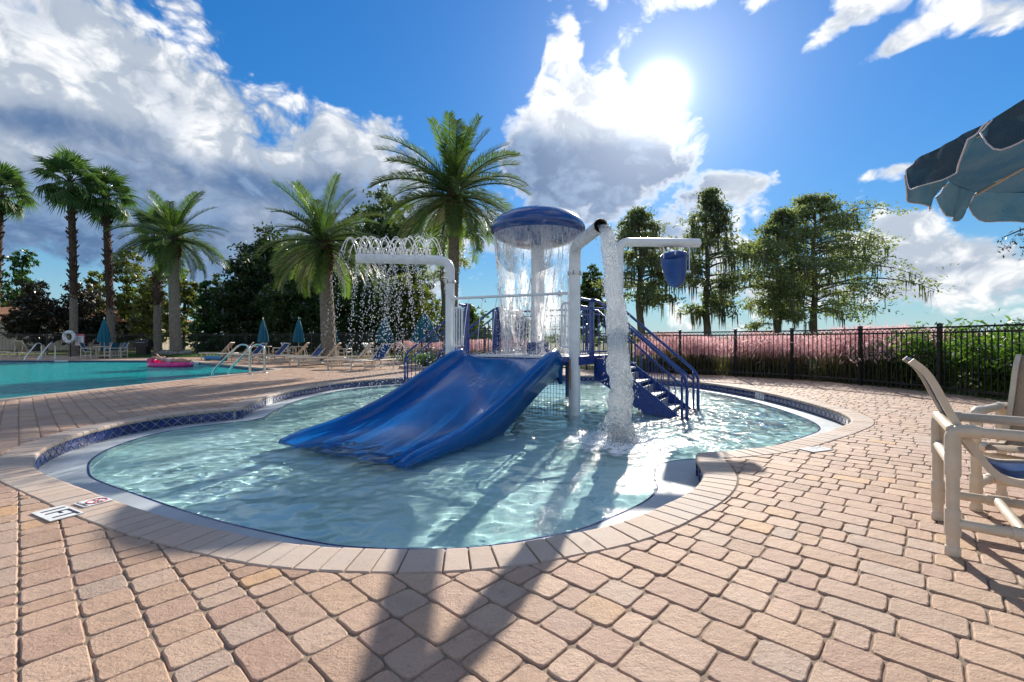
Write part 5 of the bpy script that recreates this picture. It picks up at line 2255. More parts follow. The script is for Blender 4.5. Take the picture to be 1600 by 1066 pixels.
# ------------------------------------------------------------------ bald cypresses hung with moss (right)
def moss_cypress(label, px, top_y, D, spread, seed, lean=0.0, low=0.30, n_br=46, trunk_r=0.34, dens=1.0, moss=1.0, flat=1.0):
    rs = np.random.RandomState(seed)
    x = (px - 800) / F * D
    H = CAM_H + (533 - top_y) / F * D
    t = thing('bald_cypress', label, 'tree', (x, D, -0.03), 0, 'moss-hung cypresses in the meadow')
    mb = MB()
    tr = [Vector((lean * (i / 12) ** 1.5 * H + 0.10 * math.sin(i * 1.1 + seed), 0.06 * math.cos(i * 1.7), H * 0.97 * i / 12)) for i in range(13)]
    mb.tube(tr, [trunk_r * (1.5 if i == 0 else 1.0) * (1 - 0.88 * i / 12) + 0.02 for i in range(13)], 8)
    C, Cm = [], []
    for b in range(n_br):
        f = low + (1 - low) * (b + rs.uniform(0, 1)) / n_br
        i = min(11, int(f * 12))
        s = tr[i].lerp(tr[i + 1], f * 12 - i)
        env = (math.sin(math.pi * min(1, max(0.04, (f - low + 0.12) / (1.08 - low)))) ** 0.75) * flat + (1 - flat) * (1 - f)
        ln = spread * max(0.14, env) * rs.uniform(0.5, 1.12)
        a = rs.uniform(0, 2 * math.pi)
        dr = Vector((math.cos(a), math.sin(a), 0))
        rise = rs.uniform(0.10, 0.42) * ln
        tip = s + dr * ln + Vector((0, 0, rise - 0.28 * ln))
        pth = bez(s, s + dr * ln * 0.55 + Vector((0, 0, rise)), tip, 7)
        mb.tube(pth, [0.065 * (1 - 0.8 * k / 7) * (0.5 + ln / spread) for k in range(8)], 4, caps=False)
        for k in range(3, 8):
            p = pth[k]
            nclump = int(5 * dens)
            for _ in range(nclump):
                side = Vector((rs.normal() * 0.55, rs.normal() * 0.55, rs.normal() * 0.22 + 0.05)) * (0.35 + 0.12 * ln)
                C.append(p + side)
            if rs.uniform() < 0.55 * moss:
                Cm.append(p + Vector((rs.normal() * 0.3, rs.normal() * 0.3, -0.1)))
    mb.build('trunk', [M['bark_grey']], t)
    C = np.array([tuple(c) for c in C])
    P = np.repeat(C, 9, 0)
    P = P + rs.normal(size=P.shape) * np.array([0.30, 0.30, 0.13])
    Q = leaf_quads(P, 0.30, 0.13, rs, 0.5, 0.35)
    obj('crown', quads_mesh('crown', Q, [LEAF['cypress']]), t)
    if Cm:
        Cm = np.array([tuple(c) for c in Cm])
        k = 7
        P = np.repeat(Cm, k, 0)
        n = len(P)
        P = P + rs.normal(size=P.shape) * np.array([0.14, 0.14, 0.05])
        ln = rs.uniform(0.4, 1.5, n)
        w = rs.uniform(0.025, 0.06, n)
        a = rs.uniform(0, math.pi, n)
        dx, dy = np.cos(a) * w, np.sin(a) * w
        sway = rs.normal(size=(n, 2)) * 0.05
        A = np.stack([P[:, 0] - dx, P[:, 1] - dy, P[:, 2]], 1)
        B = np.stack([P[:, 0] + dx, P[:, 1] + dy, P[:, 2]], 1)
        Cc = np.stack([P[:, 0] + sway[:, 0] + dx * 0.25, P[:, 1] + sway[:, 1] + dy * 0.25, P[:, 2] - ln], 1)
        Dd = np.stack([P[:, 0] + sway[:, 0] - dx * 0.6, P[:, 1] + sway[:, 1] - dy * 0.6, P[:, 2] - ln * 0.8], 1)
        tag(obj('hanging_moss', quads_mesh('hanging_moss', np.stack([A, B, Cc, Dd], 1), [LEAF['moss']]), t), kind='stuff')
    return t


moss_cypress('round-topped mossy cypress behind the water column', 1000, 322, 36, 3.4, 31, low=0.32, dens=1.05, moss=0.7, n_br=44)
moss_cypress('tall narrow mossy cypress behind the hanging bucket', 1104, 290, 38, 3.2, 32, low=0.22, n_br=52, moss=1.2, dens=0.9)
moss_cypress('wide mossy cypress with dark trunk, left of the right pair', 1215, 326, 40, 5.4, 33, low=0.20, n_br=56, moss=0.7, dens=1.2)
moss_cypress('widest spreading cypress with long low boughs at the right', 1272, 300, 42, 8.3, 34, low=0.24, n_br=88, moss=0.5, dens=1.35)
# thin pine-like tree behind the tall date palm
moss_cypress('thin bare-stemmed tree beside the tallest palm trunk', 692, 312, 44, 3.1, 35, low=0.48, n_br=20, trunk_r=0.30, dens=0.8, moss=0.8)


# ------------------------------------------------------------------ palms
def frond_mesh(elev, L, seed, pairs=58):
    """feather leaf growing along +x, rising at elev and bending down by its own weight"""
    rs = np.random.RandomState(seed)
    mb_pts = []
    N = 14
    p = np.array([0.0, 0.0, 0.0])
    ang = R(elev)
    bend = R(16 + 50 * max(0.0, math.cos(R(elev))) ** 1.2) / N
    for i in range(N + 1):
        mb_pts.append(p.copy())
        ang -= bend * (0.5 + 1.1 * i / N)
        p = p + np.array([math.cos(ang), 0, math.sin(ang)]) * L / N
    pts = np.array(mb_pts)
    mb = MB()
    mb.tube([tuple(q) for q in pts], [0.034 * (1 - 0.9 * i / N) + 0.004 for i in range(N + 1)], 4, 0, caps=False)
    V, Fc = [], []
    for k in range(pairs):
        f = 0.10 + 0.90 * (k + rs.uniform(0, 0.6)) / pairs
        x = min(f, 0.999) * N
        i = int(x)
        c = pts[i] * (1 - (x - i)) + pts[i + 1] * (x - i)
        tg = pts[i + 1] - pts[i]
        tg /= np.linalg.norm(tg)
        nrm = np.array([-tg[2], 0, tg[0]])
        ll = L * 0.19 * (math.sin(math.pi * min(1, 0.10 + 0.86 * f)) ** 0.55 * 0.85 + 0.15) * rs.uniform(0.8, 1.15)
        for s in (-1, 1):
            fw = 0.55 + 0.45 * f
            dirv = tg * fw + np.array([0, s, 0]) * 0.85 + nrm * rs.uniform(0.15, 0.45)
            dirv /= np.linalg.norm(dirv)
            tip = c + dirv * ll + np.array([0, 0, -0.10 * ll])
            mid = c + dirv * ll * 0.5 + np.array([0, 0, 0.02 * ll])
            wd = np.cross(dirv, nrm)
            wd = wd / (np.linalg.norm(wd) + 1e-9) * 0.0165 * L / 3.0
            b = len(V)
            V += [tuple(c - wd * 0.6), tuple(c + wd * 0.6), tuple(mid + wd), tuple(tip), tuple(mid - wd)]
            Fc += [(b, b + 1, b + 2, b + 4), (b + 4, b + 2, b + 3)]
    mb.add(V, Fc, 0, False)
    return mb.mesh('frond', [LEAF['palm']])


FRONDS = {}


def palm_trunk(H, r, boss, seed, boots, wob=0.15):
    """knobbly trunk: diamond leaf scars, swollen head of cut leaf bases"""
    rs = random.Random(seed)
    mb = MB()
    n = 22
    rings = int(H / 0.075)
    V = []
    for i in range(rings + 1):
        z = H * i / rings
        f = z / H
        rr = r * (1.18 - 0.25 * f) + (r * 0.35 * math.exp(-(z / 0.35)))
        bz = H - z
        if boss and bz < 1.7:
            rr += boss * math.sin(math.pi * min(1, (1.7 - bz) / 1.7)) ** 0.8
        cx = wob * math.sin(f * 2.2 + seed)
        for j in range(n):
            a = 2 * math.pi * j / n
            knob = abs(math.sin(5.5 * a + z * 9.0)) * abs(math.sin(5.5 * a - z * 9.0))
            amp = 0.035 if bz > 1.7 or not boss else 0.07
            q = rr + amp * knob + rs.uniform(-0.008, 0.008)
            V.append((cx + q * math.cos(a), q * math.sin(a), z - 0.05))
    Fc = [(i * n + j, i * n + (j + 1) % n, (i + 1) * n + (j + 1) % n, (i + 1) * n + j) for i in range(rings) for j in range(n)]
    mb.add(V, Fc, 0, False)
    for k, fc in enumerate(mb.f):
        z = mb.v[fc[0]][2]
        if boots[0] + rs.uniform(-0.03, 0.03) < z / H < boots[1]:
            mb.m[k] = 1
    return mb, wob * math.sin(2.2 + seed)


def date_palm(label, px, D, crown_y, L, nfr, seed, base_z=-0.03, r=0.21, boss=0.10, yaw=0.0):
    rs = random.Random(seed)
    x = (px - 800) / F * D
    H = CAM_H + (533 - crown_y) / F * D
    t = thing('date_palm', label, 'palm tree', (x, D, base_z), 0, 'feather-leaved date palms')
    mb, cx = palm_trunk(H, r, boss, seed, (1 - 1.7 / H, 1.1))
    mb.build('trunk', [M['palm_trunk'], M['palm_boot']], t)
    for k in range(nfr):
        f = (k + 0.5) / nfr
        elev = 74 - 102 * f ** 0.85 + rs.uniform(-9, 9)
        e = max(-24, min(85, round(elev / 12) * 12))
        key = (e, rs.randrange(2))
        if key not in FRONDS:
            FRONDS[key] = frond_mesh(e, 3.0, 100 + e * 2 + key[1])
        o = obj('frond', FRONDS[key], t, (cx + 0.06 * math.cos(k), 0.06 * math.sin(k), H - 0.05 - 0.45 * f))
        o.rotation_euler = (rs.uniform(-0.25, 0.25), 0, k * 2.39996 + rs.uniform(-0.25, 0.25))
        s = L / 3.0 * rs.uniform(0.85, 1.08)
        o.scale = (s, s, s)
    return t


date_palm('thick date palm on the small lawn at the far left', 275, 32.0, 366, 3.7, 54, 3, r=0.29, boss=0.12)
date_palm('thick date palm in the middle behind the loungers', 509, 21.5, 370, 3.05, 60, 8, r=0.27, boss=0.10)
date_palm('tallest date palm above the arching water jets', 704, 19.5, 294, 3.45, 74, 6, r=0.20, boss=0.15)


def fan_mesh(seed, droop):
    """fan leaf on a stalk growing along +x"""
    rs = np.random.RandomState(seed)
    mb = MB()
    st = [(0, 0, 0), (0.45, 0, 0.06), (0.9, 0, 0.04 - droop * 0.1)]
    mb.tube(st, [0.03, 0.022, 0.018], 4, 0, caps=False)
    c = np.array(st[-1])
    n = 34
    V, Fc = [], []
    for i in range(n):
        a = R(-118 + 236 * i / (n - 1))
        ln = 0.95 * (0.72 + 0.28 * math.cos(a * 0.6)) * rs.uniform(0.88, 1.08)
        d = np.array([math.cos(a), math.sin(a), 0.10])
        w = np.array([-math.sin(a), math.cos(a), 0]) * 0.046
        m1 = c + d * ln * 0.55 + np.array([0, 0, -0.05 * droop])
        tip = c + d * ln + np.array([0, 0, -(0.18 + 0.40 * droop) * rs.uniform(0.6, 1.3)])
        z = np.array([0, 0, 0.014 * (1 if i % 2 else -1)])
        b = len(V)
        V += [tuple(c), tuple(m1 - w + z), tuple(m1 + w - z), tuple(tip)]
        Fc += [(b, b + 1, b + 2), (b + 1, b + 3, b + 2)]
    mb.add(V, Fc, 0, False)
    return mb.mesh('fan_leaf', [LEAF['fan']])


FANS = [fan_mesh(50 + i, dr) for i, dr in enumerate((0.3, 0.6, 1.0, 1.4))]


def fan_palm(label, px, D, crown_y, scale, nl, seed, r=0.24, boots=(0.33, 1.1)):
    rs = random.Random(seed)
    x = (px - 800) / F * D
    H = CAM_H + (533 - crown_y) / F * D
    t = thing('fan_palm', label, 'palm tree', (x, D, -0.03), 0, 'tall fan palms at the far left')
    mb, cx = palm_trunk(H, r, 0.0, seed, boots, 0.25)
    for k in range(150):                                  # stubs of old leaf stalks
        z = H * rs.uniform(boots[0], 1.0)
        a = rs.uniform(0, 6.283)
        rr = r * 1.1
        f = z / H
        c = Vector((0.25 * math.sin(f * 2.2 + seed) + math.cos(a) * rr, math.sin(a) * rr, z))
        d = Vector((math.cos(a), math.sin(a), 1.2)).normalized()
        mb.tube([c, c + d * rs.uniform(0.18, 0.34)], [0.06, 0.03], 4, 1, smooth=False)
    mb.build('trunk', [M['palm_trunk'], M['palm_boot']], t)
    for k in range(nl):
        f = (k + 0.5) / nl
        elev = 80 - 128 * f + rs.uniform(-8, 8)
        o = obj('fan_leaf', FANS[min(3, int(f * 4))], t, (cx, 0, H - 0.35 * f))
        o.rotation_euler = (rs.uniform(-0.3, 0.3), -R(elev), k * 2.39996)
        s = scale * rs.uniform(0.85, 1.12)
        o.scale = (s, s, s)
    return t


fan_palm('tallest fan palm with long ragged trunk at the far left', 110, 33.0, 281, 1.34, 27, 1, r=0.18)
fan_palm('second fan palm behind the far left parasol', 170, 35.0, 304, 1.28, 25, 2, r=0.20, boots=(0.28, 1.1))
fan_palm('shorter fan palm just left of the lawn date palm', 251, 36.0, 360, 1.25, 24, 4, r=0.21, boots=(0.40, 1.1))
fan_palm('fan palm whose crown is cut by the left edge', -4, 33.0, 298, 1.25, 26, 5, r=0.19)

# ------------------------------------------------------------------ pink muhly grass along the fence
def grass_clump(name, label, loc, h, w, seed, nb_=170, npl=420, cat='grass', plume=True, group=None):
    rs = np.random.RandomState(seed)
    t = thing(name, label, cat, loc, 0, group)

    def blades(n, hh, ww, lean, width, curve=0.5):
        a = rs.uniform(0, 2 * math.pi, n)
        b0 = rs.normal(size=(n, 2)) * ww * 0.22
        H = hh * rs.uniform(0.6, 1.1, n)
        ln = lean * rs.uniform(0.2, 1.0, n) * hh
        dx, dy = np.cos(a), np.sin(a)
        px_, py_ = -dy * width, dx * width
        A = np.stack([b0[:, 0] - px_, b0[:, 1] - py_, np.zeros(n)], 1)
        B = np.stack([b0[:, 0] + px_, b0[:, 1] + py_, np.zeros(n)], 1)
        mid = np.stack([b0[:, 0] + dx * ln * 0.3 + px_ * 0.8, b0[:, 1] + dy * ln * 0.3 + py_ * 0.8, H * 0.62], 1)
        mid2 = mid - 1.6 * np.stack([px_, py_, np.zeros(n)], 1)
        tip = np.stack([b0[:, 0] + dx * ln, b0[:, 1] + dy * ln, H * rs.uniform(0.8, 1.0, n)], 1)
        q1 = np.stack([A, B, mid, mid2], 1)
        q2 = np.stack([mid2, mid, tip + 0.15 * (mid - mid2), tip], 1)
        return np.concatenate([q1, q2])
    obj('blades', quads_mesh('blades', blades(nb_, h * 0.72, w, 0.55, 0.008), [LEAF['blade']]), t)
    if plume:
        n = npl
        C = np.stack([rs.normal(size=n) * w * 0.42, rs.normal(size=n) * w * 0.42, h * (0.62 + 0.40 * rs.uniform(0, 1, n))], 1)
        C[:, 2] -= 0.12 * (C[:, 0] ** 2 + C[:, 1] ** 2) / (w * w)
        Q = leaf_quads(C, 0.20, 0.022, rs, 0.2, -0.5)
        obj('plumes', quads_mesh('plumes', Q, [LEAF['pink']]), t)
    return t


GP = 'pink muhly grass along the right fence'
rm = random.Random(4)
spots = []
for k in range(22):
    f = 1.3 + k / 21 * 3.9
    i = int(f)
    a, b = Vector(FENCE_RIGHT[i]), Vector(FENCE_RIGHT[i + 1])
    p = a.lerp(b, f - i)
    d = (b - a).normalized()
    nn = Vector((-d.y, d.x))
    if nn.x < 0:
        nn = -nn
    spots.append(p + nn * (0.7 + 1.0 * (k % 2) + rm.uniform(-0.1, 0.4)) + d * rm.uniform(-0.25, 0.25))
protos = [grass_clump('pink_muhly_grass', 'clump of pink feathery grass behind the curved black fence', (0, 0, -0.03), 1.35, 0.95 + 0.12 * i, 60 + i, group=GP, nb_=420, npl=1300) for i in range(3)]
for k, p in enumerate(spots):
    sc = rm.uniform(0.72, 1.10)
    if k < 3:
        protos[k].location = (p.x, p.y, -0.03)
        protos[k].scale = (sc,) * 3
    else:
        place_copy(protos[k % 3], protos[0]['label'], (p.x, p.y, -0.03), rm.uniform(0, 6), sc)
G2 = 'pink muhly grass behind the far fence'
for k in range(8):
    f = 1.6 + k / 7 * 2.6
    i = int(f)
    a, b = Vector(FENCE_BACK[i]), Vector(FENCE_BACK[i + 1])
    p = a.lerp(b, f - i) + Vector((0.5, 1.3))
    c = place_copy(protos[k % 3], 'clump of dull pink grass behind the long far fence', (p.x, p.y, -0.03), rm.uniform(0, 6), rm.uniform(0.75, 1.0))
    c['group'] = G2


# ------------------------------------------------------------------ leafy shrubs outside the fence at the right
def shrub(label, x, y, h, w, seed, n=2600, mat='shrub', group='green shrubs behind the right fence', leaf=0.10):
    rs = np.random.RandomState(seed)
    t = thing('leafy_shrub', label, 'shrub', (x, y, -0.03), 0, group)
    mb = MB()
    C = []
    for k in range(26):
        a = rs.uniform(0, 6.283)
        ln = w * rs.uniform(0.3, 1.0)
        tip = Vector((math.cos(a) * ln, math.sin(a) * ln, h * rs.uniform(0.45, 1.0)))
        pth = bez((0, 0, 0), (tip.x * 0.35, tip.y * 0.35, tip.z * 0.8), tip, 6)
        mb.tube(pth, [0.014 * (1 - 0.7 * i / 6) for i in range(7)], 4, caps=False)
        for i in range(1, 7):
            C.append(tuple(pth[i]))
    mb.build('stems', [M['bark']], t)
    C = np.array(C)
    P = np.repeat(C, n // len(C) + 1, 0)
    P = P + rs.normal(size=P.shape) * 0.12 * w
    P[:, 2] = np.abs(P[:, 2])
    obj('foliage', quads_mesh('foliage', leaf_quads(P, leaf * 1.5, leaf * 0.42, rs, 0.3, 0.1), [LEAF[mat]]), t)
    return t


shrub('bright green fine-leaved shrub behind the fence nearest the pink grass', 9.55, 11.4, 1.20, 0.95, 1, 3200)
shrub('bright green shrub behind the fence, second from the pink grass', 9.75, 10.4, 1.40, 1.05, 2, 3400)
shrub('large green shrub behind the fence above the chair back', 9.75, 9.2, 1.45, 1.1, 3, 3400)
shrub('large green shrub behind the fence between the two chairs', 9.6, 7.9, 1.40, 1.05, 4, 3000)
shrub('tall green shrub behind the fence at the right edge', 9.5, 6.7, 1.55, 1.1, 5, 3200)
shrub('green shrub leaning through the fence at the right edge', 9.15, 6.0, 1.15, 0.8, 6)
for k, (x, y) in enumerate(((10.9, 12.0), (11.2, 10.2), (11.0, 8.4), (10.9, 6.9))):
    shrub('dark green shrub in the second row behind the right fence, %s' % ('closest to the pink grass', 'second from the pink grass', 'third from the pink grass', 'at the right edge')[k], x, y, 1.15 + 0.1 * (k % 2), 1.0, 10 + k, 2200, 'mid', 'second row of shrubs behind the right fence')
# low planting island behind the slide
mb = MB()
mb.tube([(0.95 * math.cos(a), 0.7 * math.sin(a), 0.03) for a in [2 * math.pi * i / 24 for i in range(24)]], 0.07, 6, closed=True)
isl = mb.build('planter_kerb', [M['coping_joined']])
isl.location = (-3.55, 18.4, 0)
tag(isl, 'low round kerb of a planting bed behind the slide', 'kerb')
shrub('low light green shrub in the round planting bed behind the slide', -3.55, 18.4, 0.60, 0.75, 21, 1800, 'shrub', None, 0.08)

# ------------------------------------------------------------------ lawn bed round the left date palm
mb = MB()
mb.lathe([(0.001, 0.10), (2.2, 0.09), (3.4, 0.06), (3.7, 0.0), (3.7, -0.1)], 40, (0, 0, 0), 0, True, Matrix.Diagonal(Vector((1.0, 0.55, 1))))
lw = mb.build('lawn', [plain('lawn_soil', (0.05, 0.10, 0.02), 0.95, vary=0.35, scale=3, bump=0.6, bscale=20)])
lw.location = (px_at(262, 32.0)[0], 32.0, -0.015)
tag(lw, 'small mown lawn round the left date palm', kind='structure')
rs = np.random.RandomState(3)
n = 5000
a, rr = rs.uniform(0, 6.283, n), np.sqrt(rs.uniform(0, 1, n)) * 3.6
C = np.stack([np.cos(a) * rr, np.sin(a) * rr * 0.55, np.full(n, 0.13)], 1)
gb = obj('grass', quads_mesh('grass', leaf_quads(C, 0.13, 0.03, rs, 0.0, -0.7), [LEAF['lawn']]), None, lw.location)
tag(gb, 'short green grass of the small lawn', kind='stuff')
mb = MB()
for k in range(12):
    a = 2 * math.pi * k / 12
    mb.ball((math.cos(a) * 0.75, math.sin(a) * 0.65, 0.22), 0.22 + 0.05 * math.sin(k * 3), 8, 5, 0, (1, 1, 0.8 + 0.3 * math.sin(k)))
rk = mb.build('stone_ring', [plain('stone_grey', (0.26, 0.24, 0.21), 0.9, vary=0.3, scale=4, bump=0.5, bscale=14)])
rk.location = (px_at(275, 32.0)[0], 32.0, 0)
tag(rk, 'ring of rough grey stones at the foot of the lawn palm', 'stones', None, None)

# hedge that closes the view below the dense trees, and the far tree line
rs = np.random.RandomState(17)
n = 9000
t_ = rs.uniform(0, 1, n)
xs = -34 + 33 * t_
ys = 52 - 13 * t_ + rs.uniform(0, 2.2, n)
zs = np.abs(rs.normal(size=n)) * 1.5 * (0.8 + 0.3 * np.sin(xs * 1.7))
hg = obj('undergrowth', quads_mesh('undergrowth', leaf_quads(np.stack([xs, ys, zs], 1), 0.42, 0.24, rs), [LEAF['dark']]))
tag(hg, 'dark undergrowth below the dense tree belt', kind='stuff')
n = 9000
az = rs.uniform(-1.15, 1.15, n)
Dd = rs.uniform(240, 420, n)
hh = (4.0 + 3.0 * np.array([mnoise.noise(Vector((a * 22, 0.5, 0))) for a in az]) + 1.6 * np.array([mnoise.noise(Vector((a * 90, 3.5, 0))) for a in az]))
hh = np.maximum(0.8, hh) * Dd / 330
C = np.stack([np.sin(az) * Dd, np.cos(az) * Dd, rs.uniform(0, 1, n) ** 0.7 * hh], 1)
fl = obj('treeline', quads_mesh('treeline', leaf_quads(C, 4.2, 3.0, rs), [LEAF['mid']]))
tag(fl, 'far tree line along the horizon', kind='stuff')

# ------------------------------------------------------------------ house with orange tile roof behind the left trees
def roof_tiles():
    m, nb, out = new_mat('clay_roof')
    pos = obj_coord(nb)
    sp = nb.n('ShaderNodeSeparateXYZ')
    nb.put(sp.inputs[0], pos)
    wv = nb.m('SINE', nb.m('MULTIPLY', sp.outputs[0], 21.0))
    n1 = nb.noise(pos, 1.5, 5, 0.6)
    col = nb.mix(nb.step(n1, 0.35, 0.7), (0.42, 0.16, 0.075), (0.55, 0.25, 0.12))
    nb.nt.links.new(pbsdf(nb, col, 0.8, 0, 0.3, nb.bump(wv, 0.8, 0.1)), out.inputs[0])
    return m


hs_ = thing('house', 'pale stucco house with orange tile roof behind the left trees', 'house', (-58.0, 60.0, -0.03), R(10))
Wd, Dp, Hw = 26.0, 11.0, 3.5
mb = MB()
mb.box((0, 0, Hw / 2), (Wd, Dp, Hw))
wl = mb.build('wall', [plain('stucco', (0.55, 0.47, 0.36), 0.9, vary=0.06, scale=1.0, bump=0.2, bscale=20)], hs_)
mb = MB()
ov, hr = 0.8, 2.0
V = [(-Wd / 2 - ov, -Dp / 2 - ov, Hw), (Wd / 2 + ov, -Dp / 2 - ov, Hw), (Wd / 2 + ov, Dp / 2 + ov, Hw), (-Wd / 2 - ov, Dp / 2 + ov, Hw), (-Wd / 2 + 5, 0, Hw + hr), (Wd / 2 - 5, 0, Hw + hr)]
mb.add(V, [(0, 1, 5, 4), (2, 3, 4, 5), (1, 2, 5), (3, 0, 4), (3, 2, 1, 0)], 0)
mb.build('roof', [roof_tiles()], hs_)
for x in (-10, -5.5, 0, 5.5, 10):
    mb = MB()
    mb.box((x, -Dp / 2 - 0.03, 1.8), (1.6, 0.08, 1.5))
    wn = mb.build('window', [M['marker_white']], hs_)
    mb = MB()
    mb.box((x, -Dp / 2 - 0.075, 1.8), (1.4, 0.02, 1.3))
    mb.build('pane', [plain('window_glass', (0.03, 0.04, 0.05), 0.08)], wn)

# ================================================================== PARASOL AT THE RIGHT EDGE
def parasol_cloth():
    m, nb, out = new_mat('parasol_weave')
    pos = world_pos(nb)
    w1 = nb.noise(nb.v('MULTIPLY', pos, (330, 330, 330)), 1.0, 2, 0.5)
    n1 = nb.noise(pos, 5.0, 4, 0.6)
    col = nb.mix(nb.step(w1, 0.35, 0.65), (0.030, 0.066, 0.105), (0.066, 0.120, 0.168))
    col = nb.mix(nb.step(n1, 0.35, 0.7, 0.05, 0.5), col, (0.13, 0.14, 0.145))
    d = nb.n('ShaderNodeBsdfDiffuse')
    nb.put(d.inputs[0], col)
    nb.put(d.inputs['Normal'], nb.bump(nb.m('ADD', w1, nb.m('MULTIPLY', n1, 3.0)), 0.5, 0.01))
    t = nb.n('ShaderNodeBsdfTranslucent')
    nb.put(t.inputs[0], nb.mix(1.0, col, (0.9, 1.35, 1.5), 'MULTIPLY'))
    mx = nb.n('ShaderNodeMixShader')
    mx.inputs[0].default_value = 0.26
    nb.nt.links.new(d.outputs[0], mx.inputs[1])
    nb.nt.links.new(t.outputs[0], mx.inputs[2])
    nb.nt.links.new(mx.outputs[0], out.inputs[0])
    return m


M['parasol'] = parasol_cloth()
M['piping'] = plain('piping', (0.62, 0.58, 0.60), 0.7, vary=0.1)
UC = Vector((3.15, 1.60, 0))
um = thing('open_parasol', 'open blue woven parasol with scalloped valance at the right edge', 'parasol', UC)
RZ, AZ, UR = 2.02, 2.50, 1.30
va = [R(144.5 + 45 * k) for k in range(8)]
mb = MB()
mb.tube([(0, 0, 0), (0, 0, AZ + 0.08)], 0.022, 12)
mb.build('pole', [M['pvc']], um)
mb = MB()
mb.lathe([(0.001, 0.12), (0.04, 0.12), (0.05, 0.07), (0.25, 0.05), (0.27, 0.0)], 24)
mb.build('base', [M['black_iron']], um)
for k in range(8):
    a, b = va[k], va[(k + 1) % 8]
    A = Vector((math.cos(a), math.sin(a), 0)) * UR + Vector((0, 0, RZ))
    B = Vector((math.cos(b), math.sin(b), 0)) * UR + Vector((0, 0, RZ))
    T = Vector((0, 0, AZ))
    mb = MB()
    n = 8
    V, idx = [], {}
    for i in range(n + 1):
        for j in range(n + 1 - 0):
            f, g2 = i / n, j / n
            p = T.lerp(A.lerp(B, g2), f)
            sag = -0.06 * math.sin(math.pi * f) ** 0.8 * (0.6 + 0.8 * math.sin(math.pi * g2)) - 0.025 * math.sin(math.pi * g2) * f
            V.append(p + Vector((0, 0, sag + 0.006 * mnoise.noise(p * 9))))
    mb.add(V, [(i * (n + 1) + j, (i + 1) * (n + 1) + j, (i + 1) * (n + 1) + j + 1, i * (n + 1) + j + 1) for i in range(n) for j in range(n)], 0, True)
    mb.build('canopy_panel', [M['parasol']], um)
    mb = MB()
    mb.tube([T - Vector((0, 0, 0.05)), A - Vector((0, 0, 0.015))], 0.009, 6)
    mb.build('rib', [M['pvc']], um)
    # two valance flaps a side, rounded below, hanging in soft folds
    for h in (0, 1):
        p0, p1 = A.lerp(B, h * 0.5 + 0.004), A.lerp(B, h * 0.5 + 0.496)
        p0.z -= 0.025 * math.sin(math.pi * (h * 0.5 + 0.004))
        p1.z -= 0.025 * math.sin(math.pi * (h * 0.5 + 0.496))
        out_ = ((p0 + p1) * 0.5)
        out_.z = 0
        out_.normalize()
        nu, nv = 18, 7
        V = []
        edge = []
        for i in range(nu + 1):
            f = i / nu
            e = min(f, 1 - f)
            drop = 0.175 * (1 - max(0.0, 1 - e / 0.20) ** 2.2 * 0.62)
            for j in range(nv + 1):
                g2 = j / nv
                fold = 0.020 * math.sin(f * 8 + k * 1.7 + h * 2) * g2 + 0.016 * mnoise.noise(Vector((f * 5, g2 * 2, k * 3 + h)))
                sh = (f - 0.5) * (1 - 0.06 * g2) + 0.5
                p = p0.lerp(p1, sh) + Vector((0, 0, -drop * g2)) + out_ * (fold + 0.05 * g2)
                V.append(p)
                if j == nv:
                    edge.append(p)
        mb = MB()
        mb.add(V, [(i * (nv + 1) + j, (i + 1) * (nv + 1) + j, (i + 1) * (nv + 1) + j + 1, i * (nv + 1) + j + 1) for i in range(nu) for j in range(nv)], 0, True)
        fl_ = mb.build('valance_flap', [M['parasol']], um)
        mb = MB()
        side0 = [V[j] for j in range(1, nv)]
        side1 = [V[nu * (nv + 1) + j] for j in range(nv - 1, 0, -1)]
        mb.tube(side0 + edge + side1, 0.0034, 5)
        mb.build('piping', [M['piping']], fl_)

# ================================================================== WATER IN THE AIR
def octa(mb, c, r, stretch=1.0):
    x, y, z = c
    s = r * stretch
    V = [(x + r, y, z), (x - r, y, z), (x, y + r, z), (x, y - r, z), (x, y, z + s), (x, y, z - s)]
    mb.add(V, [(0, 2, 4), (2, 1, 4), (1, 3, 4), (3, 0, 4), (2, 0, 5), (1, 2, 5), (3, 1, 5), (0, 3, 5)], 0, True)


rw = random.Random(21)
# (a) arching jets on the left arm
mb = MB()
A0, A1 = Vector((-1.26, 9.25, 2.82)), Vector((-1.26 - 1.83, 9.25 - 0.22, 2.82))
for i in range(19):
    f = 0.26 + 0.74 * i / 18
    for s in (-1, 1):
        p0 = A0.lerp(A1, f)
        big = 1.0 if (i + s) % 3 else rw.uniform(0.35, 0.5)
        vz = 2.55 * math.sqrt(big) * rw.uniform(0.93, 1.04)
        vx = s * 0.62 * math.sqrt(big) * rw.uniform(0.85, 1.15)
        vy = rw.uniform(-0.45, 0.45)
        arc = []
        t_arc = 2 * vz / 9.81
        for k in range(15):
            t = t_arc * k / 14
            arc.append(p0 + Vector((vx * t, vy * t, vz * t - 4.905 * t * t)))
        mb.tube(arc, [0.0075 + 0.0015 * math.sin(k * 2.3 + i) for k in range(15)], 5, 0, caps=False)
        t = t_arc * 0.92
        while True:
            t += rw.uniform(0.003, 0.011) * (1.0 if t > 0.7 else 0.6)
            p = p0 + Vector((vx * t, vy * t, vz * t - 4.905 * t * t))
            if p.z < WATER_Z + 0.02:
                break
            j = 0.02 + 0.05 * max(0, t - 0.5)
            octa(mb, p + Vector((rw.gauss(0, j), rw.gauss(0, j), rw.gauss(0, 0.02))), rw.uniform(0.005, 0.0125), rw.uniform(1.0, 1.7))
o = mb.build('water_jets', [M['drop']])
tag(o, 'thin arching water jets and drops falling from the left arm', kind='stuff')

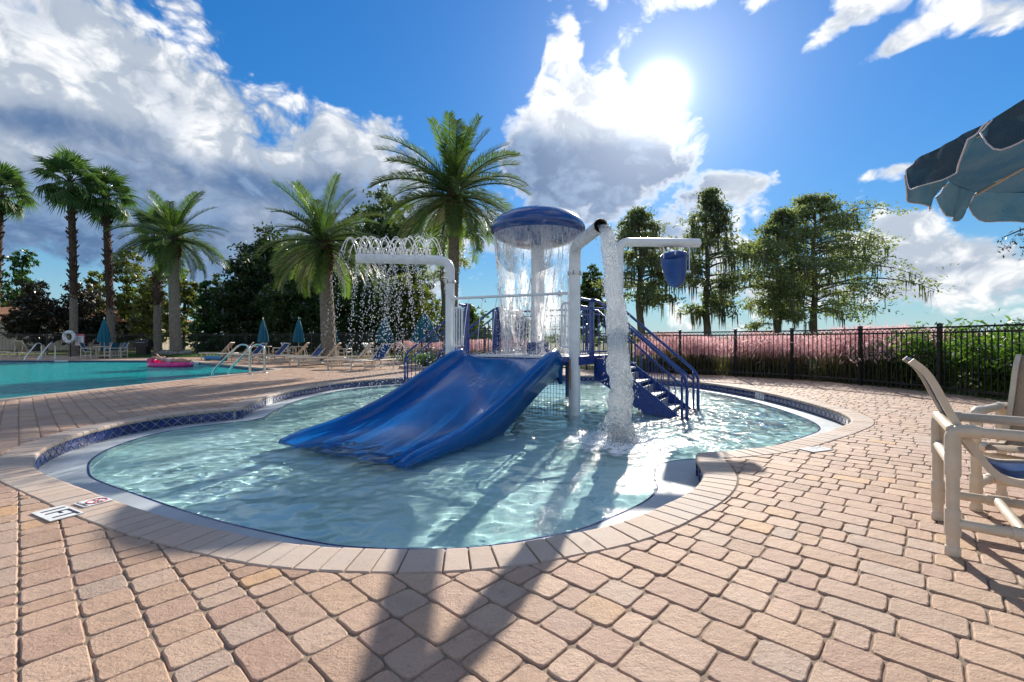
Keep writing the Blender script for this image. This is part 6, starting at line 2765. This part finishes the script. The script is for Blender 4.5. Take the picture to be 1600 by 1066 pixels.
# (b) streams of the spray bar
mb = MB()
B0, B1 = Vector((-1.18, 9.19, 1.92)), Vector((0.98, 7.80, 1.88))
for f in (0.16, 0.29, 0.42, 0.56, 0.70, 0.84):
    p0 = B0.lerp(B1, f)
    v0 = -PV * 0.55 + Vector((0, 0, -0.4)) + PU * rw.uniform(-0.08, 0.05)
    pts = []
    for k in range(10):
        t = 0.40 * k / 9
        pts.append(p0 + v0 * t + Vector((0, 0, -4.905 * t * t)))
    mb.tube(pts, [0.007 * (1 - 0.04 * k) for k in range(10)], 5, 0, caps=False)
    t = 0.38
    while t < 0.52:
        t += rw.uniform(0.004, 0.010)
        octa(mb, p0 + v0 * t + Vector((rw.gauss(0, 0.008), rw.gauss(0, 0.008), -4.905 * t * t)), rw.uniform(0.006, 0.011), 1.4)
o = mb.build('bar_streams', [M['drop']])
tag(o, 'thin water streams falling from the spray bar onto the slide', kind='stuff')


# (c) curtain under the mushroom
def curtain_material():
    m, nb, out = new_mat('water_curtain')
    pos = obj_coord(nb)
    sp = nb.n('ShaderNodeSeparateXYZ')
    nb.put(sp.inputs[0], pos)
    fall = nb.m('DIVIDE', nb.m('SUBTRACT', CAP_Z, sp.outputs[2]), CAP_Z)          # 0 at the rim, 1 at the platform
    st = nb.v('MULTIPLY', pos, (1.0, 1.0, 0.42))
    n1 = nb.noise(st, 5.0, 6, 0.66, 1.6)
    n2 = nb.noise(nb.v('MULTIPLY', pos, (1.0, 1.0, 0.34)), 17.0, 4, 0.62, 1.8)
    n3 = nb.noise(nb.v('MULTIPLY', pos, (1.0, 1.0, 0.22)), 2.6, 3, 0.6, 0.5)
    ridge = nb.m('SUBTRACT', 1.0, nb.m('MULTIPLY', nb.m('ABSOLUTE', nb.m('SUBTRACT', n1, 0.5)), 12.0), None, True)
    ridge2 = nb.m('SUBTRACT', 1.0, nb.m('MULTIPLY', nb.m('ABSOLUTE', nb.m('SUBTRACT', n2, 0.5)), 8.0), None, True)
    web = nb.m('MAXIMUM', ridge, nb.m('MULTIPLY', ridge2, nb.step(n3, 0.40, 0.62)))
    sheet_ = nb.step(fall, 0.20, 0.0, 0.0, 0.75)
    a = nb.m('MAXIMUM', nb.m('MULTIPLY', web, nb.step(n3, 0.42, 0.64, 0.04, 1.0)), nb.m('MULTIPLY', sheet_, nb.step(n2, 0.32, 0.55)))
    d = nb.n('ShaderNodeBsdfTranslucent')
    nb.put(d.inputs[0], (1.0, 1.0, 1.0))
    d2 = nb.n('ShaderNodeBsdfDiffuse')
    nb.put(d2.inputs[0], (0.9, 0.92, 0.95))
    g = nb.n('ShaderNodeBsdfGlossy')
    g.inputs['Roughness'].default_value = 0.15
    nb.put(g.inputs['Normal'], nb.bump(nb.m('ADD', n1, n2), 1.0, 0.1))
    m0 = nb.n('ShaderNodeMixShader')
    m0.inputs[0].default_value = 0.78
    nb.nt.links.new(d2.outputs[0], m0.inputs[1])
    nb.nt.links.new(d.outputs[0], m0.inputs[2])
    m1 = nb.n('ShaderNodeMixShader')
    m1.inputs[0].default_value = 0.16
    nb.nt.links.new(m0.outputs[0], m1.inputs[1])
    nb.nt.links.new(g.outputs[0], m1.inputs[2])
    tr = nb.n('ShaderNodeBsdfTransparent')
    m2 = nb.n('ShaderNodeMixShader')
    nb.put(m2.inputs[0], nb.m('MINIMUM', a, 0.92))
    nb.nt.links.new(tr.outputs[0], m2.inputs[1])
    nb.nt.links.new(m1.outputs[0], m2.inputs[2])
    nb.nt.links.new(m2.outputs[0], out.inputs[0])
    return m


M['curtain'] = curtain_material()
mb = MB()
n, k = 110, 46
V = []
for i in range(k + 1):
    f = i / k
    z = CAP_Z - 0.03 - (CAP_Z - 0.06) * f
    for j in range(n):
        a = 2 * math.pi * j / n
        rr = 1.00 - 0.26 * f ** 0.8 + 0.16 * f * mnoise.noise(Vector((math.cos(a) * 2.2, math.sin(a) * 2.2, z * 1.2))) + 0.07 * f * mnoise.noise(Vector((math.cos(a) * 6, math.sin(a) * 6, z * 3)))
        V.append((rr * math.cos(a), rr * math.sin(a), z))
mb.add(V, [(i * n + j, i * n + (j + 1) % n, (i + 1) * n + (j + 1) % n, (i + 1) * n + j) for i in range(k) for j in range(n)], 0, True)
o = mb.build('water_curtain', [M['curtain']], None, (MC.x, MC.y, 0.79))
tag(o, 'torn sheet of water falling round the mushroom', kind='stuff')
mb = MB()
for i in range(150):                                        # ropes and threads torn out of the sheet
    a = rw.uniform(0, 6.2832)
    f0 = rw.uniform(0.0, 0.75)
    f1 = min(1.0, f0 + rw.uniform(0.08, 0.35))
    ph, am = rw.uniform(0, 6), rw.uniform(0.01, 0.04)
    pts, rr_ = [], []
    for k_ in range(9):
        f = f0 + (f1 - f0) * k_ / 8
        r2 = 0.99 - 0.25 * f ** 0.8 + am * math.sin(ph + 9 * f) + 0.02 * rw.gauss(0, 1) * f
        aa = a + 0.05 * math.sin(ph * 2 + 11 * f)
        pts.append((MC.x + r2 * math.cos(aa), MC.y + r2 * math.sin(aa), 0.79 + CAP_Z * (1 - f)))
        rr_.append(rw.uniform(0.003, 0.011) * (1 if 0 < k_ < 8 else 0.3))
    mb.tube(pts, rr_, 4, 0, caps=False)
for i in range(3200):
    a = rw.uniform(0, 6.2832)
    f = rw.random() ** 0.6
    rr = 0.99 - 0.24 * f ** 0.8 + rw.gauss(0, 0.02 + 0.07 * f)
    z = 0.79 + CAP_Z * (1 - f) + 0.02
    octa(mb, (MC.x + rr * math.cos(a), MC.y + rr * math.sin(a), z), rw.uniform(0.004, 0.011), rw.uniform(1.0, 2.4))
for i in range(1500):                                       # splash where the curtain meets the platform
    a = rw.uniform(0, 6.2832)
    rr = 0.80 + rw.gauss(0, 0.22)
    octa(mb, (MC.x + rr * math.cos(a), MC.y + rr * math.sin(a), 0.80 + abs(rw.gauss(0, 0.13))), rw.uniform(0.003, 0.010))
for i in range(1100):                                       # spray running down the head of the slide
    p = pw(rw.uniform(-0.85, 0.85), rw.uniform(-0.15, 0.9), 0.79 + abs(rw.gauss(0, 0.05)))
    octa(mb, p, rw.uniform(0.003, 0.009))
o = mb.build('curtain_drops', [M['drop']])
tag(o, 'drops and splashes of the mushroom curtain', kind='stuff')


# (d) thick column from the open pipe
def column_material():
    m, nb, out = new_mat('water_column')
    pos = world_pos(nb)
    n1 = nb.noise(nb.v('MULTIPLY', pos, (1, 1, 0.36)), 20.0, 5, 0.66, 1.6)
    nrm = nb.bump(n1, 1.0, 0.09)
    g = nb.n('ShaderNodeBsdfGlass')
    nb.put(g.inputs[0], (0.97, 0.99, 1.0))
    g.inputs['Roughness'].default_value = 0.0
    g.inputs['IOR'].default_value = 1.33
    nb.put(g.inputs['Normal'], nrm)
    w = nb.n('ShaderNodeBsdfTranslucent')
    nb.put(w.inputs[0], (1.0, 1.0, 1.0))
    gl = nb.n('ShaderNodeBsdfGlossy')
    gl.inputs['Roughness'].default_value = 0.10
    nb.put(gl.inputs['Normal'], nrm)
    m0 = nb.n('ShaderNodeMixShader')
    m0.inputs[0].default_value = 0.30
    nb.nt.links.new(w.outputs[0], m0.inputs[1])
    nb.nt.links.new(gl.outputs[0], m0.inputs[2])
    mx = nb.n('ShaderNodeMixShader')
    rid = nb.m('SUBTRACT', 1.0, nb.m('MULTIPLY', nb.m('ABSOLUTE', nb.m('SUBTRACT', n1, 0.5)), 16.0), None, True)
    nb.put(mx.inputs[0], nb.m('MULTIPLY', rid, 0.24))
    nb.nt.links.new(g.outputs[0], mx.inputs[1])
    nb.nt.links.new(m0.outputs[0], mx.inputs[2])
    nb.nt.links.new(mx.outputs[0], out.inputs[0])
    return m


M['column'] = column_material()
mb = MB()
n, k = 56, 190
P0 = Vector((1.228, 6.22, 2.67))
V = []
tt = math.sqrt(2 * (2.67 - WATER_Z) / 9.81)
for i in range(k + 1):
    t = tt * (i / k) ** 0.62
    c = P0 + Vector((0.15 * t / tt, -0.58 * t / tt, -4.905 * t * t))
    f = max(0.0, (2.67 - c.z) / (2.67 - WATER_Z))
    if i < 8:
        c = c + Vector((0, 0.10 * (1 - i / 8) ** 2, 0))
    R0 = 0.080 + 0.072 * f ** 0.8
    for j in range(n):
        a = 2 * math.pi * j / n
        d = Vector((math.cos(a), math.sin(a), 0))
        q = Vector((d.x * 1.3, d.y * 1.3, c.z * 3.1))
        h = mnoise.noise(q) * 0.55 + mnoise.noise(q * 2.4) * 0.38 + mnoise.noise(q * 5.5) * 0.20 + mnoise.noise(q * 11.0) * 0.10
        V.append(c + d * R0 * (1 + h * (0.25 + 0.75 * f)))
mb.add(V, [(i * n + j, (i + 1) * n + j, (i + 1) * n + (j + 1) % n, i * n + (j + 1) % n) for i in range(k) for j in range(n)], 0, True)
o = mb.build('water_column', [M['column']])
tag(o, 'thick crumpled column of water pouring from the bent pipe', kind='stuff')
mb = MB()
L0 = Vector((1.36, 5.66, WATER_Z))
for i in range(1500):
    a = rw.uniform(0, 6.2832)
    rr = abs(rw.gauss(0, 0.20)) + 0.05
    z = abs(rw.gauss(0, 0.16)) * math.exp(-rr * 1.2)
    octa(mb, L0 + Vector((rr * math.cos(a), rr * math.sin(a), z)), rw.uniform(0.003, 0.012), rw.uniform(0.8, 1.6))
for i in range(350):
    f = rw.random()
    z = 2.5 - 2.6 * f
    a = rw.uniform(0, 6.2832)
    rr = 0.10 + 0.12 * f + abs(rw.gauss(0, 0.03))
    fr_ = math.sqrt((2.67 - z) / 2.85)
    c = P0 + Vector((0.15 * fr_, -0.58 * fr_, 0))
    octa(mb, (c.x + rr * math.cos(a), c.y + rr * math.sin(a), z), rw.uniform(0.003, 0.009), rw.uniform(1, 2))
o = mb.build('column_drops', [M['drop']])
tag(o, 'drops flying round the foot of the water column', kind='stuff')


# (e) foam where the falls land, and the running film on the slide
def foam_material(name, scale, lo, hi, most, stretch=(1, 1, 1)):
    m, nb, out = new_mat(name)
    pos = obj_coord(nb)
    n1 = nb.noise(nb.v('MULTIPLY', pos, stretch), scale, 7, 0.72, 1.0)
    at = nb.n('ShaderNodeAttribute')
    at.attribute_name = 'foam'
    x = nb.m('ADD', n1, nb.m('MULTIPLY', nb.m('SUBTRACT', at.outputs['Fac'], 0.5), 0.55))
    a = nb.m('MULTIPLY', nb.step(x, lo, hi, 0.0, most), nb.step(at.outputs['Fac'], 0.0, 0.25))
    d = nb.n('ShaderNodeBsdfDiffuse')
    nb.put(d.inputs[0], (0.85, 0.90, 0.93))
    g = nb.n('ShaderNodeBsdfGlossy')
    g.inputs['Roughness'].default_value = 0.3
    nb.put(g.inputs['Normal'], nb.bump(n1, 0.8, 0.05))
    m1 = nb.n('ShaderNodeMixShader')
    m1.inputs[0].default_value = 0.18
    nb.nt.links.new(d.outputs[0], m1.inputs[1])
    nb.nt.links.new(g.outputs[0], m1.inputs[2])
    tr = nb.n('ShaderNodeBsdfTransparent')
    m2 = nb.n('ShaderNodeMixShader')
    nb.put(m2.inputs[0], a)
    nb.nt.links.new(tr.outputs[0], m2.inputs[1])
    nb.nt.links.new(m1.outputs[0], m2.inputs[2])
    nb.nt.links.new(m2.outputs[0], out.inputs[0])
    return m


def foam_patch(name, label, c, rad, z, mat):
    mb = MB()
    n, k = 72, 30
    V, A = [], []
    for i in range(k + 1):
        for j in range(n):
            a = 2 * math.pi * j / n
            r_ = rad * (i / k)
            x, y = c[0] + r_ * math.cos(a), c[1] + r_ * math.sin(a)
            V.append((x, y, z + wave_h(x, y) + 0.006 + 0.012 * (1 - i / k)))
            A.append((1 - i / k) ** 0.8)
    mb.add(V, [(i * n + j, (i + 1) * n + j, (i + 1) * n + (j + 1) % n, i * n + (j + 1) % n) for i in range(k) for j in range(n)], 0, True)
    o = mb.build(name, [mat])
    o.data.attributes.new('foam', 'FLOAT', 'POINT').data.foreach_set('value', A)
    tag(o, label, kind='stuff')


M['foam'] = foam_material('foam', 8.0, 0.40, 0.66, 0.9)
foam_patch('foam', 'white foam where the water column lands', (1.36, 5.58), 1.0, WATER_Z, M['foam'])
foam_patch('foam', 'thin foam where the arching jets land', (-2.35, 9.15), 1.3, WATER_Z, foam_material('foam_thin', 9.0, 0.5, 0.8, 0.6))
mb = MB()
V, A = [], []
nx = 24
ys = np.linspace(0.0, -3.6, 60)
for y in ys:
    f = float(np.interp(-y, [-q for q in YS], FLO))
    for i in range(nx + 1):
        x = -0.84 + 1.68 * i / nx
        V.append((x, float(y), f + 0.05 * (abs(x) / 0.90) ** 6 + 0.011 + 0.004 * mnoise.noise(Vector((x * 7, y * 7, 3)))))
        s = -y
        A.append(0.60 * math.exp(-((s - 0.85) / 0.45) ** 2) * (0.55 + 0.45 * math.exp(-((x - 0.1) / 0.5) ** 2)) + 0.04 + 0.20 * math.exp(-((s - 3.4) / 0.25) ** 2))
mb.add(V, [(i * (nx + 1) + j, (i + 1) * (nx + 1) + j, (i + 1) * (nx + 1) + j + 1, i * (nx + 1) + j + 1) for i in range(len(ys) - 1) for j in range(nx)], 0, True)
o = mb.build('slide_film', [foam_material('film_foam', 14.0, 0.50, 0.82, 0.34, (1.0, 0.45, 1.0))], None, PS, PRZ)
o.data.attributes.new('foam', 'FLOAT', 'POINT').data.foreach_set('value', A)
tag(o, 'thin white film of water running down the slide', kind='stuff')

# ================================================================== MARKER TILES
def text_mesh(body, size, mat, extrude=0.0008):
    cu = bpy.data.curves.new('lettering', 'FONT')
    cu.body = body
    cu.size = size
    cu.extrude = extrude
    cu.align_x = 'CENTER'
    cu.align_y = 'CENTER'
    tmp = bpy.data.objects.new('lettering', cu)
    COL.objects.link(tmp)
    dg = bpy.context.evaluated_depsgraph_get()
    me = bpy.data.meshes.new_from_object(tmp.evaluated_get(dg))
    bpy.data.objects.remove(tmp)
    me.materials.clear()
    me.materials.append(mat)
    return me


def plate(w, h, th=0.006):
    mb = MB()
    mb.box((0, 0, 0), (w, h, th))
    return mb


def frame_rot(o, right, up):
    r_, u = Vector(right).normalized(), Vector(up).normalized()
    n_ = r_.cross(u)
    o.rotation_euler = Matrix((r_, u, n_)).transposed().to_euler()


TXT = 'depth marker tiles of the wading pool'
mk = thing('depth_marker', 'white tile lettered 1 FT set in the pavers at the left', 'marker', (-2.838, 2.842, 0.006), 0, TXT)
frame_rot(mk, (0.887, -0.46, 0), (0.46, 0.887, 0))
plate(0.29, 0.156).build('tile', [M['marker_white']], mk)
for ch, x in (('1', -0.085), ('F', 0.0), ('T', 0.088)):
    obj('letter', text_mesh(ch, 0.165, M['marker_ink']), mk, (x, 0, 0.004))
mk = thing('no_diving_marker', 'white tile with red no-diving sign on the left coping', 'marker', (-2.79, 3.035, 0.008), 0, TXT)
frame_rot(mk, (0.90, -0.44, 0), (0.44, 0.90, 0))
plate(0.155, 0.155, 0.005).build('tile', [M['marker_white']], mk)
mb = MB()
mb.tube([(0.012 + 0.052 * math.cos(a), 0.012 + 0.052 * math.sin(a), 0.003) for a in [2 * math.pi * i / 28 for i in range(28)]], 0.0045, 5, closed=True)
mb.bar((-0.025, 0.049, 0.003), (0.049, -0.025, 0.003), 0.008, 0.004)
mb.build('prohibition_ring', [M['marker_red']], mk)
mb = MB()
mb.bar((-0.02, 0.005, 0.003), (0.03, 0.02, 0.003), 0.010, 0.002)
mb.bar((0.028, 0.018, 0.003), (0.040, 0.004, 0.003), 0.007, 0.002)
mb.ball((0.040, 0.026, 0.003), 0.008, 8, 4, 0, (1, 1, 0.3))
mb.build('diver_symbol', [M['marker_ink']], mk)
obj('lettering', text_mesh('NO DIVING', 0.026, M['marker_ink']), mk, (0.0, -0.062, 0.003))
mk = thing('depth_marker', 'worn white tile lettered 1 FT beside the right coping', 'marker', (3.02, 4.52, 0.006), 0, TXT)
frame_rot(mk, (0.93, 0.36, 0), (-0.36, 0.93, 0))
plate(0.29, 0.15).build('tile', [M['marker_white']], mk)
for ch, x in (('1', -0.085), ('F', 0.0), ('T', 0.088)):
    obj('letter', text_mesh(ch, 0.15, plain('worn_ink', (0.30, 0.32, 0.36), 0.6)), mk, (x, 0, 0.004))


def wall_marker(label, xy):
    i = int(((POOL - np.array(xy)) ** 2).sum(1).argmin())
    nn = normals_out(POOL, 4)[i]
    p = POOL[i] - nn * 0.016
    mk = thing('depth_marker', label, 'marker', (p[0], p[1], -0.112), 0, TXT)
    frame_rot(mk, (nn[1], -nn[0], 0), (0, 0, 1))
    plate(0.34, 0.130, 0.008).build('tile', [M['marker_white']], mk)
    for ch, x in (('1', -0.10), ('F', 0.0), ('T', 0.10)):
        obj('letter', text_mesh(ch, 0.135, M['marker_ink']), mk, (x, 0, 0.005))


wall_marker('white 1 FT tile in the blue band on the left pool wall', (-4.78, 9.0))
wall_marker('white 1 FT tile in the blue band on the right pool wall', (5.35, 9.85))
# pale plates in the tile band of the swimming pool
for lab, x, y, rz in (('pale marker plate in the far tile band by the ladder', -25.6, 25.85, R(2)), ('pale marker plate in the slanting tile band by the foam roll', -16.4, 23.62, R(-40))):
    o = plate(0.75, 0.02, 0.08).build('marker_plate', [M['marker_white']])
    o.location = (x, y, -0.05)
    o.rotation_euler = (0, 0, rz)
    tag(o, lab, 'marker', 'pale plates of the swimming pool')

# ================================================================== FLOAT AND THE PERSON ON IT
FP = (-15.9, 21.2, BIG_WATER_Z)
fl = thing('pool_float', 'bright pink inflatable lounge drifting on the swimming pool', 'pool float', FP, R(-6))
pinkm = plain('vinyl_pink', (0.72, 0.012, 0.21), 0.25, vary=0.1, scale=3, coat=0.4)
mb = MB()
out_ = []
for i in range(30):
    a = 2 * math.pi * i / 30
    sq = 3.2
    ca, sa = math.cos(a), math.sin(a)
    out_.append((math.copysign(abs(ca) ** (2 / sq), ca) * 0.88, math.copysign(abs(sa) ** (2 / sq), sa) * 0.38, 0.09))
mb.tube(out_, 0.125, 10, closed=True)
mb.build('rim_tube', [pinkm], fl)
for y in (-0.2, 0.0, 0.2):
    mb = MB()
    mb.tube([(-0.8, y, 0.07), (0.8, y, 0.05)], 0.105, 10)
    mb.build('mattress_tube', [pinkm], fl)
mb = MB()
mb.tube([(-0.80, -0.32, 0.27), (-0.80, 0.32, 0.27)], 0.13, 12)
mb.build('pillow', [pinkm], fl)

skinm = plain('skin', (0.46, 0.27, 0.19), 0.5, vary=0.06, scale=10)
ps = thing('person', 'person in light swimwear lying on the pink float, arms behind the head', 'person', (FP[0], FP[1], FP[2] + 0.20), R(-6))


def skin_body(name, verts, edges, radii, mat, parent, root=0):
    me = bpy.data.meshes.new(name)
    me.from_pydata(verts, edges, [])
    me.materials.append(mat)
    o = obj(name, me, parent)
    md = o.modifiers.new('skin', 'SKIN')
    md.use_smooth_shade = True
    for i, r_ in enumerate(radii):
        sv = me.skin_vertices[0].data[i]
        sv.radius = r_ if isinstance(r_, tuple) else (r_, r_)
        sv.use_root = (i == root)
    o.modifiers.new('subdivision', 'SUBSURF').levels = 1
    o.modifiers['subdivision'].render_levels = 1
    return o


BV = [(0.05, 0, 0.07), (-0.18, 0, 0.09), (-0.40, 0, 0.15), (-0.52, 0, 0.20), (-0.60, 0, 0.25), (-0.72, 0, 0.31), (-0.80, 0, 0.34),
      (-0.44, 0.17, 0.17), (-0.62, 0.32, 0.26), (-0.78, 0.14, 0.24), (-0.44, -0.17, 0.17), (-0.62, -0.32, 0.26), (-0.78, -0.14, 0.24),
      (0.10, 0.09, 0.07), (0.48, 0.11, 0.15), (0.86, 0.10, 0.06), (0.98, 0.10, 0.13), (0.10, -0.09, 0.07), (0.50, -0.11, 0.09), (0.90, -0.12, 0.05), (1.00, -0.12, 0.12)]
BE = [(0, 1), (1, 2), (2, 3), (3, 4), (4, 5), (5, 6), (2, 7), (7, 8), (8, 9), (2, 10), (10, 11), (11, 12), (0, 13), (13, 14), (14, 15), (15, 16), (0, 17), (17, 18), (18, 19), (19, 20)]
BR = [(0.15, 0.10), (0.13, 0.09), (0.16, 0.10), 0.07, 0.055, 0.098, 0.08, 0.06, 0.042, 0.032, 0.06, 0.042, 0.032, 0.085, 0.062, 0.038, 0.03, 0.085, 0.062, 0.038, 0.03]
skin_body('body', BV, BE, BR, skinm, ps)
mb = MB()
mb.ball((-0.79, 0, 0.325), 0.118, 12, 8, 0, (1.1, 1.0, 0.95))
mb.build('hair', [plain('hair_brown', (0.06, 0.03, 0.015), 0.6, vary=0.3)], ps)
mb = MB()
mb.lathe([(0.155, -0.10), (0.168, 0.0), (0.165, 0.10)], 16, (0.04, 0, 0.075), 0, True, Matrix.Rotation(R(90), 3, 'Y') @ Matrix.Diagonal(Vector((0.72, 1.05, 1))))
mb.lathe([(0.150, -0.06), (0.165, 0.0), (0.160, 0.06)], 16, (-0.33, 0, 0.13), 0, True, Matrix.Rotation(R(90), 3, 'Y') @ Matrix.Diagonal(Vector((0.74, 1.08, 1))))
mb.build('swimsuit', [plain('swimsuit_pale', (0.55, 0.50, 0.60), 0.7)], ps)

# moss strands of a bough that hangs in from beyond the right edge
bt = thing('overhanging_bough', 'dark drooping bough tips with moss below the parasol at the right edge', 'branch', (6.33, 5.0, 0))
mb = MB()
mb.tube([(-0.55, 0.35, 2.30), (-0.2, 0.3, 2.46), (0.4, 0.2, 2.65), (1.4, 0.0, 3.0), (2.4, 0, 3.2), (2.9, 0, 2.4), (3.0, 0, -0.05)], [0.006, 0.012, 0.02, 0.04, 0.08, 0.13, 0.17], 6)
mb.build('limb', [M['bark']], bt)
rs = np.random.RandomState(5)
C = []
for i in range(60):
    f = rs.uniform(0, 1)
    C.append((-0.65 + 1.3 * f + rs.normal() * 0.05, 0.33 - 0.1 * f + rs.normal() * 0.05, 2.28 + 0.28 * f - abs(rs.normal()) * 0.13))
P = np.repeat(np.array(C), 9, 0) + rs.normal(size=(540, 3)) * np.array([0.035, 0.035, 0.05])
obj('twig_leaves', quads_mesh('twig_leaves', leaf_quads(P, 0.05, 0.015, rs, 0.3, 0.6), [LEAF['plum']]), bt)
